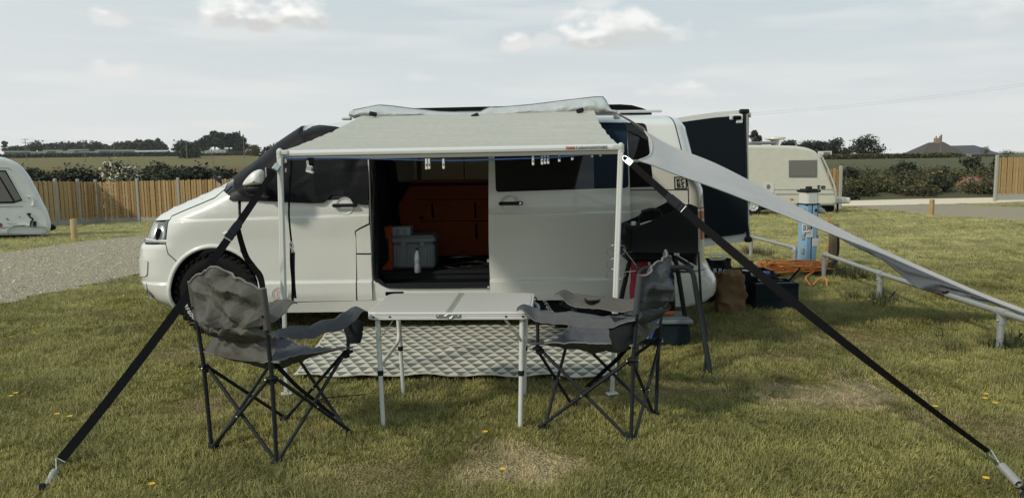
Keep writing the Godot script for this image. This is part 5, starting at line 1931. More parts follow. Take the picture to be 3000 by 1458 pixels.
	seat.box(Vector3(-1.45, 0.6, 0.0), Vector3(0.5, 0.5, 1.5), 0.04)
	seat.box(Vector3(-1.32, 1.1, 0.0), Vector3(0.03, 1.3, 1.6), 0.01)
	obj("seat_back", seat.done(), M.black, o)
	# orange plywood furniture
	var cab := MB.new()
	var ct := []
	for p in [Vector2(-0.984, 1.259), Vector2(-0.102, 1.254), Vector2(-0.115, 0.396), Vector2(-1.302, 0.413), Vector2(-1.293, 0.672), Vector2(-1.143, 0.99)]:
		ct.append(p)
	cab.prism(PackedVector2Array(ct), -0.50, -0.48)
	var cb := obj("cupboard", cab.done(), M.orange_ply, o)
	for k in [[1040, 454, 1236, 500], [1046, 503, 1236, 554], [1046, 557, 1236, 660]]:
		pass
	var seams := MB.new()
	for k in [[Vector3(-0.942, 1.059, -7.9), Vector3(-0.184, 1.053, -7.9)], [Vector3(-0.924, 0.843, -7.9), Vector3(-0.188, 0.837, -7.9)]]:
		seams.tube([Vector3(k[0].x, k[0].y, -0.478), Vector3(k[1].x, k[1].y, -0.478)], 0.004, 5)
	obj("cupboard_seam", seams.done(), M.black, cb)
	for k in [[Vector3(-0.795, 1.017, -7.9), Vector3(-0.787, 0.881, -7.9)], [Vector3(-0.366, 1.019, -7.9), Vector3(-0.363, 0.875, -7.9)], [Vector3(-0.359, 0.803, -7.9), Vector3(-0.357, 0.667, -7.9)]]:
		var hb := MB.new()
		hb.tube(bend([Vector3(k[0].x, k[0].y, -0.48), Vector3(k[0].x, k[0].y, -0.45), Vector3(k[1].x, k[1].y, -0.45), Vector3(k[1].x, k[1].y, -0.48)], 0.015), 0.009, 6)
		obj("handle", hb.done(), M.black, cb)
	var latch := MB.new()
	latch.box(Vector3(Vector3(-0.907, 0.879, -7.9).x, Vector3(-0.907, 0.879, -7.9).y, -0.47), Vector3(0.05, 0.025, 0.03), 0.005)
	obj("latch", latch.done(), M.black, cb)
	var top := MB.new()
	top.box(Vector3(-0.45, 1.21, -0.62), Vector3(1.2, 0.03, 0.3), 0.005)
	obj("worktop", top.done(), M.dark_trim, cb)
	var sb := MB.new()
	var lp := []
	for p in [Vector2(-1.152, 0.866), Vector2(-1.056, 0.885), Vector2(-1.059, 0.48), Vector2(-1.155, 0.461)]:
		lp.append(p)
	sb.prism(PackedVector2Array(lp), 0.50, 0.52)
	var side := obj("seat_box", sb.done(), M.orange_ply, o)
	var sv := MB.new()
	var vp := []
	for p in [Vector2(-1.113, 0.771), Vector2(-1.089, 0.777), Vector2(-1.091, 0.613), Vector2(-1.112, 0.599)]:
		vp.append(p)
	sv.prism(PackedVector2Array(vp), 0.519, 0.524)
	obj("seat_box_vent", sv.done(), M.dark_trim, side)
	# ---- door mirror
	var mb := MB.new()
	var mc := Vector3(-2.026, 1.316, -6.25)
	var mo := []
	for p in [Vector2(-2.123, 1.276), Vector2(-2.115, 1.298), Vector2(-2.085, 1.336), Vector2(-2.045, 1.373), Vector2(-2.01, 1.391), Vector2(-1.978, 1.397), Vector2(-1.96, 1.381), Vector2(-1.956, 1.337), Vector2(-1.958, 1.296), Vector2(-1.975, 1.281), Vector2(-2.032, 1.272), Vector2(-2.095, 1.267)]:
		mo.append(Vector3(p.x - mc.x, p.y - mc.y, 0))
	mo.append(mo[0])
	mo = curve(mo, 4)
	mb.sheet(mo.size() - 1, 12, func(u: float, v: float):
		var p: Vector3 = mo[int(round(u * (mo.size() - 1)))]
		var t := lerpf(-0.98, 0.999, v)
		var k := pow(1.0 - pow(absf(t), 2.6), 0.42)
		var c := Vector3(0.012, -0.012, 0)
		return Vector3(mc.x, mc.y, mc.z - VZ) + c + (p - c) * k + Vector3(0, 0, 0.075 * t), 0.0, true)
	var mir := obj("mirror_cap", mb.done(), M.paint, o)
	var ml := MB.new()
	ml.ball(Vector3(mc.x + 0.0, mc.y - 0.075, mc.z - VZ), Vector3(0.095, 0.05, 0.055), 14)
	ml.tube([Vector3(mc.x + 0.02, mc.y - 0.09, mc.z - VZ - 0.02), Vector3(mc.x + 0.03, mc.y - 0.12, 0.95), Vector3(mc.x + 0.03, mc.y - 0.14, 0.90)], [0.04, 0.045, 0.05], 8)
	obj("mirror_foot", ml.done(), M.dark_plastic, mir)
	var mg := MB.new()
	mg.box(Vector3(mc.x + 0.10, mc.y + 0.02, mc.z - VZ), Vector3(0.012, 0.15, 0.09), 0.004)
	obj("mirror_glass", mg.done(), M.chrome, mir)
	# ---- roof: rail, bars and the black pod at the back
	var rr := MB.new()
	var ra := Vector3(0.931, 1.84, -6.75)
	var rbp := Vector3(1.295, 1.835, -6.75)
	rr.tube([Vector3(ra.x - 2.3, ra.y, 0.62), Vector3(rbp.x, rbp.y + 0.005, 0.62)], 0.012, 7)
	obj("roof_rail", rr.done(), M.alu, o)
	var pod := MB.new()
	var pp := []
	for p in [Vector2(-1.03, 1.888), Vector2(-0.92, 1.925), Vector2(-0.302, 1.931), Vector2(0.825, 1.934), Vector2(1.007, 1.935), Vector2(1.116, 1.926), Vector2(1.207, 1.9), Vector2(1.298, 1.863), Vector2(1.299, 1.83), Vector2(-1.031, 1.855)]:
		pp.append(p)
	pod.prism(PackedVector2Array(pp), -0.6, 0.12)
	obj("roof_pod", pod.done(), M.black, o)
	# ---- the far rear door, swung open
	var rd := Node3D.new()
	rd.name = "open_rear_door"
	o.add_child(rd, true)
	var rz := -8.35 - VZ
	var dd := 8.35
	var shell := PackedVector2Array()
	for p in [Vector2(1.736, 1.853), Vector2(1.881, 1.875), Vector2(2.152, 1.909), Vector2(2.459, 1.929), Vector2(2.493, 1.912), Vector2(2.511, 1.415), Vector2(2.533, 0.743), Vector2(2.562, 0.572), Vector2(2.533, 0.547), Vector2(2.173, 0.505), Vector2(2.004, 0.486), Vector2(1.749, 0.49)]:
		shell.append(p)
	var sm := MB.new()
	sm.prism(shell, rz - 0.04, rz)
	obj("door_frame", sm.done(), M.paint, rd)
	var trim := PackedVector2Array()
	for p in [Vector2(1.726, 1.801), Vector2(1.891, 1.823), Vector2(2.14, 1.853), Vector2(2.346, 1.866), Vector2(2.417, 1.849), Vector2(2.443, 1.816), Vector2(2.465, 1.333), Vector2(2.495, 0.663), Vector2(2.474, 0.629), Vector2(2.159, 0.591), Vector2(1.738, 0.576)]:
		trim.append(p)
	var tm2 := MB.new()
	tm2.prism(trim, rz + 0.001, rz + 0.03)
	obj("door_lining", tm2.done(), M.door_lining, rd)
	var sealr := MB.new()
	var se := []
	for p in [Vector2(2.453, 1.926), Vector2(2.476, 1.416), Vector2(2.501, 0.747), Vector2(2.526, 0.565)]:
		se.append(Vector3(p.x, p.y, rz + 0.01))
	sealr.tube(se, 0.018, 6)
	sealr.box(Vector3(Vector3(2.453, 1.914, -8.3).x, Vector3(2.453, 1.914, -8.3).y, rz + 0.01), Vector3(0.1, 0.045, 0.05), 0.01)
	sealr.box(Vector3(Vector3(2.522, 0.565, -8.3).x, Vector3(2.522, 0.565, -8.3).y, rz + 0.01), Vector3(0.08, 0.06, 0.05), 0.015)
	obj("door_rubber", sealr.done(), M.dark_plastic, rd)
	var cat := MB.new()
	cat.box(Vector3(Vector3(2.363, 1.854, -8.3).x, Vector3(2.363, 1.854, -8.3).y, rz + 0.035), Vector3(0.14, 0.06, 0.02), 0.01)
	cat.box(Vector3(Vector3(2.397, 1.833, -8.3).x, Vector3(2.397, 1.833, -8.3).y - 0.02, rz + 0.035), Vector3(0.07, 0.05, 0.02), 0.01)
	var ct2 := obj("catch_plate", cat.done(), M.paint, rd)
	var cat2 := MB.new()
	cat2.box(Vector3(Vector3(2.368, 1.846, -8.3).x, Vector3(2.368, 1.846, -8.3).y, rz + 0.05), Vector3(0.09, 0.04, 0.03), 0.012)
	obj("catch", cat2.done(), M.black, ct2)


# black insulating cover over windscreen and front door windows
func build_cover() -> void:
	var o := thing("windscreen_cover", "creased black cloth cover over the van's windscreen and front windows", "cover", Vector3(0, 0, VZ))
	var edge := PackedVector2Array()
	for p in [Vector2(-1.174, 1.093), Vector2(-1.236, 1.096), Vector2(-1.301, 1.111), Vector2(-1.319, 1.144), Vector2(-1.338, 1.174), Vector2(-1.406, 1.181), Vector2(-1.478, 1.176), Vector2(-1.505, 1.147), Vector2(-1.546, 1.115), Vector2(-1.654, 1.113), Vector2(-1.784, 1.121), Vector2(-1.917, 1.13), Vector2(-2.044, 1.136), Vector2(-2.109, 1.149), Vector2(-2.157, 1.172), Vector2(-2.211, 1.193), Vector2(-2.261, 1.229), Vector2(-2.298, 1.272), Vector2(-2.319, 1.314)]:
		edge.append(p)
	edge.append(Vector2(-2.9, 1.34))
	edge.append(Vector2(-2.9, 2.2))
	edge.append(Vector2(-1.735, 2.2))
	edge.append(Vector2(-1.715, 1.775))
	edge.append(Vector2(-1.45, 1.74))
	edge.append(Vector2(-1.30, 1.70))
	edge.append(Vector2(-1.165, 1.66))
	var grown := PackedVector2Array()
	for p in outline():
		grown.append(p)
	var region := clip2(edge, grown)
	var cr := creases(3, 26, Vector2(-2.6, 1.08), Vector2(-1.16, 1.78), 0.007, 0.05, 0.22, 0.55)
	for side in [1.0, -1.0]:
		var mb := MB.new()
		var lo := Vector2(-2.7, 1.05)
		var step := 0.022
		for j in 38:
			for i in 72:
				var c := lo + Vector2(i, j) * step
				for q in Geometry2D.intersect_polygons(region, PackedVector2Array([c, c + Vector2(step, 0), c + Vector2(step, step), c + Vector2(0, step)])):
					var ids := Geometry2D.triangulate_polygon(q)
					var first := mb.v.size()
					for p in q:
						var e := 0.006
						var f := func(x: float, y: float) -> float:
							var rg := NC.get_noise_2d(x * 2.2 + y * 1.2, y * 1.6 - x * 0.8) * 0.008
							rg += folded(cr, x, y)
							return half_width(x, y) + 0.026 + rg
						var z: float = f.call(p.x, p.y)
						var gx: float = (f.call(p.x + e, p.y) - f.call(p.x - e, p.y)) / (2 * e)
						var gy: float = (f.call(p.x, p.y + e) - f.call(p.x, p.y - e)) / (2 * e)
						var nn := Vector3(clampf(-gx, -6, 6), clampf(-gy, -6, 6), 1.0)
						nn.z *= side
						mb.vert(Vector3(p.x, p.y, z * side), nn)
					for k in range(0, ids.size(), 3):
						mb.tri(first + ids[k], first + ids[k + 1], first + ids[k + 2])
		if side > 0:
			edge_of(mb, region, 0.024, 0.004)
		obj("cloth", mb.done(), M.cover_cloth, o)
	# strap end sticking out by the wiper
	var w := MB.new()
	w.ribbon([Vector3(-2.60, 1.335, 0.5), Vector3(-2.54, 1.315, 0.6), Vector3(-2.47, 1.30, 0.7)], [Vector3(0, 0.04, 0.02), Vector3(0.0, 0.04, 0.02), Vector3(0, 0.05, 0.02)], 0.01)
	obj("strap_end", w.done(), M.cover_cloth, o)


# ---------------------------------------------------------------- awning
func along(xs: Array, x: float) -> float:      # y at x of a list of Vector2
	if x <= xs[0].x:
		return xs[0].y
	for i in range(1, xs.size()):
		if x < xs[i].x:
			return lerpf(xs[i - 1].y, xs[i].y, (x - xs[i - 1].x) / (xs[i].x - xs[i - 1].x))
	return xs[xs.size() - 1].y


func build_awning() -> void:
	var at := Vector3(-0.35, 0, -4.85)
	var o := thing("awning", "pale grey roll-out awning pulled out from the van roof on two aluminium legs", "awning", at)
	var low := [Vector2(-1.295, 1.813), Vector2(-1.252, 1.79), Vector2(-1.19, 1.814), Vector2(-1.067, 1.806), Vector2(-0.494, 1.799), Vector2(-0.303, 1.798), Vector2(0.212, 1.8), Vector2(0.46, 1.814), Vector2(0.674, 1.83), Vector2(0.702, 1.807), Vector2(0.833, 1.809)]
	var high := [Vector2(-1.328, 1.867), Vector2(-1.19, 1.891), Vector2(-1.102, 1.906), Vector2(-0.995, 1.896), Vector2(-0.858, 1.877), Vector2(-0.604, 1.845), Vector2(-0.435, 1.838), Vector2(-0.255, 1.837), Vector2(-0.212, 1.859), Vector2(-0.17, 1.876), Vector2(-0.111, 1.872), Vector2(0.18, 1.892), Vector2(0.447, 1.92), Vector2(0.718, 1.947), Vector2(0.786, 1.946), Vector2(0.809, 1.918), Vector2(0.855, 1.825)]
	# vinyl bag, flopped open along the roof edge
	var bag := MB.new()
	var x0: float = low[0].x
	var x1: float = low[low.size() - 1].x
	bag.sheet(150, 14, func(u: float, v: float):
		var x := lerpf(x0, x1, u)
		var yb := along(low, x)
		var yt := maxf(along(high, x * 6.55 / 6.38), yb + 0.012)
		var h := yt - yb
		var y := lerpf(yb, yt, v)
		var z := -6.40 - 0.16 * v * v + 0.035 * sin(PI * v)
		z += NC.get_noise_2d(x * 3.0, v * h * 8.0) * 0.018 * sin(PI * v) + N1.get_noise_2d(x * 6.0 + 4.0, v * 1.5) * 0.014
		return Vector3(x, y, z) - at, 0.006)
	var bg := obj("bag", bag.done(), M.bag_vinyl, o)
	var pip := MB.new()
	var pp := []
	for i in 90:
		var x := lerpf(x0, x1 - 0.02, i / 89.0)
		pp.append(Vector3(x, maxf(along(high, x * 6.55 / 6.38), along(low, x) + 0.012) + 0.001, -6.56) - at)
	pip.tube(pp, 0.0055, 5)
	obj("piping", pip.done(), M.caravan_frame, bg)
	# the case the bag hides, and its end caps
	var cas := MB.new()
	cas.tube([Vector3(-1.327, 1.832, -6.6) - at, Vector3(0.865, 1.827, -6.6) - at], 0.018, 12)
	cas.box(Vector3(0.878, 1.795, -6.55) - at, Vector3(0.05, 0.06, 0.08), 0.01)
	cas.box(Vector3(-1.334, 1.797, -6.5) - at, Vector3(0.08, 0.025, 0.06), 0.008)
	obj("case", cas.done(), M.alu_white, o)
	# canopy
	var tl := Vector3(-1.194, 1.812, -6.4)
	var tr := Vector3(0.676, 1.831, -6.4)
	var bl := Vector3(-1.397, 1.52, -4.87)
	var br := Vector3(0.651, 1.53, -4.82)
	var can := MB.new()
	can.sheet(130, 70, func(u: float, v: float):
		var a := tl.lerp(tr, u)
		var x := a.x
		if v < 0.02:
			a.y = along(low, a.x)
		var b := bl.lerp(br, u)
		var p := a.lerp(b, v)
		p.x += 0.02 * sin(PI * v) * (u - 0.5) * -2.0
		p.y -= 0.035 * sin(PI * v) * (0.4 + 0.6 * sin(PI * u))
		# soft creases that run along the roller, stronger to the right
		var w := NC.get_noise_2d(p.x * 0.75 + v * 0.8, v * 6.5 - u * 0.9) * 0.014 + N1.get_noise_2d(p.x * 1.2, v * 20.0) * 0.004
		p.y += w * sin(PI * minf(v * 1.05, 1.0)) * (0.55 + 0.45 * u)
		return p - at, 0.0015)
	var cn := obj("canopy", can.done(), M.canopy_cloth, o)
	for k in [Vector3(-1.081, 1.818, -6.3), Vector3(-0.277, 1.793, -6.3), Vector3(0.552, 1.822, -6.3)]:
		var tb := MB.new()
		tb.box(k - at + Vector3(0, 0, 0.02), Vector3(0.06, 0.035, 0.02), 0.006, Basis(Vector3(0, 0, 1), 0.35 if k.x > -0.5 else -0.2))
		obj("tab", tb.done(), M.dark_trim, cn)
	# front rail
	var len := br.x - bl.x + 0.012
	var prof := PackedVector2Array([Vector2(0.0, -0.003), Vector2(0.018, -0.001), Vector2(0.030, -0.008), Vector2(0.036, -0.020), Vector2(0.034, -0.034), Vector2(0.028, -0.040), Vector2(-0.03, -0.040), Vector2(-0.03, -0.006)])
	var lipp := PackedVector2Array([Vector2(0.022, -0.041), Vector2(0.026, -0.046), Vector2(0.020, -0.062), Vector2(-0.02, -0.062), Vector2(-0.02, -0.041)])
	var mid := (bl + br) / 2 - at + Vector3(0, 0.004, 0)
	var along_x := Basis(Vector3(0, 0, 1), Vector3(0, 1, 0), Vector3(-1, 0, 0))
	along_x = Basis(Vector3(0, 0, 1), atan2(br.y - bl.y, br.x - bl.x)) * Basis(Vector3.UP, atan2(-(br.z - bl.z), br.x - bl.x)) * along_x
	var rl := MB.new()
	rl.prism(prof, -len / 2, len / 2, Transform3D(along_x, mid))
	var rail := obj("front_rail", rl.done(), M.alu_white, o)
	var lp := MB.new()
	lp.prism(lipp, -len / 2 + 0.003, len / 2 - 0.003, Transform3D(along_x, mid))
	obj("rail_lip", lp.done(), M.alu_grey, rail)
	var cap := MB.new()
	for s in [-1.0, 1.0]:
		cap.prism(prof, s * len / 2, s * (len / 2 + 0.006), Transform3D(along_x, mid))
	obj("rail_cap", cap.done(), M.alu, rail)
	var t1 := letters("FIAMMA", 0.017, 0.0015)
	var w1 := obj("lettering", t1, M.red_print, rail)
	w1.position = Vector3(0.362, 1.506, -4.8) - at + Vector3(0, 0, 0.0)
	w1.scale = Vector3(0.62, 1.05, 1)
	var t2 := letters("CARAVANSTORE", 0.017, 0.0015, true, true)
	var w2 := obj("lettering", t2, M.black_print, rail)
	w2.position = Vector3(0.49, 1.508, -4.8) - at
	w2.scale = Vector3(0.98, 1.0, 1)
	for w in [w1, w2]:
		w.position.z = bl.lerp(br, (w.position.x + at.x - bl.x) / (br.x - bl.x)).z + 0.0375 - at.z
		w.position.y = mid.y - 0.020 + (w.position.x - mid.x) * (br.y - bl.y) / (br.x - bl.x)
		w.rotation.z = atan2(br.y - bl.y, br.x - bl.x)
		w.rotation.y = atan2(-(br.z - bl.z), br.x - bl.x)
		w.rotation.x = 0.0
	# legs: upper profile, collar, lower tube, foot
	for k in [[Vector3(-1.411, 1.489, -4.84), Vector3(-1.43, 0, -4.806), Vector3(-1.422, 0.578, -4.83)], [Vector3(0.668, 1.494, -4.8), Vector3(0.604, 0, -4.711), Vector3(0.63, 0.559, -4.76)]]:
		var lg := MB.new()
		var top: Vector3 = k[0] - at
		var foot: Vector3 = k[1] - at
		var d := (top - foot).normalized()
		var bs := Basis(Quaternion(Vector3.UP, d))
		var s: float = (k[2].y) / (k[0].y)
		var cut := foot.lerp(top, s)
		lg.box((top + cut) / 2, Vector3(0.034, (top - cut).length(), 0.026), 0.006, bs)
		lg.box((top + cut) / 2 + Vector3(0.006, 0, 0.013), Vector3(0.012, (top - cut).length() - 0.02, 0.006), 0.002, bs)
		var leg := obj("leg", lg.done(), M.alu_white, o)
		var l2 := MB.new()
		l2.box((foot + cut) / 2, Vector3(0.026, (foot - cut).length(), 0.02), 0.005, bs)
		obj("lower_tube", l2.done(), M.alu, leg)
		var cl := MB.new()
		cl.box(cut + Vector3(0.004, 0, 0), Vector3(0.048, 0.032, 0.036), 0.006, bs)
		cl.box(cut - d * 0.05, Vector3(0.038, 0.02, 0.03), 0.006, bs)
		obj("collar", cl.done(), M.alu, leg)
		var jt := MB.new()
		jt.box(top + Vector3(0, 0.012, 0), Vector3(0.04, 0.07, 0.034), 0.014)
		jt.lathe([Vector2(0, 0.004), Vector2(0.008, 0.003), Vector2(0.009, 0)], 10, top + Vector3(0, 0.02, 0.017), Basis(Vector3.RIGHT, PI / 2))
		jt.box(top + Vector3(0.03 * signf(mid.x - top.x), 0.02, 0), Vector3(0.05, 0.03, 0.03), 0.006)
		obj("joint", jt.done(), M.alu, leg)
		var ft := MB.new()
		ft.box(foot + Vector3(0, 0.008, 0), Vector3(0.07, 0.016, 0.05), 0.005, Basis(Vector3.UP, 0.3))
		obj("foot", ft.done(), M.alu, leg)


# ---------------------------------------------------------------- side sail
func spot(ps: Array, u: float) -> Vector3:      # a point at a share of the way along a smoothed line
	var x := clampf(u, 0.0, 1.0) * (ps.size() - 1)
	var i := mini(int(x), ps.size() - 2)
	return Vector3(ps[i]).cubic_interpolate(ps[i + 1], ps[maxi(i - 1, 0)], ps[mini(i + 2, ps.size() - 1)], x - i)


func even(ps: Array, k := 60) -> Array:         # the same line, evenly spaced
	var fine := curve(ps, 24)
	var cum := [0.0]
	for i in fine.size() - 1:
		cum.append(cum[i] + fine[i].distance_to(fine[i + 1]))
	var out := []
	var j := 0
	for i in k + 1:
		var want: float = cum[cum.size() - 1] * i / k
		while j < cum.size() - 2 and cum[j + 1] < want:
			j += 1
		out.append(fine[j].lerp(fine[j + 1], clampf((want - cum[j]) / maxf(cum[j + 1] - cum[j], 1e-6), 0.0, 1.0)))
	return out


func build_sail() -> void:
	var o := thing("shade_sail", "long pale grey shade sail stretched from the van roof to the ground at right", "shade sail", Vector3(2.5, 0, -6.0))
	var at := o.position
	var far_edge := even([Vector3(1.095, 1.664, -6.48), Vector3(1.321, 1.535, -6.5), Vector3(1.761, 1.357, -6.54), Vector3(2.596, 0.923, -6.64), Vector3(3.165, 0.642, -6.69), Vector3(3.74, 0.384, -6.73), Vector3(4.115, 0.222, -6.75), Vector3(4.468, 0.086, -6.77), Vector3(4.991, -0.132, -6.78)])
	var near_edge := even([Vector3(0.79, 1.429, -4.9), Vector3(0.888, 1.401, -4.98), Vector3(1.074, 1.337, -5.15), Vector3(1.473, 1.208, -5.46), Vector3(2.042, 1, -5.82), Vector3(2.596, 0.796, -6.12), Vector3(2.982, 0.654, -6.3), Vector3(3.439, 0.464, -6.47), Vector3(4.05, 0.211, -6.64), Vector3(4.424, 0.069, -6.7), Vector3(4.977, -0.142, -6.76)])
	var mouth := [Vector3(1.095, 1.664, -6.48), Vector3(1.077, 1.581, -6.1), Vector3(1.009, 1.515, -5.65), Vector3(0.917, 1.458, -5.25), Vector3(0.79, 1.429, -4.9)]
	var f := func(u: float, v: float) -> Vector3:
		var a := spot(far_edge, u)
		var b := spot(near_edge, u)
		var p := a.lerp(b, v)
		var hollow := spot(mouth, v) - Vector3(mouth[0]).lerp(mouth[4], v)
		p += hollow * pow(1.0 - u, 7.0)
		var near := sin(PI * v) * sin(PI * u)
		p.y -= 0.02 * near
		p.y += (NC.get_noise_2d(u * 2.4 + v * 0.5, v * 2.5 - u) * 0.020 + N1.get_noise_2d(u * 5.0, v * 7.0) * 0.006) * near
		return p
	var top := MB.new()
	top.sheet(120, 34, func(u: float, v: float): return f.call(u, v) - at, 0.002)
	var s := obj("cloth", top.done(), M.sail_cloth, o)
	# the slack near part hangs down along the lower half
	var low := even([Vector3(2.499, 0.829, -6.06), Vector3(2.683, 0.733, -6.12), Vector3(2.946, 0.606, -6.22), Vector3(3.149, 0.466, -6.26), Vector3(3.296, 0.367, -6.3), Vector3(3.64, 0.292, -6.46), Vector3(4.178, 0.137, -6.62), Vector3(4.399, 0.046, -6.66), Vector3(4.971, -0.161, -6.75)])
	var up_ := []
	for i in 41:
		up_.append(f.call(lerpf(0.405, 1.0, i / 40.0), 1.0))
	var hem := MB.new()
	hem.sheet(90, 12, func(u: float, v: float):
		var p: Vector3 = spot(up_, u).lerp(spot(low, u), v)
		var d := sin(PI * u) * sin(PI * v * 0.5)
		return p + Vector3(0.0, 0.012 * N1.get_noise_2d(u * 9.0, 5.0) * v, 0.05 * d * NC.get_noise_2d(u * 3.0 + v, v * 1.2)) - at, 0.002)
	obj("hem", hem.done(), M.sail_mesh, s)
	var bd := MB.new()
	for vv in [0.0, 1.0]:
		var es := []
		for i in 60:
			es.append(f.call(i / 59.0, vv) - at)
		bd.tube(es, 0.004, 5)
	var sh := []
	for i in 30:
		sh.append(f.call(0.0, i / 29.0) - at)
	bd.tube(sh, 0.007, 5)
	obj("edge_cord", bd.done(), M.sail_cloth, o)
	# taper to the two corners, and the hook at the roof rail
	var kn := MB.new()
	kn.ribbon([Vector3(0.864, 1.806, -6.45) - at, Vector3(0.972, 1.748, -6.46) - at, Vector3(1.095, 1.664, -6.48) - at], [Vector3(0, 0.008, 0.01), Vector3(0, 0.016, 0.03), Vector3(0, 0.02, 0.06)], 0.003)
	kn.ribbon([Vector3(0.718, 1.431, -4.78) - at, Vector3(0.79, 1.427, -4.9) - at], [Vector3(0, 0.012, 0.0), Vector3(0.0, 0.014, 0.02)], 0.004)
	obj("corner_tape", kn.done(), M.sail_cloth, s)
	var hk := MB.new()
	hk.tube(curve([Vector3(0.815, 1.827, -6.42) - at, Vector3(0.838, 1.813, -6.4) - at, Vector3(0.866, 1.802, -6.44) - at], 4), 0.006, 5)
	hk.box(Vector3(0.847, 1.817, -6.42) - at, Vector3(0.05, 0.012, 0.02), 0.003)
	obj("hook", hk.done(), M.steel, o)


# ---------------------------------------------------------------- rug
func rug_image() -> ImageTexture:
	var w := 1536
	var h := 1024
	var im := Image.create(w, h, false, Image.FORMAT_RGB8)
	var cream := Color(0.62, 0.585, 0.50)
	var grey := Color(0.135, 0.16, 0.135)
	var line := Color(0.36, 0.335, 0.27)
	var nx := 24.0
	var ny := 15.0
	for y in h:
		for x in w:
			var u := x / float(w) * nx
			var v := y / float(h) * ny
			var row := floori(v)
			var fv := v - row
			var uu := u + 0.5 * (row % 2)
			var fu := uu - floorf(uu)
			# upward triangles grey, the ones between them cream
			var dist := (1.0 - fv) - absf(fu - 0.5) * 2.0
			var c := cream
			if dist > 0.0:
				c = cream if false else grey
				# weave: fine slanting threads
				c = c * (0.82 + 0.36 * absf(sin((x * 0.9 + y * 0.9))))
			else:
				c = c * (0.93 + 0.1 * absf(sin((x * 0.5 - y * 0.25))))
			var edge := minf(absf(dist) * 0.5, minf(fv, 1.0 - fv))
			if edge < 0.03:
				c = line.lerp(c, edge / 0.03 * 0.6)
			if x < 10 or y < 10 or x > w - 11 or y > h - 11:
				c = Color(0.60, 0.565, 0.47)
			var n := N2.get_noise_2d(x * 0.006, y * 0.006) * 0.06
			im.set_pixel(x, y, srgb(c * (1.0 + n)))
	return ImageTexture.create_from_image(im)


func build_rug() -> void:
	var m := mat("rug_weave", Color.WHITE, 0.85)
	m.albedo_texture = rug_image()
	m.texture_repeat = false
	var fl := Vector3(-1.471, 0, -5.12)
	var fr := Vector3(0.669, 0, -4.977)
	var bl := Vector3(-1.585, 0, -6.717)
	var br := Vector3(0.894, 0, -6.652)
	var at := (fl + br) / 2
	var mb := MB.new()
	mb.sheet(110, 60, func(u: float, v: float):
		var p := bl.lerp(br, u).lerp(fl.lerp(fr, u), v)
		var hem := smoothstep(0.93, 1.0, v)
		p.z += hem * 0.02 * N1.get_noise_2d(u * 7.0, 3.0) + smoothstep(0.07, 0.0, v) * 0.02 * N1.get_noise_2d(u * 6.0, 8.0)
		p.y = 0.030 + 0.007 * N2.get_noise_2d(u * 3.5, v * 2.2) + 0.003 * NC.get_noise_2d(u * 3.0 + v, v * 4.0 - u)
		p.y += hem * 0.008 * (1.0 + sin(u * 34.0))
		var q := Vector2((u - 0.47) * 2.3, (v - 0.55) * 1.6)
		p.y += 0.018 * exp(-q.length_squared() / 0.012)
		return p - at, 0.006)
	var o := obj("rug", mb.done(), m, null, at)
	tag(o, "woven outdoor rug with a cream and grey-green triangle pattern", "rug")


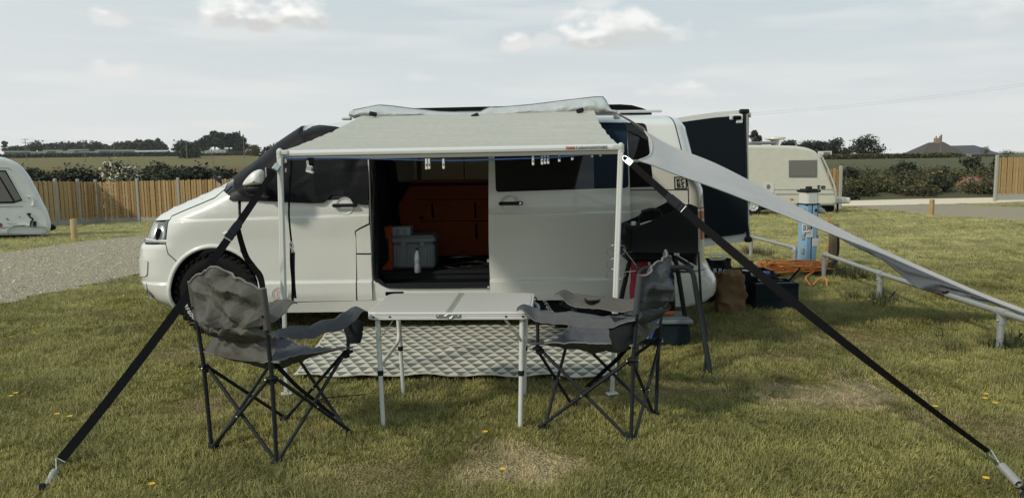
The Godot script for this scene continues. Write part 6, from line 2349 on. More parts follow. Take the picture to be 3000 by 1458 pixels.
# ---------------------------------------------------------------- table
func build_table() -> void:
	var o := thing("folding_table", "folding aluminium camping table with a speckled pale top", "table", Vector3(-0.33, 0, -4.47), -0.055)
	var T := 0.635
	var W := 0.885
	var D := 0.60
	var poly := round_poly([Vector2(-W / 2, -D / 2), Vector2(W / 2, -D / 2), Vector2(W / 2, D / 2), Vector2(-W / 2, D / 2)], 0.05, 6)
	var up := Basis(Vector3.RIGHT, PI / 2)
	# ribbed aluminium frame: three beads round the edge
	var fr := MB.new()
	var rim_out := []
	for p in poly:
		rim_out.append(p)
	for k in [[T - 0.006, 0.0072], [T - 0.017, 0.0058], [T - 0.027, 0.0058], [T - 0.035, 0.0058]]:
		var ring := []
		for p in poly:
			ring.append(Vector3(p.x, k[0], p.y))
		fr.tube(ring, k[1], 8, false, true)
	var inner: PackedVector2Array = Geometry2D.offset_polygon(poly, -0.002)[0]
	fr.prism(inner, -0.037, -0.004, Transform3D(up, Vector3(0, T - 0.041, 0)))
	var frame := obj("frame", fr.done(), M.alu_white, o)
	# two laminate halves with a joint between
	var small: PackedVector2Array = Geometry2D.offset_polygon(poly, -0.009)[0]
	for s in [-1.0, 1.0]:
		var half := clip2(small, PackedVector2Array([Vector2(0.004 * s, -1), Vector2(s, -1), Vector2(s, 1), Vector2(0.004 * s, 1)]))
		var mb := MB.new()
		mb.prism(half, -0.003, 0.003, Transform3D(up, Vector3(0, T - 0.0, 0)))
		obj("tabletop", mb.done(), M.laminate, o)
	var jn := MB.new()
	for s in [-1.0, 1.0]:
		jn.box(Vector3(0.009 * s, T + 0.003, 0), Vector3(0.016, 0.004, D - 0.012), 0.001)
	obj("joint_strip", jn.done(), M.alu_grey, o)
	# latch and rivets along the near edge
	var la := MB.new()
	la.box(Vector3(0, T - 0.018, D / 2 + 0.007), Vector3(0.135, 0.022, 0.004), 0.001)
	var lt := obj("latch", la.done(), M.steel, frame)
	var lb := MB.new()
	for x in [-0.055, -0.02, 0.025, 0.055]:
		lb.lathe([Vector2(0, 0.006), Vector2(0.005, 0.004), Vector2(0.006, 0.0)], 10, Vector3(x, T - 0.018, D / 2 + 0.009), Basis(Vector3.RIGHT, PI / 2))
	lb.tube(bend([Vector3(-0.02, T - 0.018, D / 2 + 0.013), Vector3(0.0, T - 0.006, D / 2 + 0.014), Vector3(0.03, T - 0.014, D / 2 + 0.013), Vector3(0.0, T - 0.034, D / 2 + 0.014), Vector3(-0.02, T - 0.018, D / 2 + 0.013)], 0.01), 0.0025, 5)
	obj("latch_hook", lb.done(), M.chrome, lt)
	var rv := MB.new()
	for x in [-0.41, -0.32, 0.31, 0.40]:
		rv.lathe([Vector2(0, 0.004), Vector2(0.005, 0.003), Vector2(0.006, 0.0)], 8, Vector3(x, T - 0.022, D / 2 + 0.006), Basis(Vector3.RIGHT, PI / 2))
	obj("rivet", rv.done(), M.dark_plastic, frame)
	# carrying handle on the right end
	var hd := MB.new()
	hd.tube(curve([Vector3(W / 2 + 0.005, T - 0.02, -0.09), Vector3(W / 2 + 0.03, T - 0.035, -0.07), Vector3(W / 2 + 0.035, T - 0.04, 0.0), Vector3(W / 2 + 0.03, T - 0.035, 0.07), Vector3(W / 2 + 0.005, T - 0.02, 0.09)], 4), 0.011, 8)
	obj("carry_handle", hd.done(), M.grey_plastic, frame)
	var cl := MB.new()
	cl.tube(bend([Vector3(W / 2 + 0.004, T - 0.006, -0.2), Vector3(W / 2 + 0.02, T - 0.012, -0.2), Vector3(W / 2 + 0.02, T - 0.03, -0.2)], 0.006), 0.004, 6)
	obj("clip", cl.done(), M.dark_plastic, frame)
	# legs: outer tube with a black collar, inner tube to the ground
	for k in [[-1, 1, 0.345], [1, 1, 0.345], [-1, -1, 0.335], [1, -1, 0.335]]:
		var s: float = k[0]
		var z: float = 0.272 * k[1]
		var x: float = s * 0.395
		var foot := Vector3(s * 0.378, 0.0, z + 0.02 * k[1])
		var top := Vector3(x, T - 0.04, z)
		var cut := foot.lerp(top, 0.30 / 0.6)
		var a := MB.new()
		a.tube([cut, top], 0.0145, 12)
		for y in [0.62, 0.70, 0.95]:
			a.lathe([Vector2(0, 0.003), Vector2(0.004, 0.002), Vector2(0.005, 0.0)], 8, foot.lerp(top, y) + Vector3(0, 0, 0.0135), Basis(Vector3.RIGHT, PI / 2))
		var leg := obj("leg", a.done(), M.alu_white, o)
		var b := MB.new()
		b.tube([foot, cut], 0.0125, 12)
		obj("inner_tube", b.done(), M.alu_white, leg)
		var c := MB.new()
		c.tube([cut - (top - foot).normalized() * 0.014, cut + (top - foot).normalized() * 0.014], 0.0165, 12)
		obj("collar", c.done(), M.dark_plastic, leg)
	for s in [-1.0, 1.0]:
		var cb := MB.new()
		cb.tube(bend([Vector3(s * 0.392, 0.46, -0.272), Vector3(s * 0.389, 0.345, -0.268), Vector3(s * 0.388, 0.335, 0.27)], 0.08, 8), 0.011, 10)
		obj("crossbar", cb.done(), M.alu_white, o)
		for z in [-0.272, 0.272]:
			var br := MB.new()
			br.ribbon([Vector3(s * 0.39, 0.475, z + 0.018), Vector3(s * 0.30, T - 0.035, z + 0.018)], [Vector3(0.012, 0.008, 0), Vector3(0.012, 0.008, 0)], 0.004)
			br.lathe([Vector2(0, 0.005), Vector2(0.005, 0.004), Vector2(0.006, 0.0)], 8, Vector3(s * 0.345, 0.54, z + 0.02), Basis(Vector3.RIGHT, PI / 2))
			obj("strut", br.done(), M.steel, o)


# ---------------------------------------------------------------- chairs
# cloth that has been folded many times: flat facets between sharp ridges and valleys
func crumple(x: float, y: float, sd: float) -> float:
	var wx := N2.get_noise_2d(x * 0.9 + sd, y * 0.9 + 3.0) * 0.55
	var wy := N2.get_noise_2d(x * 0.9 - sd, y * 0.9 - 9.0) * 0.55
	var a := NC.get_noise_2d(x * 0.85 + wx + sd, y * 0.85 + wy)
	var b := NC.get_noise_2d(x * 0.7 - y * 0.5 + wy + sd + 20.0, y * 0.7 + x * 0.45 - wx)
	var c := NC.get_noise_2d(x * 1.9 + wx * 2.0 + sd * 3.0, y * 1.9 + wy * 2.0)
	return a - b + c * 0.3


# straight creases: sharp ridges and valleys with flat sides, each of some width and length
func creases(sd: int, count: int, lo: Vector2, hi: Vector2, high: float, wide: float, long: float, lean := -9.0) -> Array:
	var r := RandomNumberGenerator.new()
	r.seed = sd * 17 + 3
	var out := []
	for i in count:
		var an := r.randf() * PI if lean < -8.0 else lean + r.randfn() * 0.35
		out.append([Vector2(r.randf_range(lo.x, hi.x), r.randf_range(lo.y, hi.y)), Vector2(cos(an), sin(an)), wide * r.randf_range(0.6, 1.5), long * r.randf_range(0.5, 1.4), high * r.randf_range(0.5, 1.2) * (1.0 if r.randf() < 0.6 else -1.0)])
	return out


func folded(list: Array, x: float, y: float) -> float:
	var h := 0.0
	var p := Vector2(x, y)
	for k in list:
		var q: Vector2 = p - k[0]
		var d := absf(q.cross(k[1])) / float(k[2])
		if d < 1.0:
			var t := q.dot(k[1]) / float(k[3])
			if absf(t) < 1.0:
				h += float(k[4]) * (1.0 - d) * (1.0 - t * t)
	return h


func build_chair(label: String, at: Vector3, turn: float, sd: float, near: float, cloth: Material, back_cloth: Material) -> void:
	var o := thing("folding_chair", label, "chair", at, turn)
	var st: Material = M.chair_steel
	var legs := {}
	# back posts
	for s in [-1.0, 1.0]:
		var p := MB.new()
		p.tube([Vector3(s * 0.235, 0.015, 0.25), Vector3(s * 0.243, 0.45, 0.262), Vector3(s * 0.252, 0.87, 0.30)], 0.0105, 10)
		obj("back_post", p.done(), st, o)
		var a := MB.new()
		a.tube(bend([Vector3(s * 0.245, 0.44, -0.265), Vector3(s * 0.262, 0.58, -0.255), Vector3(s * 0.265, 0.635, -0.27)], 0.04), 0.0095, 9)
		obj("arm_post", a.done(), st, o)
	# crossed bars on the four sides
	var bars := []
	for s in [-1.0, 1.0]:
		var off := Vector3(s * 0.012, 0, 0)
		bars.append([Vector3(s * 0.24, 0.425, 0.235) + off, Vector3(s * 0.235, 0.02, -0.25) + off])
		bars.append([Vector3(s * 0.235, 0.02, 0.225) - off, Vector3(s * 0.24, 0.445, -0.265) - off])
	for k in [[0.262, 0.425, 0.25, 0.25], [-0.275, 0.445, -0.25, -0.25]]:
		for s in [-1.0, 1.0]:
			var off2 := Vector3(0, 0, 0.011 * s)
			bars.append([Vector3(s * 0.225, k[1], k[0]) + off2, Vector3(-s * 0.21, 0.02, k[2]) + off2])
	for b in bars:
		var mb := MB.new()
		mb.tube(b, 0.0092, 9)
		obj("cross_bar", mb.done(), st, o)
	var rv := MB.new()
	for i in range(0, 8, 2):
		var c: Vector3 = (bars[i][0] + bars[i][1] + bars[i + 1][0] + bars[i + 1][1]) / 4.0
		c.y -= 0.01
		for s in [-1.0, 1.0]:
			var ax := Vector3(s, 0, 0) if i < 4 else Vector3(0, 0, s)
			rv.ball(c + ax * 0.02, Vector3.ONE * 0.0055, 8)
	for s in [-1.0, 1.0]:
		rv.ball(Vector3(s * 0.225, 0.43, 0.285), Vector3.ONE * 0.006, 8)
		rv.ball(Vector3(s * 0.262, 0.43, 0.235), Vector3.ONE * 0.006, 8)
	obj("rivet", rv.done(), M.chrome, o)
	# plastic hubs and feet
	for s in [-1.0, 1.0]:
		for k in [[0.243, 0.43, 0.262], [0.243, 0.44, -0.268]]:
			var h := MB.new()
			h.box(Vector3(s * k[0], k[1] + 0.006, k[2]), Vector3(0.045, 0.016, 0.045), 0.006)
			h.box(Vector3(s * k[0] - s * 0.01, k[1] - 0.012, k[2] - 0.01 * signf(k[2])), Vector3(0.04, 0.03, 0.04), 0.008)
			obj("hub", h.done(), M.dark_plastic, o)
		for z in [-0.25, 0.25]:
			var f := MB.new()
			f.box(Vector3(s * 0.228, 0.014, z - 0.008 * signf(z)), Vector3(0.05, 0.03, 0.05), 0.01)
			obj("foot", f.done(), M.dark_plastic, o)
	# seat, hung from four corners
	var seat := MB.new()
	var cs0 := creases(int(sd * 10.0) + 2, 22, Vector2(-0.22, -0.24), Vector2(0.22, 0.24), 0.012, 0.06, 0.2)
	seat.sheet(90, 90, func(u: float, v: float):
		var x := (u - 0.5) * 2.0
		var z := (v - 0.5) * 2.0                      # -1 front, +1 back
		var wide := 0.262 - 0.055 * cos(z * PI / 2)
		var p := Vector3(x * wide, 0, lerpf(-0.285, 0.268, v) * (1.0 - 0.10 * cos(x * PI / 2)))
		p.y = lerpf(0.468, 0.515, v)
		p.y -= 0.095 * (1.0 - pow(absf(x), 1.6)) * (1.0 - pow(absf(z), 2.4) * 0.75)
		var e := (1.0 - x * x) * (1.0 - z * z)
		p.y += e * (folded(cs0, p.x, p.z) * 1.3 + crumple(x * 0.6, z * 0.6, sd) * 0.007)
		p.y += (1.0 - e) * 0.010 * N1.get_noise_2d(x * 3.0 + sd * 2.0, z * 3.0)
		return p, 0.003)
	var se := obj("seat", seat.done(), M.chair_blue, o)
	var hem := MB.new()
	for e in 4:
		var pts := []
		for i in 25:
			var q := i / 24.0
			var uv: Vector2 = [Vector2(q, 0), Vector2(q, 1), Vector2(0, q), Vector2(1, q)][e]
			var x := (uv.x - 0.5) * 2.0
			var z := (uv.y - 0.5) * 2.0
			var wide := 0.262 - 0.055 * cos(z * PI / 2)
			var p := Vector3(x * wide, 0, lerpf(-0.285, 0.268, uv.y) * (1.0 - 0.10 * cos(x * PI / 2)))
			p.y = lerpf(0.468, 0.515, uv.y) - 0.095 * (1.0 - pow(absf(x), 1.6)) * (1.0 - pow(absf(z), 2.4) * 0.75)
			p.y += 0.010 * N1.get_noise_2d(x * 3.0 + sd * 2.0, z * 3.0)
			pts.append(p)
		hem.tube(pts, 0.0045, 6)
	obj("hem", hem.done(), M.chair_edge, se)
	for s in [-1.0, 1.0]:
		var tie := MB.new()
		tie.tube([Vector3(s * 0.255, 0.515, 0.262), Vector3(s * 0.31, 0.522, 0.272)], 0.006, 6)
		obj("tie", tie.done(), M.chair_edge, se)
	# quilted back between the posts, peaked in the middle
	var back := MB.new()
	var cb := creases(int(sd * 10.0), 30, Vector2(-0.24, 0.66), Vector2(0.24, 0.93), 0.024, 0.055, 0.14)
	var cl2 := creases(int(sd * 10.0) + 1, 16, Vector2(-0.24, 0.60), Vector2(0.24, 0.70), 0.024, 0.04, 0.09)
	var bf := func(u: float, v: float) -> Vector3:
		var x := (u - 0.5) * 2.0
		var peak := 0.868 + 0.075 * pow(maxf(0.0, 1.0 - pow(absf(x) / 0.92, 2.0)), 0.8) + 0.02 * exp(-pow(x / 0.22, 2.0))
		var bottom := lerpf(0.70, 0.672, cos(x * PI / 2))
		var y := lerpf(bottom, peak, v)
		var p := Vector3(x * 0.262, y, lerpf(0.27, 0.31, (y - 0.5) / 0.4))
		var inside := 1.0 - pow(absf(x), 6.0)
		p.z += 0.055 * cos(x * PI / 2) * (0.75 + 0.25 * (1.0 - v))
		p.z += inside * (folded(cb, p.x, y) + crumple(x * 0.6, y * 2.4, sd) * 0.007)
		p.y += inside * v * 0.012 * N1.get_noise_2d(x * 4.0 + sd, 5.0)
		return p
	back.sheet(120, 84, func(u: float, v: float): return bf.call(u, v), 0.006)
	var bk := obj("backrest", back.done(), back_cloth, o)
	var pipe := MB.new()
	var pts2 := []
	for i in 44:
		pts2.append(bf.call(i / 43.0, 1.0))
	pipe.tube(pts2, 0.006, 6)
	obj("hem", pipe.done(), M.chair_edge, bk)
	for s in [-1.0, 1.0]:
		var sl := MB.new()
		sl.tube([Vector3(s * 0.2475, 0.675, 0.278), Vector3(s * 0.2505, 0.78, 0.289), Vector3(s * 0.2525, 0.872, 0.299)], [0.017, 0.018, 0.017], 12)
		obj("sleeve", sl.done(), back_cloth, bk)
		var bt := MB.new()
		bt.ball(Vector3(s * 0.249, 0.74, 0.305), Vector3.ONE * 0.006, 8)
		obj("stud", bt.done(), M.dark_plastic, bk)
	# lower back that sags into the seat
	var lower := MB.new()
	lower.sheet(90, 24, func(u: float, v: float):
		var x := (u - 0.5) * 2.0
		var y := lerpf(0.625 - 0.055 * cos(x * PI / 2), 0.705 - 0.035 * cos(x * PI / 2), v)
		var p := Vector3(x * (0.235 - 0.03 * sin(PI * v)), y, 0.268 + 0.06 * cos(x * PI / 2) - 0.09 * (1.0 - v) * cos(x * PI / 2) + 0.035 * sin(PI * v))
		p.z += (1.0 - pow(x, 4.0)) * (folded(cl2, p.x, y) + crumple(x * 0.6, y * 2.4, sd + 5.0) * 0.008)
		return p, 0.005)
	obj("lower_back", lower.done(), back_cloth, bk)
	# the panel that joins the seat's rear hem to the foot of the back
	var tuck := MB.new()
	tuck.sheet(70, 24, func(u: float, v: float):
		var x := (u - 0.5) * 2.0
		var p := Vector3(x * lerpf(0.235, 0.20, v), lerpf(0.516 - 0.02 * cos(x * PI / 2), 0.635, v), lerpf(0.262, 0.175, v))
		p.z += (1.0 - x * x) * sin(PI * v) * 0.03 + sin(PI * v) * folded(cl2, p.x, p.y + 0.06) * 0.9
		return p, 0.003)
	obj("rear_panel", tuck.done(), cloth, bk)
	# armrests
	for s in [-1.0, 1.0]:
		var ar := MB.new()
		var af := func(u: float, v: float) -> Vector3:
			var z := lerpf(0.285, -0.36, u)
			var x := (v - 0.5) * 2.0
			var w := (0.032 if s == near else 0.056) - 0.014 * exp(-pow(u / 0.12, 2.0))
			var y := 0.66 - 0.028 * sin(PI * clampf(u / 0.9, 0.0, 1.0)) - 0.02 * u
			y += 0.030 * exp(-pow((u - 0.95) / 0.07, 2.0)) + 0.018 * N2.get_noise_2d(u * 2.6 + sd + s, 0.0)
			# the near strip hangs tilted, its outer edge low; the other lies nearly flat
			var tilt := 1.05 if s == near else -0.5
			tilt *= smoothstep(0.0, 0.25, u) * smoothstep(1.0, 0.8, u)
			var t: float = x * s
			var p := Vector3(s * 0.268 + x * w * cos(tilt), y - t * w * sin(tilt) - 0.010 * x * x, z)
			p.y += 0.004 * crumple(u * 2.2 + sd, x * 0.3, s)
			return p
		ar.sheet(50, 14, func(u: float, v: float): return af.call(u, v), 0.004)
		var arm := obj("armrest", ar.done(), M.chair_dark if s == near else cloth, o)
		var ah := MB.new()
		for vv in [0.0, 1.0]:
			var q := []
			for i in 40:
				q.append(af.call(i / 39.0, vv))
			ah.tube(q, 0.004, 5)
		obj("hem", ah.done(), M.chair_edge, arm)
		var c: Vector3 = af.call(0.66, 0.5)
		if s != near or sd > 5.0 and s != near:
			var cup := MB.new()
			cup.lathe([Vector2(0.05, 0.006), Vector2(0.046, 0.012), Vector2(0.042, 0.006), Vector2(0.04, -0.02), Vector2(0.03, -0.05), Vector2(0.0, -0.055)], 22, c)
			obj("cup_holder", cup.done(), M.dark_plastic, arm)
			var glint := MB.new()
			glint.ball(c + Vector3(0, -0.045, 0), Vector3(0.016, 0.012, 0.016), 8)
			obj("cup_weight", glint.done(), M.grey_plastic, arm)
		var pk := MB.new()                      # the pouch under the front of the arm
		pk.sheet(20, 10, func(u: float, v: float):
			var an := TAU * u
			var y := lerpf(0.0, -0.115, v)
			var r := 0.058 * (1.0 - 0.35 * v * v)
			return Vector3(s * 0.268 + cos(an) * r, 0.61 + y, -0.29 + sin(an) * r * 0.8 + 0.006 * N1.get_noise_2d(u * 6.0, v * 4.0)), 0.0, true)
		if s == near and sd < 5.0:
			obj("pouch", pk.done(), M.chair_under, arm)
	if sd > 5.0:
		var pkt := MB.new()                 # padded pocket hanging inside the near back post
		pkt.sheet(26, 14, func(u: float, v: float):
			var an := TAU * u
			var r := 0.075 * (1.0 - 0.30 * v * v) * (0.85 + 0.15 * sin(PI * v))
			return Vector3(near * 0.235 + cos(an) * r * 0.7, lerpf(0.655, 0.485, v), 0.20 + sin(an) * r + 0.01 * N1.get_noise_2d(u * 6.0, v * 4.0)), 0.0, true)
		obj("pocket", pkt.done(), M.chair_under, o)
		var ring := []
		for i in 20:
			ring.append(Vector3(near * 0.245 + 0.036 * cos(TAU * i / 20), 0.478, -0.275 + 0.036 * sin(TAU * i / 20)))
		var rg := MB.new()
		rg.tube(ring, 0.011, 7, false, true, 0.6)
		obj("corner_ring", rg.done(), M.chair_dark, o)
	# carry strap below the seat
	var cs := MB.new()
	cs.ribbon(curve([Vector3(0.16, 0.47, 0.16), Vector3(0.19, 0.33, 0.05), Vector3(0.215, 0.22, -0.06), Vector3(0.225, 0.12, -0.16)], 5), curve([Vector3(0.0, 0.0, 0.03), Vector3(0.01, 0, 0.03), Vector3(0.01, 0, 0.03), Vector3(0.01, 0, 0.03)], 5), 0.004)
	obj("carry_strap", cs.done(), M.webbing, o)


func build_chairs() -> void:
	build_chair("grey folding camp chair seen from behind in front of the van's front wheel", Vector3(-1.225, 0, -3.985), -0.53, 1.7, 1.0, M.chair_cloth, M.chair_cloth)
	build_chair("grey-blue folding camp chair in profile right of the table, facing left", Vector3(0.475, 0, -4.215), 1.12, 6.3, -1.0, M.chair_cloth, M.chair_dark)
	var st := MB.new()
	st.ribbon(curve([Vector3(-1.187, 0, -4.579) + Vector3(0, 0.03, 0), Vector3(-1.106, 0, -4.591) + Vector3(0, 0.045, 0), Vector3(-1.019, 0, -4.633) + Vector3(0, 0.04, 0), Vector3(-0.898, 0, -4.628) + Vector3(0, 0.05, 0)], 5), curve([Vector3(0, 0.01, 0.03), Vector3(0.0, 0.01, 0.03), Vector3(0, 0.01, 0.03), Vector3(0, 0.01, 0.03)], 5), 0.004)
	tag(obj("loose_strap", st.done(), M.webbing), "black strap lying on the grass right of the left chair", "strap")


# ---------------------------------------------------------------- barbecue on its stand
func build_grill() -> void:
	var at := Vector3(1.08, 0, -5.55)
	var o := thing("barbecue_stand", "black tubular folding stand carrying the barbecue behind the right chair", "stand", at)
	var top := 0.70
	var legs := [[Vector3(0.866, 0.793, -5.32), Vector3(0.80, 0, -5.05)], [Vector3(1.229, 0.788, -5.32), Vector3(1.322, 0, -5.153)], [Vector3(0.894, 0.746, -5.9), Vector3(0.78, 0, -6.1)], [Vector3(1.236, 0.717, -5.9), Vector3(1.392, 0, -6.101)]]
	var corners := []
	for k in legs:
		corners.append(Vector3(k[0].x, top, k[0].z))
	var n := 0
	for k in [[0, 1], [2, 3]]:
		var a: Vector3 = corners[k[0]]
		var b: Vector3 = corners[k[1]]
		var fr := MB.new()
		var la: Vector3 = legs[k[0]][1]
		var lb: Vector3 = legs[k[1]][1]
		fr.tube(bend([a.lerp(la, 0.16) - at, a - at, b - at, b.lerp(lb, 0.16) - at], 0.07, 8), 0.0175, 10)
		obj("top_bar", fr.done(), M.chair_steel, o)
		for q in [[a, la], [b, lb]]:
			var lg := MB.new()
			lg.tube([q[0].lerp(q[1], 0.15) - at, q[1] - at], 0.0185, 10)
			obj("leg", lg.done(), M.chair_steel, o)
		n += 1
	var sd := MB.new()
	sd.tube([corners[0] - at, corners[2] - at], 0.014, 8)
	sd.tube([corners[1] - at, corners[3] - at], 0.014, 8)
	sd.tube([corners[0].lerp(corners[1], 0.35) - at, corners[2].lerp(corners[3], 0.35) - at], 0.01, 8)
	obj("side_bar", sd.done(), M.chair_steel, o)
	# wire bottle holder hanging on the left end
	var wr := MB.new()
	for k in [[0.86, 0.055], [0.77, 0.055], [0.70, 0.05]]:
		var ring := []
		for i in 24:
			ring.append(Vector3(0.70 + 0.065 * cos(TAU * i / 24), k[0] - 0.03 + 0.045 * sin(TAU * i / 24), -5.25 + 0.045 * sin(TAU * i / 24)) - at)
		wr.tube(ring, 0.0028, 5, false, true)
	wr.tube([Vector3(0.69, 0.86, -5.25) - at, Vector3(0.70, 0.63, -5.25) - at], 0.0028, 5)
	wr.tube([Vector3(0.75, 0.84, -5.27) - at, corners[0] + Vector3(-0.02, 0.02, 0) - at], 0.004, 5)
	wr.tube([Vector3(0.75, 0.68, -5.27) - at, corners[0] + Vector3(-0.02, -0.02, 0) - at], 0.004, 5)
	obj("bottle_ring", wr.done(), M.steel, o)
	var ext := MB.new()
	ext.tube(bend([Vector3(0.822, 0.806, -5.35) - at, Vector3(0.729, 0.807, -5.35) - at, Vector3(0.718, 0.857, -5.35) - at, Vector3(0.802, 0.861, -5.4) - at], 0.02), 0.007, 6)
	obj("side_hook", ext.done(), M.chair_steel, o)
	# the barbecue itself
	var bz := -5.62
	var b := thing("portable_barbecue", "black case-shaped portable barbecue with a raised wind shield on the stand", "barbecue", Vector3(1.02, 0.715, bz))
	var ba := b.position
	var cs := MB.new()
	var c0 := Vector3(0.795, 1.04, -5.55)
	var c1 := Vector3(1.135, 0.784, -5.55)
	cs.box(Vector3((c0.x + c1.x) / 2, 0.85, bz) - ba, Vector3(c1.x - c0.x, 0.255, 0.36), 0.022)
	obj("case", cs.done(), M.grill_black, b)
	var edge := MB.new()
	for y in [0.865, 0.965]:
		edge.tube(bend([Vector3(c0.x - 0.004, y, bz - 0.15) - ba, Vector3(c0.x - 0.004, y, bz + 0.184) - ba, Vector3(c1.x, y, bz + 0.184) - ba], 0.03), 0.005, 6)
	obj("rim", edge.done(), M.dark_trim, b)
	for x in [0.06, 0.30]:
		var l := MB.new()
		l.box(Vector3(c0.x + x, 0.99, bz + 0.13) - ba, Vector3(0.035, 0.032, 0.03), 0.005)
		obj("latch", l.done(), M.steel, b)
	var hn := MB.new()
	hn.tube(curve([Vector3(c0.x + 0.10, 0.975, bz + 0.12) - ba, Vector3(c0.x + 0.105, 1.04, bz + 0.11) - ba, Vector3(c0.x + 0.15, 1.078, bz + 0.1) - ba, Vector3(c0.x + 0.24, 1.078, bz + 0.1) - ba, Vector3(c0.x + 0.26, 1.04, bz + 0.11) - ba, Vector3(c0.x + 0.265, 0.975, bz + 0.12) - ba], 5), 0.006, 6)
	var hd := obj("handle", hn.done(), M.dark_plastic, b)
	var gp := MB.new()
	gp.tube(curve([Vector3(c0.x + 0.12, 1.066, bz + 0.1) - ba, Vector3(c0.x + 0.19, 1.082, bz + 0.1) - ba, Vector3(c0.x + 0.25, 1.07, bz + 0.1) - ba], 5), 0.016, 9)
	obj("grip", gp.done(), M.dark_plastic, hd)
	var h2 := MB.new()
	h2.tube(curve([Vector3(c0.x + 0.10, 0.985, bz + 0.16) - ba, Vector3(c0.x + 0.2, 1.01, bz + 0.16) - ba, Vector3(c0.x + 0.32, 0.985, bz + 0.16) - ba], 5), 0.005, 5)
	h2.tube(curve([Vector3(c0.x + 0.27, 0.93, bz + 0.19) - ba, Vector3(c0.x + 0.31, 0.975, bz + 0.19) - ba, Vector3(c0.x + 0.37, 0.985, bz + 0.19) - ba], 5), 0.005, 5)
	obj("wire_bail", h2.done(), M.steel, b)
	# wind shield: near plate, far plate and the back joining them
	var ws := PackedVector2Array()
	for p in [Vector2(0.815, 0.805), Vector2(0.833, 0.963), Vector2(0.866, 0.977), Vector2(0.939, 1.008), Vector2(1.012, 1.045), Vector2(1.093, 1.077), Vector2(1.196, 1.127), Vector2(1.223, 1.129), Vector2(1.272, 1.107), Vector2(1.279, 0.79)]:
		ws.append(Vector2(p.x - ba.x, p.y - ba.y))
	var w1 := MB.new()
	w1.prism(ws, -5.365 - bz, -5.355 - bz)
	obj("wind_shield", w1.done(), M.grill_black, b)
	var w2 := MB.new()
	w2.prism(ws, -5.90 - bz, -5.89 - bz)
	obj("wind_shield", w2.done(), M.grill_black, b)
	var wl := Vector3(1.272, 1.107, -5.36)
	var w3 := MB.new()
	w3.box(Vector3(wl.x - 0.004, 0.86, -5.628) - ba, Vector3(0.008, 0.31, 0.53), 0.002)
	obj("end_plate", w3.done(), M.grill_black, b)
	var dr := MB.new()
	var d0 := Vector3(0.757, 0.891, -5.36)
	var d1 := Vector3(0.815, 0.805, -5.36)
	dr.quad(Vector3(d0.x, d0.y, -5.37) - ba, Vector3(d1.x, d1.y, -5.37) - ba, Vector3(d1.x, d1.y, -5.8) - ba, Vector3(d0.x, d0.y, -5.8) - ba)
	dr.quad(Vector3(d0.x, d0.y, -5.37) - ba, Vector3(d1.x, d1.y, -5.37) - ba, Vector3(d1.x + 0.02, d0.y + 0.04, -5.37) - ba, Vector3(d0.x, d0.y + 0.01, -5.37) - ba)
	obj("front_flap", dr.done(), M.grill_black, b)
	# hose hanging from the right end
	var hs := MB.new()
	hs.tube(curve([Vector3(1.274, 0.806, -5.34), Vector3(1.285, 0.621, -5.33), Vector3(1.293, 0.433, -5.3), Vector3(1.311, 0.278, -5.25), Vector3(1.301, 0.097, -5.2), Vector3(1.245, -0.024, -5.05), Vector3(1.155, -0.038, -4.75), Vector3(1.151, -0.072, -4.7)], 5), 0.009, 7)
	tag(obj("black_hose", hs.done(), M.dark_plastic), "black hose hanging from the right end of the barbecue to the grass", "hose")


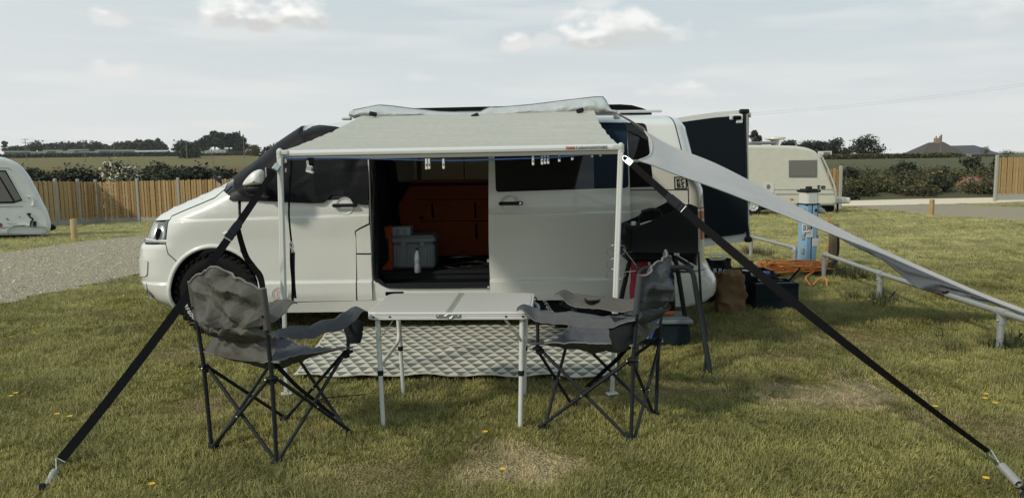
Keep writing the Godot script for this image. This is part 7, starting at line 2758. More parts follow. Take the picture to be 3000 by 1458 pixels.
# ---------------------------------------------------------------- things in the van
func build_interior_things() -> void:
	var c0 := Vector3(-1.09, 0.511, -6.98)
	var c1 := Vector3(-0.679, 0.756, -6.98)
	var fy := 0.49
	var o := thing("cool_box", "grey hard plastic cool box standing in the van's doorway", "cool box", Vector3((c0.x + c1.x) / 2, fy, -7.15))
	var w := c1.x - c0.x
	var mb := MB.new()
	var h := 0.225
	mb.box(Vector3(0, h / 2, 0), Vector3(w * 0.94, h, 0.34), 0.02)
	for x in [-0.33, -0.1, 0.12, 0.34]:
		mb.box(Vector3(x * w, h * 0.48, 0.17), Vector3(0.03, h * 0.85, 0.016), 0.005)
	obj("body", mb.done(), M.cool_grey, o)
	var ld := MB.new()
	ld.box(Vector3(0, h + 0.03, 0), Vector3(w * 1.0, 0.055, 0.37), 0.015)
	ld.box(Vector3(0, h + 0.062, 0), Vector3(w * 0.9, 0.016, 0.31), 0.006)
	for s in [-1.0, 1.0]:
		ld.box(Vector3(s * w * 0.20, h - 0.005, 0.183), Vector3(w * 0.13, 0.05, 0.018), 0.006)
	obj("lid", ld.done(), M.cool_grey, o)
	for s in [-1.0, 1.0]:
		var ht := MB.new()
		ht.lathe([Vector2(0.0, 0.008), Vector2(0.012, 0.006), Vector2(0.014, 0)], 10, Vector3(s * w * 0.47, h + 0.01, 0.186), Basis(Vector3.RIGHT, PI / 2))
		obj("lid_stud", ht.done(), M.dark_plastic, o)
	var k0 := Vector3(-0.996, 0.794, -7)
	var k := thing("carton", "small pale blue and white carton lying on the cool box lid", "box", Vector3(k0.x, fy + h + 0.0705, -7.12))
	var kb := MB.new()
	kb.box(Vector3(0, 0.036, 0), Vector3(0.175, 0.072, 0.2), 0.003)
	obj("box", kb.done(), M.pale_blue_print, k)
	var kp := MB.new()
	for x in [-0.03, 0.035]:
		kp.box(Vector3(x, 0.034, 0.1005), Vector3(0.04, 0.05, 0.002), 0.0)
	obj("printed_panel", kp.done(), M.cool_grey, k)
	var kt := MB.new()
	kt.box(Vector3(0, 0.072, 0.0), Vector3(0.172, 0.002, 0.198), 0.0)
	obj("top_flap", kt.done(), M.off_white, k)
	var b0 := Vector3(-0.816, 0.524, -6.68)
	var b := thing("water_bottle", "clear plastic water bottle standing before the cool box", "bottle", Vector3(b0.x, fy, -6.72))
	var bt := MB.new()
	bt.lathe([Vector2(0, 0), Vector2(0.025, 0.0), Vector2(0.03, 0.012), Vector2(0.029, 0.07), Vector2(0.025, 0.085), Vector2(0.029, 0.10), Vector2(0.029, 0.13), Vector2(0.022, 0.165), Vector2(0.012, 0.185), Vector2(0.012, 0.20)], 18)
	obj("bottle", bt.done(), M.bottle_plastic, b)
	var bl := MB.new()
	bl.lathe([Vector2(0.0295, 0.098), Vector2(0.03, 0.10), Vector2(0.03, 0.125), Vector2(0.0295, 0.127)], 18)
	obj("bottle_label", bl.done(), M.cool_grey, b)
	var bc := MB.new()
	bc.lathe([Vector2(0.014, 0.195), Vector2(0.014, 0.215), Vector2(0.0, 0.217)], 14)
	obj("cap", bc.done(), M.dark_plastic, b)
	var cb := MB.new()
	var q := []
	var r := RandomNumberGenerator.new()
	r.seed = 12
	for i in 26:
		var a := i * 0.62
		q.append(Vector3(-0.52 + 0.14 * cos(a) + 0.2 * i / 26.0, 0.50 + 0.02 * r.randf() + 0.09 * exp(-pow((i - 13) / 4.0, 2.0)), -7.0 + 0.12 * sin(a)))
	cb.tube(curve(q, 4), 0.006, 6)
	tag(obj("cable_heap", cb.done(), M.dark_plastic), "loose black cable lying on the van floor beside the cupboard", "cable")


# ---------------------------------------------------------------- bags, crates and what is in them
func crumpled(mb: MB, w: float, h: float, d: float, sd: float, amount: float, open_top: bool) -> void:
	mb.sheet(56, 36, func(u: float, v: float):
		var an := TAU * u
		var sq := pow(pow(absf(cos(an)), 3.5) + pow(absf(sin(an)), 3.5), -1.0 / 3.5)
		var belly := 1.0 - 0.18 * pow(v, 2.0) + 0.05 * sin(PI * v)
		var p := Vector3(cos(an) * sq * w * 0.5 * belly, h * v, sin(an) * sq * d * 0.5 * belly)
		var n := NC.get_noise_3d(p.x * 5.0 + sd, p.y * 6.0, p.z * 5.0) * amount + N1.get_noise_3d(p.x * 9.0, p.y * 9.0 + sd, p.z * 9.0) * amount * 0.5
		p.x += cos(an) * n
		p.z += sin(an) * n
		if open_top:
			p.y += smoothstep(0.8, 1.0, v) * 0.04 * N1.get_noise_2d(cos(an) * 1.5 + sd, sin(an) * 1.5)
		return p, 0.0, true)


func build_clutter() -> void:
	# charcoal bag with its arched lettering
	var at := Vector3(1.895, 0, -7.158)
	at = Vector3(2.02, 0, -7.75)
	var o := thing("charcoal_bag", "upright black charcoal bag with arched pale lettering and a cut-out handle", "bag", at)
	var mb := MB.new()
	crumpled(mb, 0.34, 0.44, 0.14, 2.0, 0.012, false)
	obj("bag", mb.done(), M.coal_bag, o)
	var hd := MB.new()
	hd.tube(bend([Vector3(-0.06, 0.44, 0.075), Vector3(-0.085, 0.465, 0.075), Vector3(-0.05, 0.485, 0.07), Vector3(0.05, 0.485, 0.07), Vector3(0.085, 0.465, 0.075), Vector3(0.06, 0.44, 0.075), Vector3(-0.06, 0.44, 0.075)], 0.015), 0.008, 6)
	obj("handle", hd.done(), M.white_print, o)
	var pr := MB.new()
	pr.sheet(10, 8, func(u: float, v: float): return Vector3(lerpf(-0.13, 0.14, u), lerpf(0.10, 0.31, v), 0.086 + 0.004 * N1.get_noise_2d(u * 5.0, v * 5.0)))
	obj("flame_print", pr.done(), M.coal_print, o)
	var word := "CARBON"
	for i in word.length():
		var a := lerpf(0.62, -0.62, i / 5.0)
		var l := obj("lettering", letters(word[i], 0.042, 0.002, true, true), M.white_print, o)
		l.position = Vector3(sin(-a) * 0.20, 0.335 + (cos(a) - 1.0) * 0.16, 0.092)
		l.rotation.z = a * 0.8
	var l2 := obj("lettering", letters("ONIT", 0.04, 0.002), M.white_print, o)
	l2.position = Vector3(0.02, 0.145, 0.095)
	l2.scale.x = 0.8
	# brown paper sack
	var p := thing("paper_sack", "crumpled brown paper sack with a rolled top beside the bumper", "bag", Vector3(2.03, 0, -7.22))
	var pm := MB.new()
	crumpled(pm, 0.25, 0.37, 0.2, 8.0, 0.024, true)
	obj("sack", pm.done(), M.brown_paper, p)
	var ptop := MB.new()
	ptop.sheet(24, 8, func(u: float, v: float):
		var an := TAU * u
		var r := lerpf(1.0, 0.5, v)
		return Vector3(cos(an) * 0.105 * r + 0.03 * v, 0.355 + 0.055 * v + 0.015 * N1.get_noise_2d(cos(an) * 2.0, sin(an) * 2.0 + v), sin(an) * 0.085 * r), 0.0, true)
	obj("rolled_top", ptop.done(), M.brown_paper, p)
	# dark crates
	for k in [["dark plastic crate standing behind, between the paper sack and the full crate", Vector3(2.34, 0, -7.66), 0.38, 0.34, 0.28, 0], ["dark blue-green plastic crate in front, full of kitchen tools", Vector3(2.49, 0, -7.46), 0.41, 0.255, 0.30, 1]]:
		var c := thing("crate", k[0], "crate", k[1], 0.03)
		var w: float = k[2]
		var h: float = k[3]
		var d: float = k[4]
		for s in [-1.0, 1.0]:
			var a := MB.new()
			a.box(Vector3(0, h / 2, s * (d / 2 - 0.005)), Vector3(w, h, 0.01), 0.003)
			a.box(Vector3(0, h - 0.02, s * (d / 2 + 0.004)), Vector3(w + 0.012, 0.012, 0.014), 0.003)
			a.box(Vector3(0, h * 0.46, s * (d / 2 + 0.003)), Vector3(w, 0.012, 0.012), 0.003)
			a.box(Vector3(0, h * 0.40, s * (d / 2 + 0.003)), Vector3(w, 0.008, 0.01), 0.003)
			obj("side", a.done(), M.crate_plastic, c)
			var b := MB.new()
			b.box(Vector3(s * (w / 2 - 0.005), h / 2, 0), Vector3(0.01, h - 0.002, d - 0.022), 0.003)
			obj("end", b.done(), M.crate_plastic, c)
		var f := MB.new()
		f.box(Vector3(0, 0.012, 0), Vector3(w - 0.022, 0.012, d - 0.022), 0.0)
		f.box(Vector3(0, h * 0.7, 0), Vector3(w - 0.03, 0.012, d - 0.03), 0.0)
		obj("base", f.done(), M.crate_plastic, c)
		var lipm := MB.new()
		lipm.box(Vector3(0, h + 0.003, d / 2 - 0.004), Vector3(w, 0.006, 0.012), 0.002)
		obj("rim", lipm.done(), M.grey_plastic if k[5] == 1 else M.crate_plastic, c)
	# contents
	var y1 := 0.24
	var g := thing("glass_bottle", "small clear bottle with a brown cap in the rear crate", "bottle", Vector3(2.345, 0.245, -7.62))
	var gm := MB.new()
	gm.lathe([Vector2(0, 0), Vector2(0.036, 0), Vector2(0.038, 0.02), Vector2(0.038, 0.11), Vector2(0.016, 0.15), Vector2(0.014, 0.17)], 18)
	obj("bottle", gm.done(), M.bottle_plastic, g)
	var gc := MB.new()
	gc.lathe([Vector2(0.016, 0.165), Vector2(0.016, 0.19), Vector2(0, 0.192)], 12)
	obj("cap", gc.done(), M.old_wood, g)
	var sp := thing("spray_bottle", "white squeeze bottle with a blue end lying across the crates", "bottle", Vector3(2.37, 0.315, -7.50), 0.0)
	var sm := MB.new()
	sm.tube([Vector3(-0.07, 0, 0), Vector3(-0.03, 0.0, 0), Vector3(0.06, 0.0, 0)], [0.014, 0.028, 0.028], 12)
	obj("bottle", sm.done(), M.off_white, sp)
	var sc := MB.new()
	sc.tube([Vector3(0.06, 0.0, 0), Vector3(0.11, 0.0, 0)], 0.0285, 12)
	obj("cap", sc.done(), M.blue_plastic, sp)
	var tr := MB.new()
	tr.box(Vector3(2.30, 0.345, -7.52), Vector3(0.16, 0.012, 0.03), 0.004, Basis(Vector3(0, 0, 1), -0.12))
	tag(obj("white_tongs", tr.done(), M.white_print), "white plastic tongs laid on the rear crate's edge", "tongs")
	var wt := MB.new()
	wt.box(Vector3(2.37, 0.27, -7.33), Vector3(0.11, 0.022, 0.02), 0.006, Basis(Vector3(0, 0, 1), -0.45))
	tag(obj("white_spatula", wt.done(), M.white_print), "white handle sticking out of the front crate's left corner", "utensil")
	var bt := MB.new()
	bt.tube(curve([Vector3(2.40, 0.27, -7.40), Vector3(2.46, 0.30, -7.42), Vector3(2.54, 0.27, -7.40)], 4), 0.02, 8)
	bt.box(Vector3(2.50, 0.30, -7.48), Vector3(0.17, 0.025, 0.05), 0.01, Basis(Vector3(0, 0, 1), 0.12))
	bt.box(Vector3(2.47, 0.265, -7.38), Vector3(0.2, 0.04, 0.12), 0.012, Basis(Vector3(0, 0, 1), -0.1))
	tag(obj("black_utensils", bt.done(), M.grill_black), "black barbecue tools heaped in the middle of the front crate", "utensil")
	var kn := thing("knife", "large knife with a wooden handle standing out of the front crate", "knife", Vector3(2.625, 0.25, -7.38))
	var k1 := MB.new()
	var kd := Basis(Vector3(0, 0, 1), -0.72)
	k1.box(kd * Vector3(0.012, 0.085, 0), Vector3(0.026, 0.15, 0.016), 0.006, kd)
	k1.box(kd * Vector3(0.02, 0.16, 0), Vector3(0.03, 0.02, 0.016), 0.006, kd)
	obj("handle", k1.done(), M.old_wood, kn)
	var k2 := MB.new()
	k2.box(kd * Vector3(-0.01, 0.09, 0), Vector3(0.018, 0.17, 0.006), 0.002, kd)
	obj("blade", k2.done(), M.grill_black, kn)
	# below and behind the barbecue
	var rc := MB.new()
	crumpled(rc, 0.13, 0.56, 0.12, 4.0, 0.014, true)
	tag(obj("red_bag", rc.done(), M.red_cloth, null, Vector3(0.965, 0.12, -5.9)), "tall red bag standing behind the back of the right chair", "bag")
	var bc := MB.new()
	crumpled(bc, 0.15, 0.24, 0.1, 11.0, 0.02, true)
	tag(obj("blue_bag", bc.done(), M.blue_cloth, null, Vector3(1.17, 0.47, -6.1)), "dark blue fabric bag hanging behind the right chair's top", "bag")
	var kt := thing("folded_windbreak", "folded striped cloth in green, blue and yellow behind the right chair", "windbreak", Vector3(0.99, 0.12, -5.72))
	var ti := 0
	for c in [[M.green_cloth, 0.0, 0.05], [M.yellow_cloth, -0.012, 0.012], [M.pale_cloth, 0.002, 0.012], [M.blue_cloth, 0.022, 0.03]]:
		var m := MB.new()
		var lean := 0.12
		m.sheet(6, 16, func(u: float, v: float):
			var x: float = c[1] + (u - 0.5) * c[2] * (0.5 + 0.8 * v)
			return Vector3(x + lean * v, (0.40 if ti != 1 and ti != 2 else 0.30) * v, 0.012 * ti + 0.006 * N1.get_noise_2d(u * 3.0, v * 5.0)), 0.006)
		obj("stripe_panel", m.done(), c[0], kt)
		ti += 1
	var cb := thing("charcoal_bag", "small black charcoal bag with an orange band beside the grey lidded box", "bag", Vector3(1.21, 0.22, -6.12), 0.0)
	var cm := MB.new()
	crumpled(cm, 0.13, 0.33, 0.12, 14.0, 0.008, false)
	obj("bag", cm.done(), M.coal_bag, cb)
	var st := MB.new()
	st.box(Vector3(0.0, 0.02, 0.064), Vector3(0.115, 0.028, 0.004), 0.0)
	st.box(Vector3(-0.01, 0.29, 0.056), Vector3(0.07, 0.026, 0.004), 0.0, Basis(Vector3(0, 0, 1), -0.35))
	obj("orange_band", st.done(), M.orange_print, cb)
	var fl := MB.new()
	fl.lathe([Vector2(0.0, 0.003), Vector2(0.045, 0.002), Vector2(0.046, 0.0)], 16, Vector3(0.0, 0.095, 0.062), Basis(Vector3.RIGHT, PI / 2))
	obj("flame_print", fl.done(), M.coal_print, cb)
	var gb := thing("storage_box", "grey plastic storage box with a flat lid under the barbecue", "box", Vector3(1.14, 0, -6.08))
	var g1 := MB.new()
	g1.box(Vector3(0, 0.09, 0), Vector3(0.44, 0.18, 0.32), 0.02)
	obj("body", g1.done(), M.crate_plastic, gb)
	var g2 := MB.new()
	g2.box(Vector3(0, 0.195, 0), Vector3(0.48, 0.035, 0.36), 0.01)
	g2.box(Vector3(0, 0.216, 0), Vector3(0.40, 0.01, 0.28), 0.004)
	obj("lid", g2.done(), M.grey_plastic, gb)


# ---------------------------------------------------------------- hookup post, rails, cables
func build_hookup() -> void:
	var base := Vector3(3.752, 0, -9.923)
	var o := thing("hookup_post", "blue electric hookup post with a white head and a black cap", "hookup post", base, 0.28)
	o.scale = Vector3(0.8, 1.0, 0.8)
	var H := 1.06
	for s in [-1.0, 1.0]:
		var mb := MB.new()
		mb.prism(round_poly([Vector2(s * 0.012, -0.11), Vector2(s * 0.085, -0.11), Vector2(s * 0.125, -0.07), Vector2(s * 0.125, 0.07), Vector2(s * 0.085, 0.11), Vector2(s * 0.012, 0.11)], 0.008), -0.83, 0.05, Transform3D(Basis(Vector3.RIGHT, PI / 2), Vector3.ZERO))
		obj("column", mb.done(), M.post_blue, o)
	var gv := MB.new()
	gv.box(Vector3(0, 0.39, 0), Vector3(0.05, 0.88, 0.19), 0.0)
	obj("groove", gv.done(), M.post_dark_blue, o)
	var hd := MB.new()
	hd.prism(round_poly([Vector2(-0.115, -0.09), Vector2(-0.08, -0.115), Vector2(0.08, -0.115), Vector2(0.115, -0.09), Vector2(0.115, 0.09), Vector2(0.08, 0.115), Vector2(-0.08, 0.115), Vector2(-0.115, 0.09)], 0.01), -0.99, -0.845, Transform3D(Basis(Vector3.RIGHT, PI / 2), Vector3.ZERO))
	obj("head", hd.done(), M.off_white, o)
	var bnd := MB.new()
	bnd.box(Vector3(0, 0.838, 0), Vector3(0.262, 0.018, 0.24), 0.006)
	obj("band", bnd.done(), M.dark_plastic, o)
	var cp := MB.new()
	cp.box(Vector3(0, 1.0, 0), Vector3(0.27, 0.028, 0.26), 0.01)
	cp.box(Vector3(0, 1.018, 0), Vector3(0.2, 0.02, 0.2), 0.008)
	cp.lathe([Vector2(0.05, 1.02), Vector2(0.05, 1.05), Vector2(0.046, 1.058), Vector2(0, 1.06)], 16)
	obj("cap", cp.done(), M.dark_plastic, o)
	for k in [[-0.125, 0.75], [-0.125, 0.43], [-0.125, 0.25], [0.135, 0.41]]:
		var h := MB.new()
		h.box(Vector3(k[0], k[1], 0.06), Vector3(0.03, 0.075, 0.06), 0.006)
		obj("hinge", h.done(), M.galvanised, o)
	for k in [[-0.045, 0.47, 0.12, 0.10, M.off_white], [0.065, 0.355, 0.115, 0.10, M.off_white]]:
		var p := MB.new()
		p.box(Vector3(k[0], k[1], 0.113), Vector3(k[2], k[3], 0.008), 0.002)
		obj("notice", p.done(), k[4], o)
	var pl := MB.new()
	pl.box(Vector3(-0.12, 0.545, 0.124), Vector3(0.138, 0.118, 0.008), 0.003)
	var plate := obj("number_plate", pl.done(), M.white_print, o)
	for k in [["23", -0.154], ["24", -0.086]]:
		var tm := obj("lettering", letters(k[0], 0.058, 0.002), M.black_print, plate)
		tm.position = Vector3(k[1], 0.545, 0.129)
		tm.scale.x = 0.62
	var sc := MB.new()
	sc.lathe([Vector2(0.0, 0.012), Vector2(0.018, 0.012), Vector2(0.022, 0.0)], 14, Vector3(0.06, 0.76, 0.112), Basis(Vector3.RIGHT, PI / 2))
	obj("lock", sc.done(), M.dark_plastic, o)
	var pg := MB.new()
	pg.tube([Vector3(0.12, 0.76, 0.03), Vector3(0.17, 0.765, 0.05), Vector3(0.21, 0.745, 0.06), Vector3(0.27, 0.715, 0.07)], [0.05, 0.05, 0.035, 0.018], 12)
	pg.tube([Vector3(0.13, 0.83, 0.03), Vector3(0.13, 0.66, 0.03)], 0.03, 10)
	obj("socket_plug", pg.done(), M.grey_plastic, o)
	# orange cable: down from the plug, then a heap on the grass
	var cb := MB.new()
	var up := base + Vector3(0.21, 0.72, 0.0)
	var c0 := Vector3(3.39, 0, -9.54)
	var pts := [up, up + Vector3(0.07, -0.10, 0.02), up + Vector3(0.085, -0.25, 0.02), up + Vector3(0.03, -0.42, 0.03), up + Vector3(-0.04, -0.54, 0.05), up + Vector3(-0.10, -0.65, 0.10), up + Vector3(-0.22, -0.71, 0.16)]
	cb.tube(curve(pts, 6), 0.0085, 7)
	var r := RandomNumberGenerator.new()
	r.seed = 77
	var coil := []
	var ctr := Vector3(3.45, 0.0, -9.6)
	for i in 150:
		var a := i * 0.41 + 0.3 * sin(i * 0.37)
		var k := i / 150.0
		coil.append(ctr + Vector3(cos(a) * (0.30 + 0.12 * sin(i * 0.53)), 0.02 + 0.085 * absf(sin(i * 0.61)) * (0.4 + 0.6 * k) + 0.03 * k, sin(a) * (0.20 + 0.08 * cos(i * 0.71))))
	cb.tube(curve(coil, 4), 0.009, 7)
	for k in 5:
		var lp := []
		var o2 := ctr + Vector3(r.randf_range(-0.15, 0.2), 0, r.randf_range(-0.05, 0.1))
		for i in 17:
			var a := TAU * i / 16.0
			lp.append(o2 + Vector3(cos(a) * (0.27 + 0.03 * k), 0.05 + 0.10 * (0.5 + 0.5 * sin(a + k * 1.3)), sin(a) * 0.16))
		cb.tube(curve(lp, 3), 0.009, 7)
	cb.tube(curve([ctr + Vector3(-0.30, 0.05, 0.0), Vector3(3.199, 0, -9.626) + Vector3(0, 0.16, 0), Vector3(3.073, 0, -9.57) + Vector3(0, 0.18, 0), Vector3(2.905, 0, -9.389) + Vector3(0, 0.1, 0), Vector3(2.789, 0, -9.117) + Vector3(0, 0.02, 0)], 6), 0.0085, 7)
	cb.tube(curve([ctr + Vector3(0.25, 0.05, 0.12), Vector3(3.388, 0, -8.973) + Vector3(0, 0.05, 0), Vector3(3.295, 0, -8.583) + Vector3(0, 0.02, 0)], 6), 0.0085, 7)
	cb.tube(curve([Vector3(3.316, 0, -8.581) + Vector3(0, 0.02, 0), Vector3(3.473, 0, -8.791) + Vector3(0, 0.06, 0), Vector3(3.542, 0, -8.784) + Vector3(0, 0.06, 0), Vector3(3.473, 0, -8.568) + Vector3(0, 0.01, 0)], 6), 0.0085, 7)
	tag(obj("power_cable", cb.done(), M.orange_cable), "orange power cable heaped on the grass at the foot of the blue post", "cable")
	# the low tubular rails
	rail_run("short galvanised pipe rail left of the blue post", [Vector3(3.565, 0, -11.641), Vector3(3.683, 0, -10.152)], [0, 1], 0.255)
	rail_run("long galvanised pipe rail running from the blue post towards the right edge", [Vector3(3.728, 0, -9.311), Vector3(3.642, 0, -7.698), Vector3(3.617, 0, -5.721), Vector3(3.584, 0, -4.123)], [0, 1, 2, 3], 0.275)
	# wooden stake with a black water pipe
	var wb := Vector3(3.99, 0, -9.686)
	var w := thing("wooden_stake", "weathered wooden stake with a tap pipe beside the blue post", "post", wb)
	var wm := MB.new()
	wm.box(Vector3(0, 0.30, 0), Vector3(0.095, 0.62, 0.095), 0.008)
	obj("stake", wm.done(), M.old_wood, w)
	var tp := MB.new()
	tp.tube(curve([Vector3(0.02, 0.50, 0.07), Vector3(0.03, 0.30, 0.075), Vector3(0.0, 0.15, 0.08), Vector3(-0.09, 0.03, 0.10), Vector3(-0.11, -0.02, 0.1)], 5), 0.014, 8)
	obj("pipe", tp.done(), M.dark_plastic, w)
	var ta := MB.new()
	ta.tube([Vector3(0.02, 0.5, 0.07), Vector3(0.02, 0.56, 0.07)], 0.018, 8)
	ta.box(Vector3(0.02, 0.52, 0.08), Vector3(0.11, 0.02, 0.03), 0.006)
	ta.box(Vector3(0.075, 0.50, 0.085), Vector3(0.025, 0.05, 0.025), 0.006)
	obj("tap", ta.done(), M.steel, w)


func rail_run(label: String, posts: Array, legs: Array, h: float) -> void:
	var at: Vector3 = posts[0]
	var o := thing("pipe_rail", label, "railing", at)
	for i in posts.size():
		var p: Vector3 = posts[i] - at
		var m := MB.new()
		m.tube([p + Vector3(0, -0.05, 0), p + Vector3(0, h - 0.03, 0)], 0.026, 12)
		var post := obj("post", m.done(), M.galvanised, o)
		var f := MB.new()
		if i == 0 or i == posts.size() - 1:
			var to: Vector3 = (posts[1] - posts[0]).normalized() if i == 0 else (posts[i - 1] - posts[i]).normalized()
			f.tube(bend([p + Vector3(0, h - 0.11, 0), p + Vector3(0, h, 0), p + Vector3(0, h, 0) + to * 0.11], 0.04), 0.031, 12)
		else:
			var to2: Vector3 = (posts[i] - posts[i - 1]).normalized()
			f.tube([p + Vector3(0, h, 0) - to2 * 0.055, p + Vector3(0, h, 0) + to2 * 0.055], 0.031, 12)
			f.tube([p + Vector3(0, h - 0.09, 0), p + Vector3(0, h, 0)], 0.031, 12)
		f.ball(p + Vector3(-0.03, h - 0.06, 0.01), Vector3.ONE * 0.012, 7)
		obj("fitting", f.done(), M.galvanised, post)
		if i > 0:
			var q: Vector3 = posts[i - 1] - at
			var t := MB.new()
			t.tube([q + Vector3(0, h, 0), p + Vector3(0, h, 0)], 0.0225, 14)
			obj("pipe", t.done(), M.galvanised, o)


# ---------------------------------------------------------------- tie-down straps
func guy_strap(label: String, top: Vector3, end: Vector3, peg: Vector3, buckle_at: float, wide: float, twist: float, toward: Vector3) -> void:
	var o := thing("tie_down_strap", label, "strap", end)
	var at := end
	var d := (end - top).normalized()
	var eye := Vector3(0, 1.45, 0)
	var pts := []
	var ws := []
	for i in 41:
		var s := i / 40.0
		var p := top.lerp(end, s) + Vector3(0, -0.04 * 4.0 * s * (1.0 - s), 0)
		var w := d.cross(toward).normalized() * wide * lerpf(0.8, 1.0, minf(s * 3.0, 1.0))
		w = w.rotated(d, twist * smoothstep(0.2, 1.0, s))
		pts.append(p - at)
		ws.append(w)
	var mb := MB.new()
	mb.ribbon(pts, ws, 0.003)
	obj("webbing", mb.done(), M.webbing, o)
	var k := int(buckle_at * 40)
	var bb := Basis(ws[k].normalized(), d, ws[k].normalized().cross(d))
	var bk := MB.new()
	bk.box(pts[k], Vector3(wide * 1.12, 0.085, 0.016), 0.006, bb)
	bk.box(pts[k] + d * 0.055, Vector3(wide * 1.12, 0.03, 0.02), 0.005, bb)
	bk.box(pts[k] - d * 0.05, Vector3(wide * 0.8, 0.03, 0.014), 0.004, bb)
	var bo := obj("buckle", bk.done(), M.dark_trim, o)
	var bl := MB.new()
	bl.box(pts[k] + d * 0.075, Vector3(wide * 1.0, 0.004, 0.022), 0.001, bb)
	obj("buckle_bar", bl.done(), M.alu, bo)
	# hook plate at the leg
	var hk := MB.new()
	var hb := Basis(ws[0].normalized(), d, ws[0].normalized().cross(d))
	hk.box(pts[0] - d * 0.02, Vector3(wide * 0.9, 0.05, 0.02), 0.006, hb)
	hk.tube(bend([pts[0] - d * 0.04 - ws[0] * 0.4, pts[0] - d * 0.075 - ws[0] * 0.3, pts[0] - d * 0.075 + ws[0] * 0.3, pts[0] - d * 0.04 + ws[0] * 0.4], 0.012), 0.0045, 6)
	obj("hook", hk.done(), M.chrome, o)
	# triangle ring, spring and peg
	var side: Vector3 = ws[40]
	var e := (peg - end).normalized()
	var apex := end.lerp(peg, 0.27) - at
	var tr := MB.new()
	tr.tube(bend([-side * 0.55, side * 0.55, apex, -side * 0.55], 0.008), 0.0035, 7)
	obj("ring", tr.done(), M.chrome, o)
	var sp := MB.new()
	var a := end.lerp(peg, 0.36) - at
	var b := end.lerp(peg, 0.80) - at
	sp.tube([apex, a], 0.004, 6)
	var sx := e.cross(Vector3.UP).normalized()
	var sy := e.cross(sx)
	var hel := []
	for i in 22 * 10 + 1:
		var an := TAU * i / 10.0
		hel.append(a.lerp(b, i / 220.0) + (sx * cos(an) + sy * sin(an)) * 0.017)
	sp.tube(hel, 0.0034, 5)
	sp.tube([b, end.lerp(peg, 0.9) - at], 0.005, 6)
	obj("spring", sp.done(), M.galvanised, o)
	var pgm := MB.new()
	var pg := peg - at
	pgm.tube(bend([end.lerp(peg, 0.88) - at, pg + Vector3(0, 0.02, 0), pg + Vector3(0.0, -0.12, 0.02)], 0.02), 0.009, 7)
	pgm.box(pg + Vector3(0.01, 0.03, 0.02), Vector3(0.03, 0.06, 0.012), 0.004)
	obj("peg", pgm.done(), M.dark_trim, o)


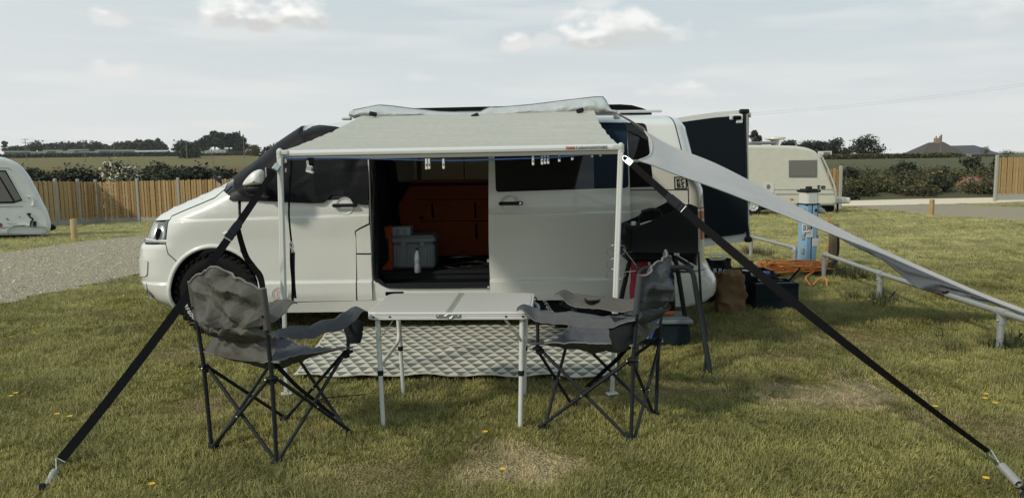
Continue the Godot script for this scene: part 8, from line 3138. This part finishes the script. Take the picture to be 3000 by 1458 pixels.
func build_straps() -> void:
	guy_strap("black webbing strap from the left awning leg down to a peg at lower left", Vector3(-1.435, 1.405, -4.8), Vector3(-2.206, 0.031, -3.68), Vector3(-2.128, -0.02, -3.4), 0.225, 0.046, 0.0, Vector3(0.2, 0.1, 1.0))
	guy_strap("black webbing strap from the right awning leg down to a peg at lower right", Vector3(0.723, 1.412, -4.72), Vector3(2.167, 0.092, -3.46), Vector3(2.148, 0.029, -3.16), 0.165, 0.048, 1.15, Vector3(-0.2, 0.1, 1.0))
	var tail := MB.new()
	tail.ribbon(curve([Vector3(-1.615, 1.066, -4.62), Vector3(-1.612, 0.979, -4.66), Vector3(-1.602, 0.89, -4.7), Vector3(-1.569, 0.822, -4.72), Vector3(-1.527, 0.753, -4.72), Vector3(-1.506, 0.61, -4.7)], 6), curve([Vector3(0.03, 0.01, 0), Vector3(0.032, 0.008, 0), Vector3(0.036, 0.006, 0), Vector3(0.036, 0.02, 0.01), Vector3(0.036, 0.016, 0), Vector3(0.03, 0.0, 0)], 6), 0.003)
	tag(obj("strap_tail", tail.done(), M.webbing), "loose tail of black webbing hanging from the left strap's buckle", "strap")
	# flat black peg tabs in the ground at both ends
	var sl := MB.new()
	sl.tube([Vector3(-2.128, -0.02, -3.4) + Vector3(0.02, -0.02, 0.0), Vector3(-2.098, -0.038, -3.36) + Vector3(0.0, -0.05, 0)], 0.016, 8)
	tag(obj("peg_handle", sl.done(), M.dark_plastic), "dark peg head in the grass under the left spring", "peg")
	var sr := MB.new()
	sr.ribbon([Vector3(2.136, 0.036, -3.16), Vector3(2.122, -0.004, -3.1)], [Vector3(0.04, 0.02, 0), Vector3(0.05, 0.02, 0)], 0.008)
	tag(obj("peg_handle", sr.done(), M.dark_trim), "dark peg head at the lower right corner under the right spring", "peg")
	# cord with a ratchet strap hanging by the left leg
	var o := thing("hanging_strap", "thin black cord with a clasp and two strap ends beside the left awning leg", "strap", Vector3(-1.367, 0.979, -4.86))
	var at := o.position
	var c := MB.new()
	c.tube(curve([Vector3(-1.345, 1.474, -4.86) - at, Vector3(-1.366, 1.274, -4.86) - at, Vector3(-1.378, 1.127, -4.86) - at, Vector3(-1.371, 0.964, -4.86) - at], 5), 0.006, 6)
	obj("cord", c.done(), M.webbing, o)
	var cl := MB.new()
	cl.tube(bend([Vector3(-1.37, 0.965, -4.85) - at, Vector3(-1.379, 0.941, -4.85) - at, Vector3(-1.37, 0.911, -4.85) - at, Vector3(-1.355, 0.93, -4.85) - at, Vector3(-1.365, 0.965, -4.85) - at], 0.01), 0.004, 6)
	cl.box(Vector3(-1.363, 0.901, -4.85) - at, Vector3(0.018, 0.02, 0.01), 0.003)
	obj("clasp", cl.done(), M.chrome, o)
	for k in [[731, 728, 733, 737], [737, 738, 739, 740]]:
		pass
	var s1 := MB.new()
	s1.ribbon(curve([Vector3(-1.377, 0.948, -4.87) - at, Vector3(-1.382, 0.829, -4.87) - at, Vector3(-1.378, 0.703, -4.87) - at, Vector3(-1.384, 0.567, -4.87) - at], 4), curve([Vector3(0.012, 0, 0.004), Vector3(0.014, 0, 0.004), Vector3(0.016, 0, 0.01), Vector3(0.016, 0, 0.0)], 4), 0.003)
	obj("strap_end", s1.done(), M.webbing, o)
	var s2 := MB.new()
	s2.ribbon(curve([Vector3(-1.359, 0.896, -4.85) - at, Vector3(-1.364, 0.781, -4.85) - at, Vector3(-1.361, 0.681, -4.85) - at, Vector3(-1.359, 0.606, -4.85) - at], 4), curve([Vector3(0.022, 0, 0.004), Vector3(0.02, 0, 0.004), Vector3(0.014, 0, 0.01), Vector3(0.016, 0, 0.0)], 4), 0.003)
	obj("strap_end", s2.done(), M.webbing, o)


# ---------------------------------------------------------------- small things
func clothes_peg(label: String, at: Vector3, long: float) -> void:
	var o := thing("clothes_peg", label, "peg", at, 0.0, "")
	var mb := MB.new()
	for s in [-1.0, 1.0]:
		mb.box(Vector3(0, -long / 2, s * 0.006), Vector3(0.013, long, 0.005), 0.003)
		mb.lathe([Vector2(0.0, 0.004), Vector2(0.0075, 0.003), Vector2(0.0075, 0.0)], 10, Vector3(0, -long + 0.004, s * 0.006 + 0.002), Basis(Vector3.RIGHT, PI / 2))
	obj("body", mb.done(), M.peg_plastic, o)
	var sp := MB.new()
	sp.box(Vector3(0, -long * 0.62, 0), Vector3(0.007, 0.012, 0.022), 0.002)
	obj("spring", sp.done(), M.dark_trim, o)


func build_small_things() -> void:
	var line := MB.new()
	line.tube(curve([Vector3(-1.376, 1.472, -4.84), Vector3(-1.031, 1.469, -4.84), Vector3(-0.692, 1.457, -4.84), Vector3(-0.449, 1.448, -4.84), Vector3(-0.255, 1.446, -4.84), Vector3(0.037, 1.452, -4.83), Vector3(0.279, 1.458, -4.82), Vector3(0.651, 1.489, -4.8)], 6), 0.0055, 6)
	tag(obj("washing_line", line.done(), M.blue_line), "blue washing line tied under the awning rail between the legs", "washing line")
	var y := [[Vector3(-0.516, 1.46, -4.83), 0.062, "left one of the pair of pale pegs hanging before the open van door"], [Vector3(-0.499, 1.46, -4.83), 0.060, "right one of the pair of pale pegs hanging before the open van door"], [Vector3(-0.411, 1.458, -4.83), 0.058, "single pale peg right of the pair in the open doorway"], [Vector3(0.136, 1.47, -4.83), 0.056, "pale peg on its own right of the door pillar, before the dark window"], [Vector3(0.191, 1.469, -4.83), 0.052, "dull peg, first of the tight trio before the sliding door window"], [Vector3(0.209, 1.47, -4.83), 0.050, "bright peg in the middle of the tight trio"], [Vector3(0.228, 1.471, -4.83), 0.050, "bright peg, last of the tight trio"], [Vector3(0.296, 1.473, -4.83), 0.040, "peg next right after the tight trio, under the red lettering"], [Vector3(0.375, 1.476, -4.83), 0.034, "short-looking peg under the start of the black rail lettering"], [Vector3(0.496, 1.479, -4.83), 0.022, "peg under the middle of the rail lettering, mostly hidden by the rail"], [Vector3(0.547, 1.482, -4.83), 0.020, "last peg towards the right leg, only its tip showing"]]
	for k in y:
		clothes_peg(k[2], k[0], k[1])
	# lantern hanging by its black loop, and two small hooks
	var l := thing("hanging_lamp", "small chrome lamp on a black loop under the left end of the rail", "lamp", Vector3(-1.233, 1.458, -4.83))
	var la := l.position
	var lp := MB.new()
	lp.ribbon([Vector3(-1.223, 1.477, -4.83) - la, Vector3(-1.219, 1.438, -4.83) - la, Vector3(-1.223, 1.409, -4.83) - la], [Vector3(0.035, 0, 0), Vector3(0.035, 0, 0.0), Vector3(0.03, 0, 0)], 0.004)
	obj("loop", lp.done(), M.webbing, l)
	var lb := MB.new()
	lb.box(Vector3(-1.225, 1.407, -4.81) - la, Vector3(0.04, 0.045, 0.03), 0.008, Basis(Vector3(0, 0, 1), -0.25))
	lb.box(Vector3(-1.236, 1.443, -4.81) - la, Vector3(0.016, 0.03, 0.014), 0.004)
	obj("body", lb.done(), M.chrome, l)
	var lg := MB.new()
	lg.box(Vector3(-1.222, 1.39, -4.805) - la, Vector3(0.044, 0.014, 0.032), 0.004, Basis(Vector3(0, 0, 1), -0.25))
	obj("lamp_end", lg.done(), M.white_lens, l)
	var hk := MB.new()
	hk.tube(bend([Vector3(-1.378, 1.469, -4.83), Vector3(-1.371, 1.46, -4.83), Vector3(-1.374, 1.445, -4.83), Vector3(-1.384, 1.45, -4.83)], 0.008), 0.004, 6)
	hk.box(Vector3(-1.371, 1.457, -4.82), Vector3(0.014, 0.022, 0.01), 0.003)
	tag(obj("line_hook", hk.done(), M.steel), "small metal hook at the left end of the washing line", "hook")
	var fh := MB.new()
	fh.tube(bend([Vector3(-1.376, 1.411, -4.83), Vector3(-1.371, 1.399, -4.83), Vector3(-1.379, 1.392, -4.83)], 0.008), 0.004, 6)
	fh.box(Vector3(-1.373, 1.407, -4.82), Vector3(0.01, 0.016, 0.01), 0.003)
	tag(obj("line_hook", fh.done(), M.steel), "lower small metal hook on the cord beside the left leg", "hook")
	# red and black guy-line runner on the rail under the sail
	var gr := MB.new()
	gr.tube(curve([Vector3(3.559, 0.3, -6.62), Vector3(3.563, 0.278, -6.55), Vector3(3.617, 0.255, -6.5)], 5), 0.005, 5)
	gr.tube([Vector3(3.565, 0.293, -6.6), Vector3(3.615, 0.299, -6.5)], 0.005, 5)
	tag(obj("guy_line", gr.done(), M.orange_cable), "short orange guy line hooked over the pipe rail under the sail", "rope")
	var gp := MB.new()
	gp.tube([Vector3(3.597, 0.303, -6.48), Vector3(3.618, 0.302, -6.44)], 0.014, 8)
	tag(obj("line_runner", gp.done(), M.dark_plastic), "small black runner at the end of the orange guy line", "runner")
	# dark pegs in the grass beside the rail posts
	for k in [[Vector3(3.687, 0, -7.717), Vector3(0.10, 0.09, -0.02), "thin dark peg leaning beside the second post of the long rail"], [Vector3(3.688, 0, -5.779), Vector3(0.11, 0.10, -0.02), "thin dark peg leaning beside the third post of the long rail"]]:
		var pm := MB.new()
		pm.tube([Vector3(0, -0.02, 0), k[1]], 0.008, 6)
		tag(obj("ground_peg", pm.done(), M.dark_plastic, null, k[0] + Vector3(0.02, 0.0, 0.02)), k[2], "peg")
	# yellow flowers in the lawn
	var first: Node3D = null
	var spots := [Vector3(-3.108, 0, -4.76), Vector3(-3.094, 0, -4.696), Vector3(-2.605, 0, -4.337), Vector3(-2.507, 0, -4.286), Vector3(-1.207, 0, -2.644), Vector3(-0.154, 0, -3.949), Vector3(2.353, 0, -4.249), Vector3(3.684, 0, -4.419), Vector3(2.764, 0, -4.461), Vector3(2.703, 0, -4.39), Vector3(2.711, 0, -4.303), Vector3(2.047, 0, -3.27), Vector3(3.418, 0, -7.99), Vector3(4.008, 0, -9.006), Vector3(3.825, 0, -8.817), Vector3(3.885, 0, -8.987), Vector3(3.501, 0, -7.983), Vector3(3.37, 0, -7.484), Vector3(3.468, 0, -7.539), Vector3(3.47, 0, -7.435), Vector3(3.222, 0, -7.665), Vector3(0.293, 0, -2.735), Vector3(-0.062, 0, -3.441), Vector3(-4.035, 0, -6.518), Vector3(-4.149, 0, -6.38), Vector3(-1.607, 0, -3.329)]
	var spot_labels := ["far left yellow flower, level with the gravel's near edge", "yellow flower just left of and below the far left one", "upper yellow flower of the pair left of the strap's middle", "lower yellow flower of the pair left of the strap's middle", "yellow flower at the bottom edge right of the left peg", "yellow flower in the grass below the table's middle", "yellow flower right of the hanging black hose", "highest flower by the third post of the long rail", "left flower below the third post of the long rail", "second flower below the third post of the long rail", "lowest, largest flower below the third post of the long rail", "yellow flower near the right strap's lower end", "flower right of the front crate's corner", "topmost flower in the weeds by the long rail's first post", "second flower down in the weeds by the long rail's first post", "third flower down in the weeds by the long rail's first post", "flower left of the long rail's second post", "flower nearest below the long rail's second post", "flower just right of the long rail's second post foot", "last flower right of the long rail's second post", "flower in the shade right of the front crate", "yellow flower at the bottom edge under the right chair", "yellow flower below the table, left of the right chair", "yellow flower on the lawn left, above the pair", "yellow flower at the left edge near the gravel", "yellow flower between the left strap and the left chair"]
	var r := RandomNumberGenerator.new()
	r.seed = 31
	for i in spots.size():
		var p: Vector3 = spots[i]
		if first == null:
			first = thing("yellow_flower", spot_labels[i], "flower", p, 0.0, "yellow flowers scattered in the lawn")
			var sm := MB.new()
			sm.tube([Vector3.ZERO, Vector3(0.005, 0.045, 0)], 0.0015, 5)
			obj("stem", sm.done(), M.green_cloth, first)
			var hm := MB.new()
			hm.col = Color(0.62, 0.40, 0.02)
			for k in 12:
				var a := TAU * k / 12
				var d := Vector3(cos(a), 0.45, sin(a))
				var sdv := Vector3(-sin(a), 0, cos(a)) * 0.004
				hm.quad(Vector3(0.005, 0.045, 0) + sdv * 0.4, Vector3(0.005, 0.045, 0) + d * 0.014 + sdv, Vector3(0.005, 0.045, 0) + d * 0.016 - sdv, Vector3(0.005, 0.045, 0) - sdv * 0.4, Vector3.UP)
			hm.ball(Vector3(0.005, 0.047, 0), Vector3(0.005, 0.004, 0.005), 6)
			obj("flower_head", hm.done(), M.petal, first)
		else:
			copy_of(first, spot_labels[i], p).rotation.y = r.randf() * TAU
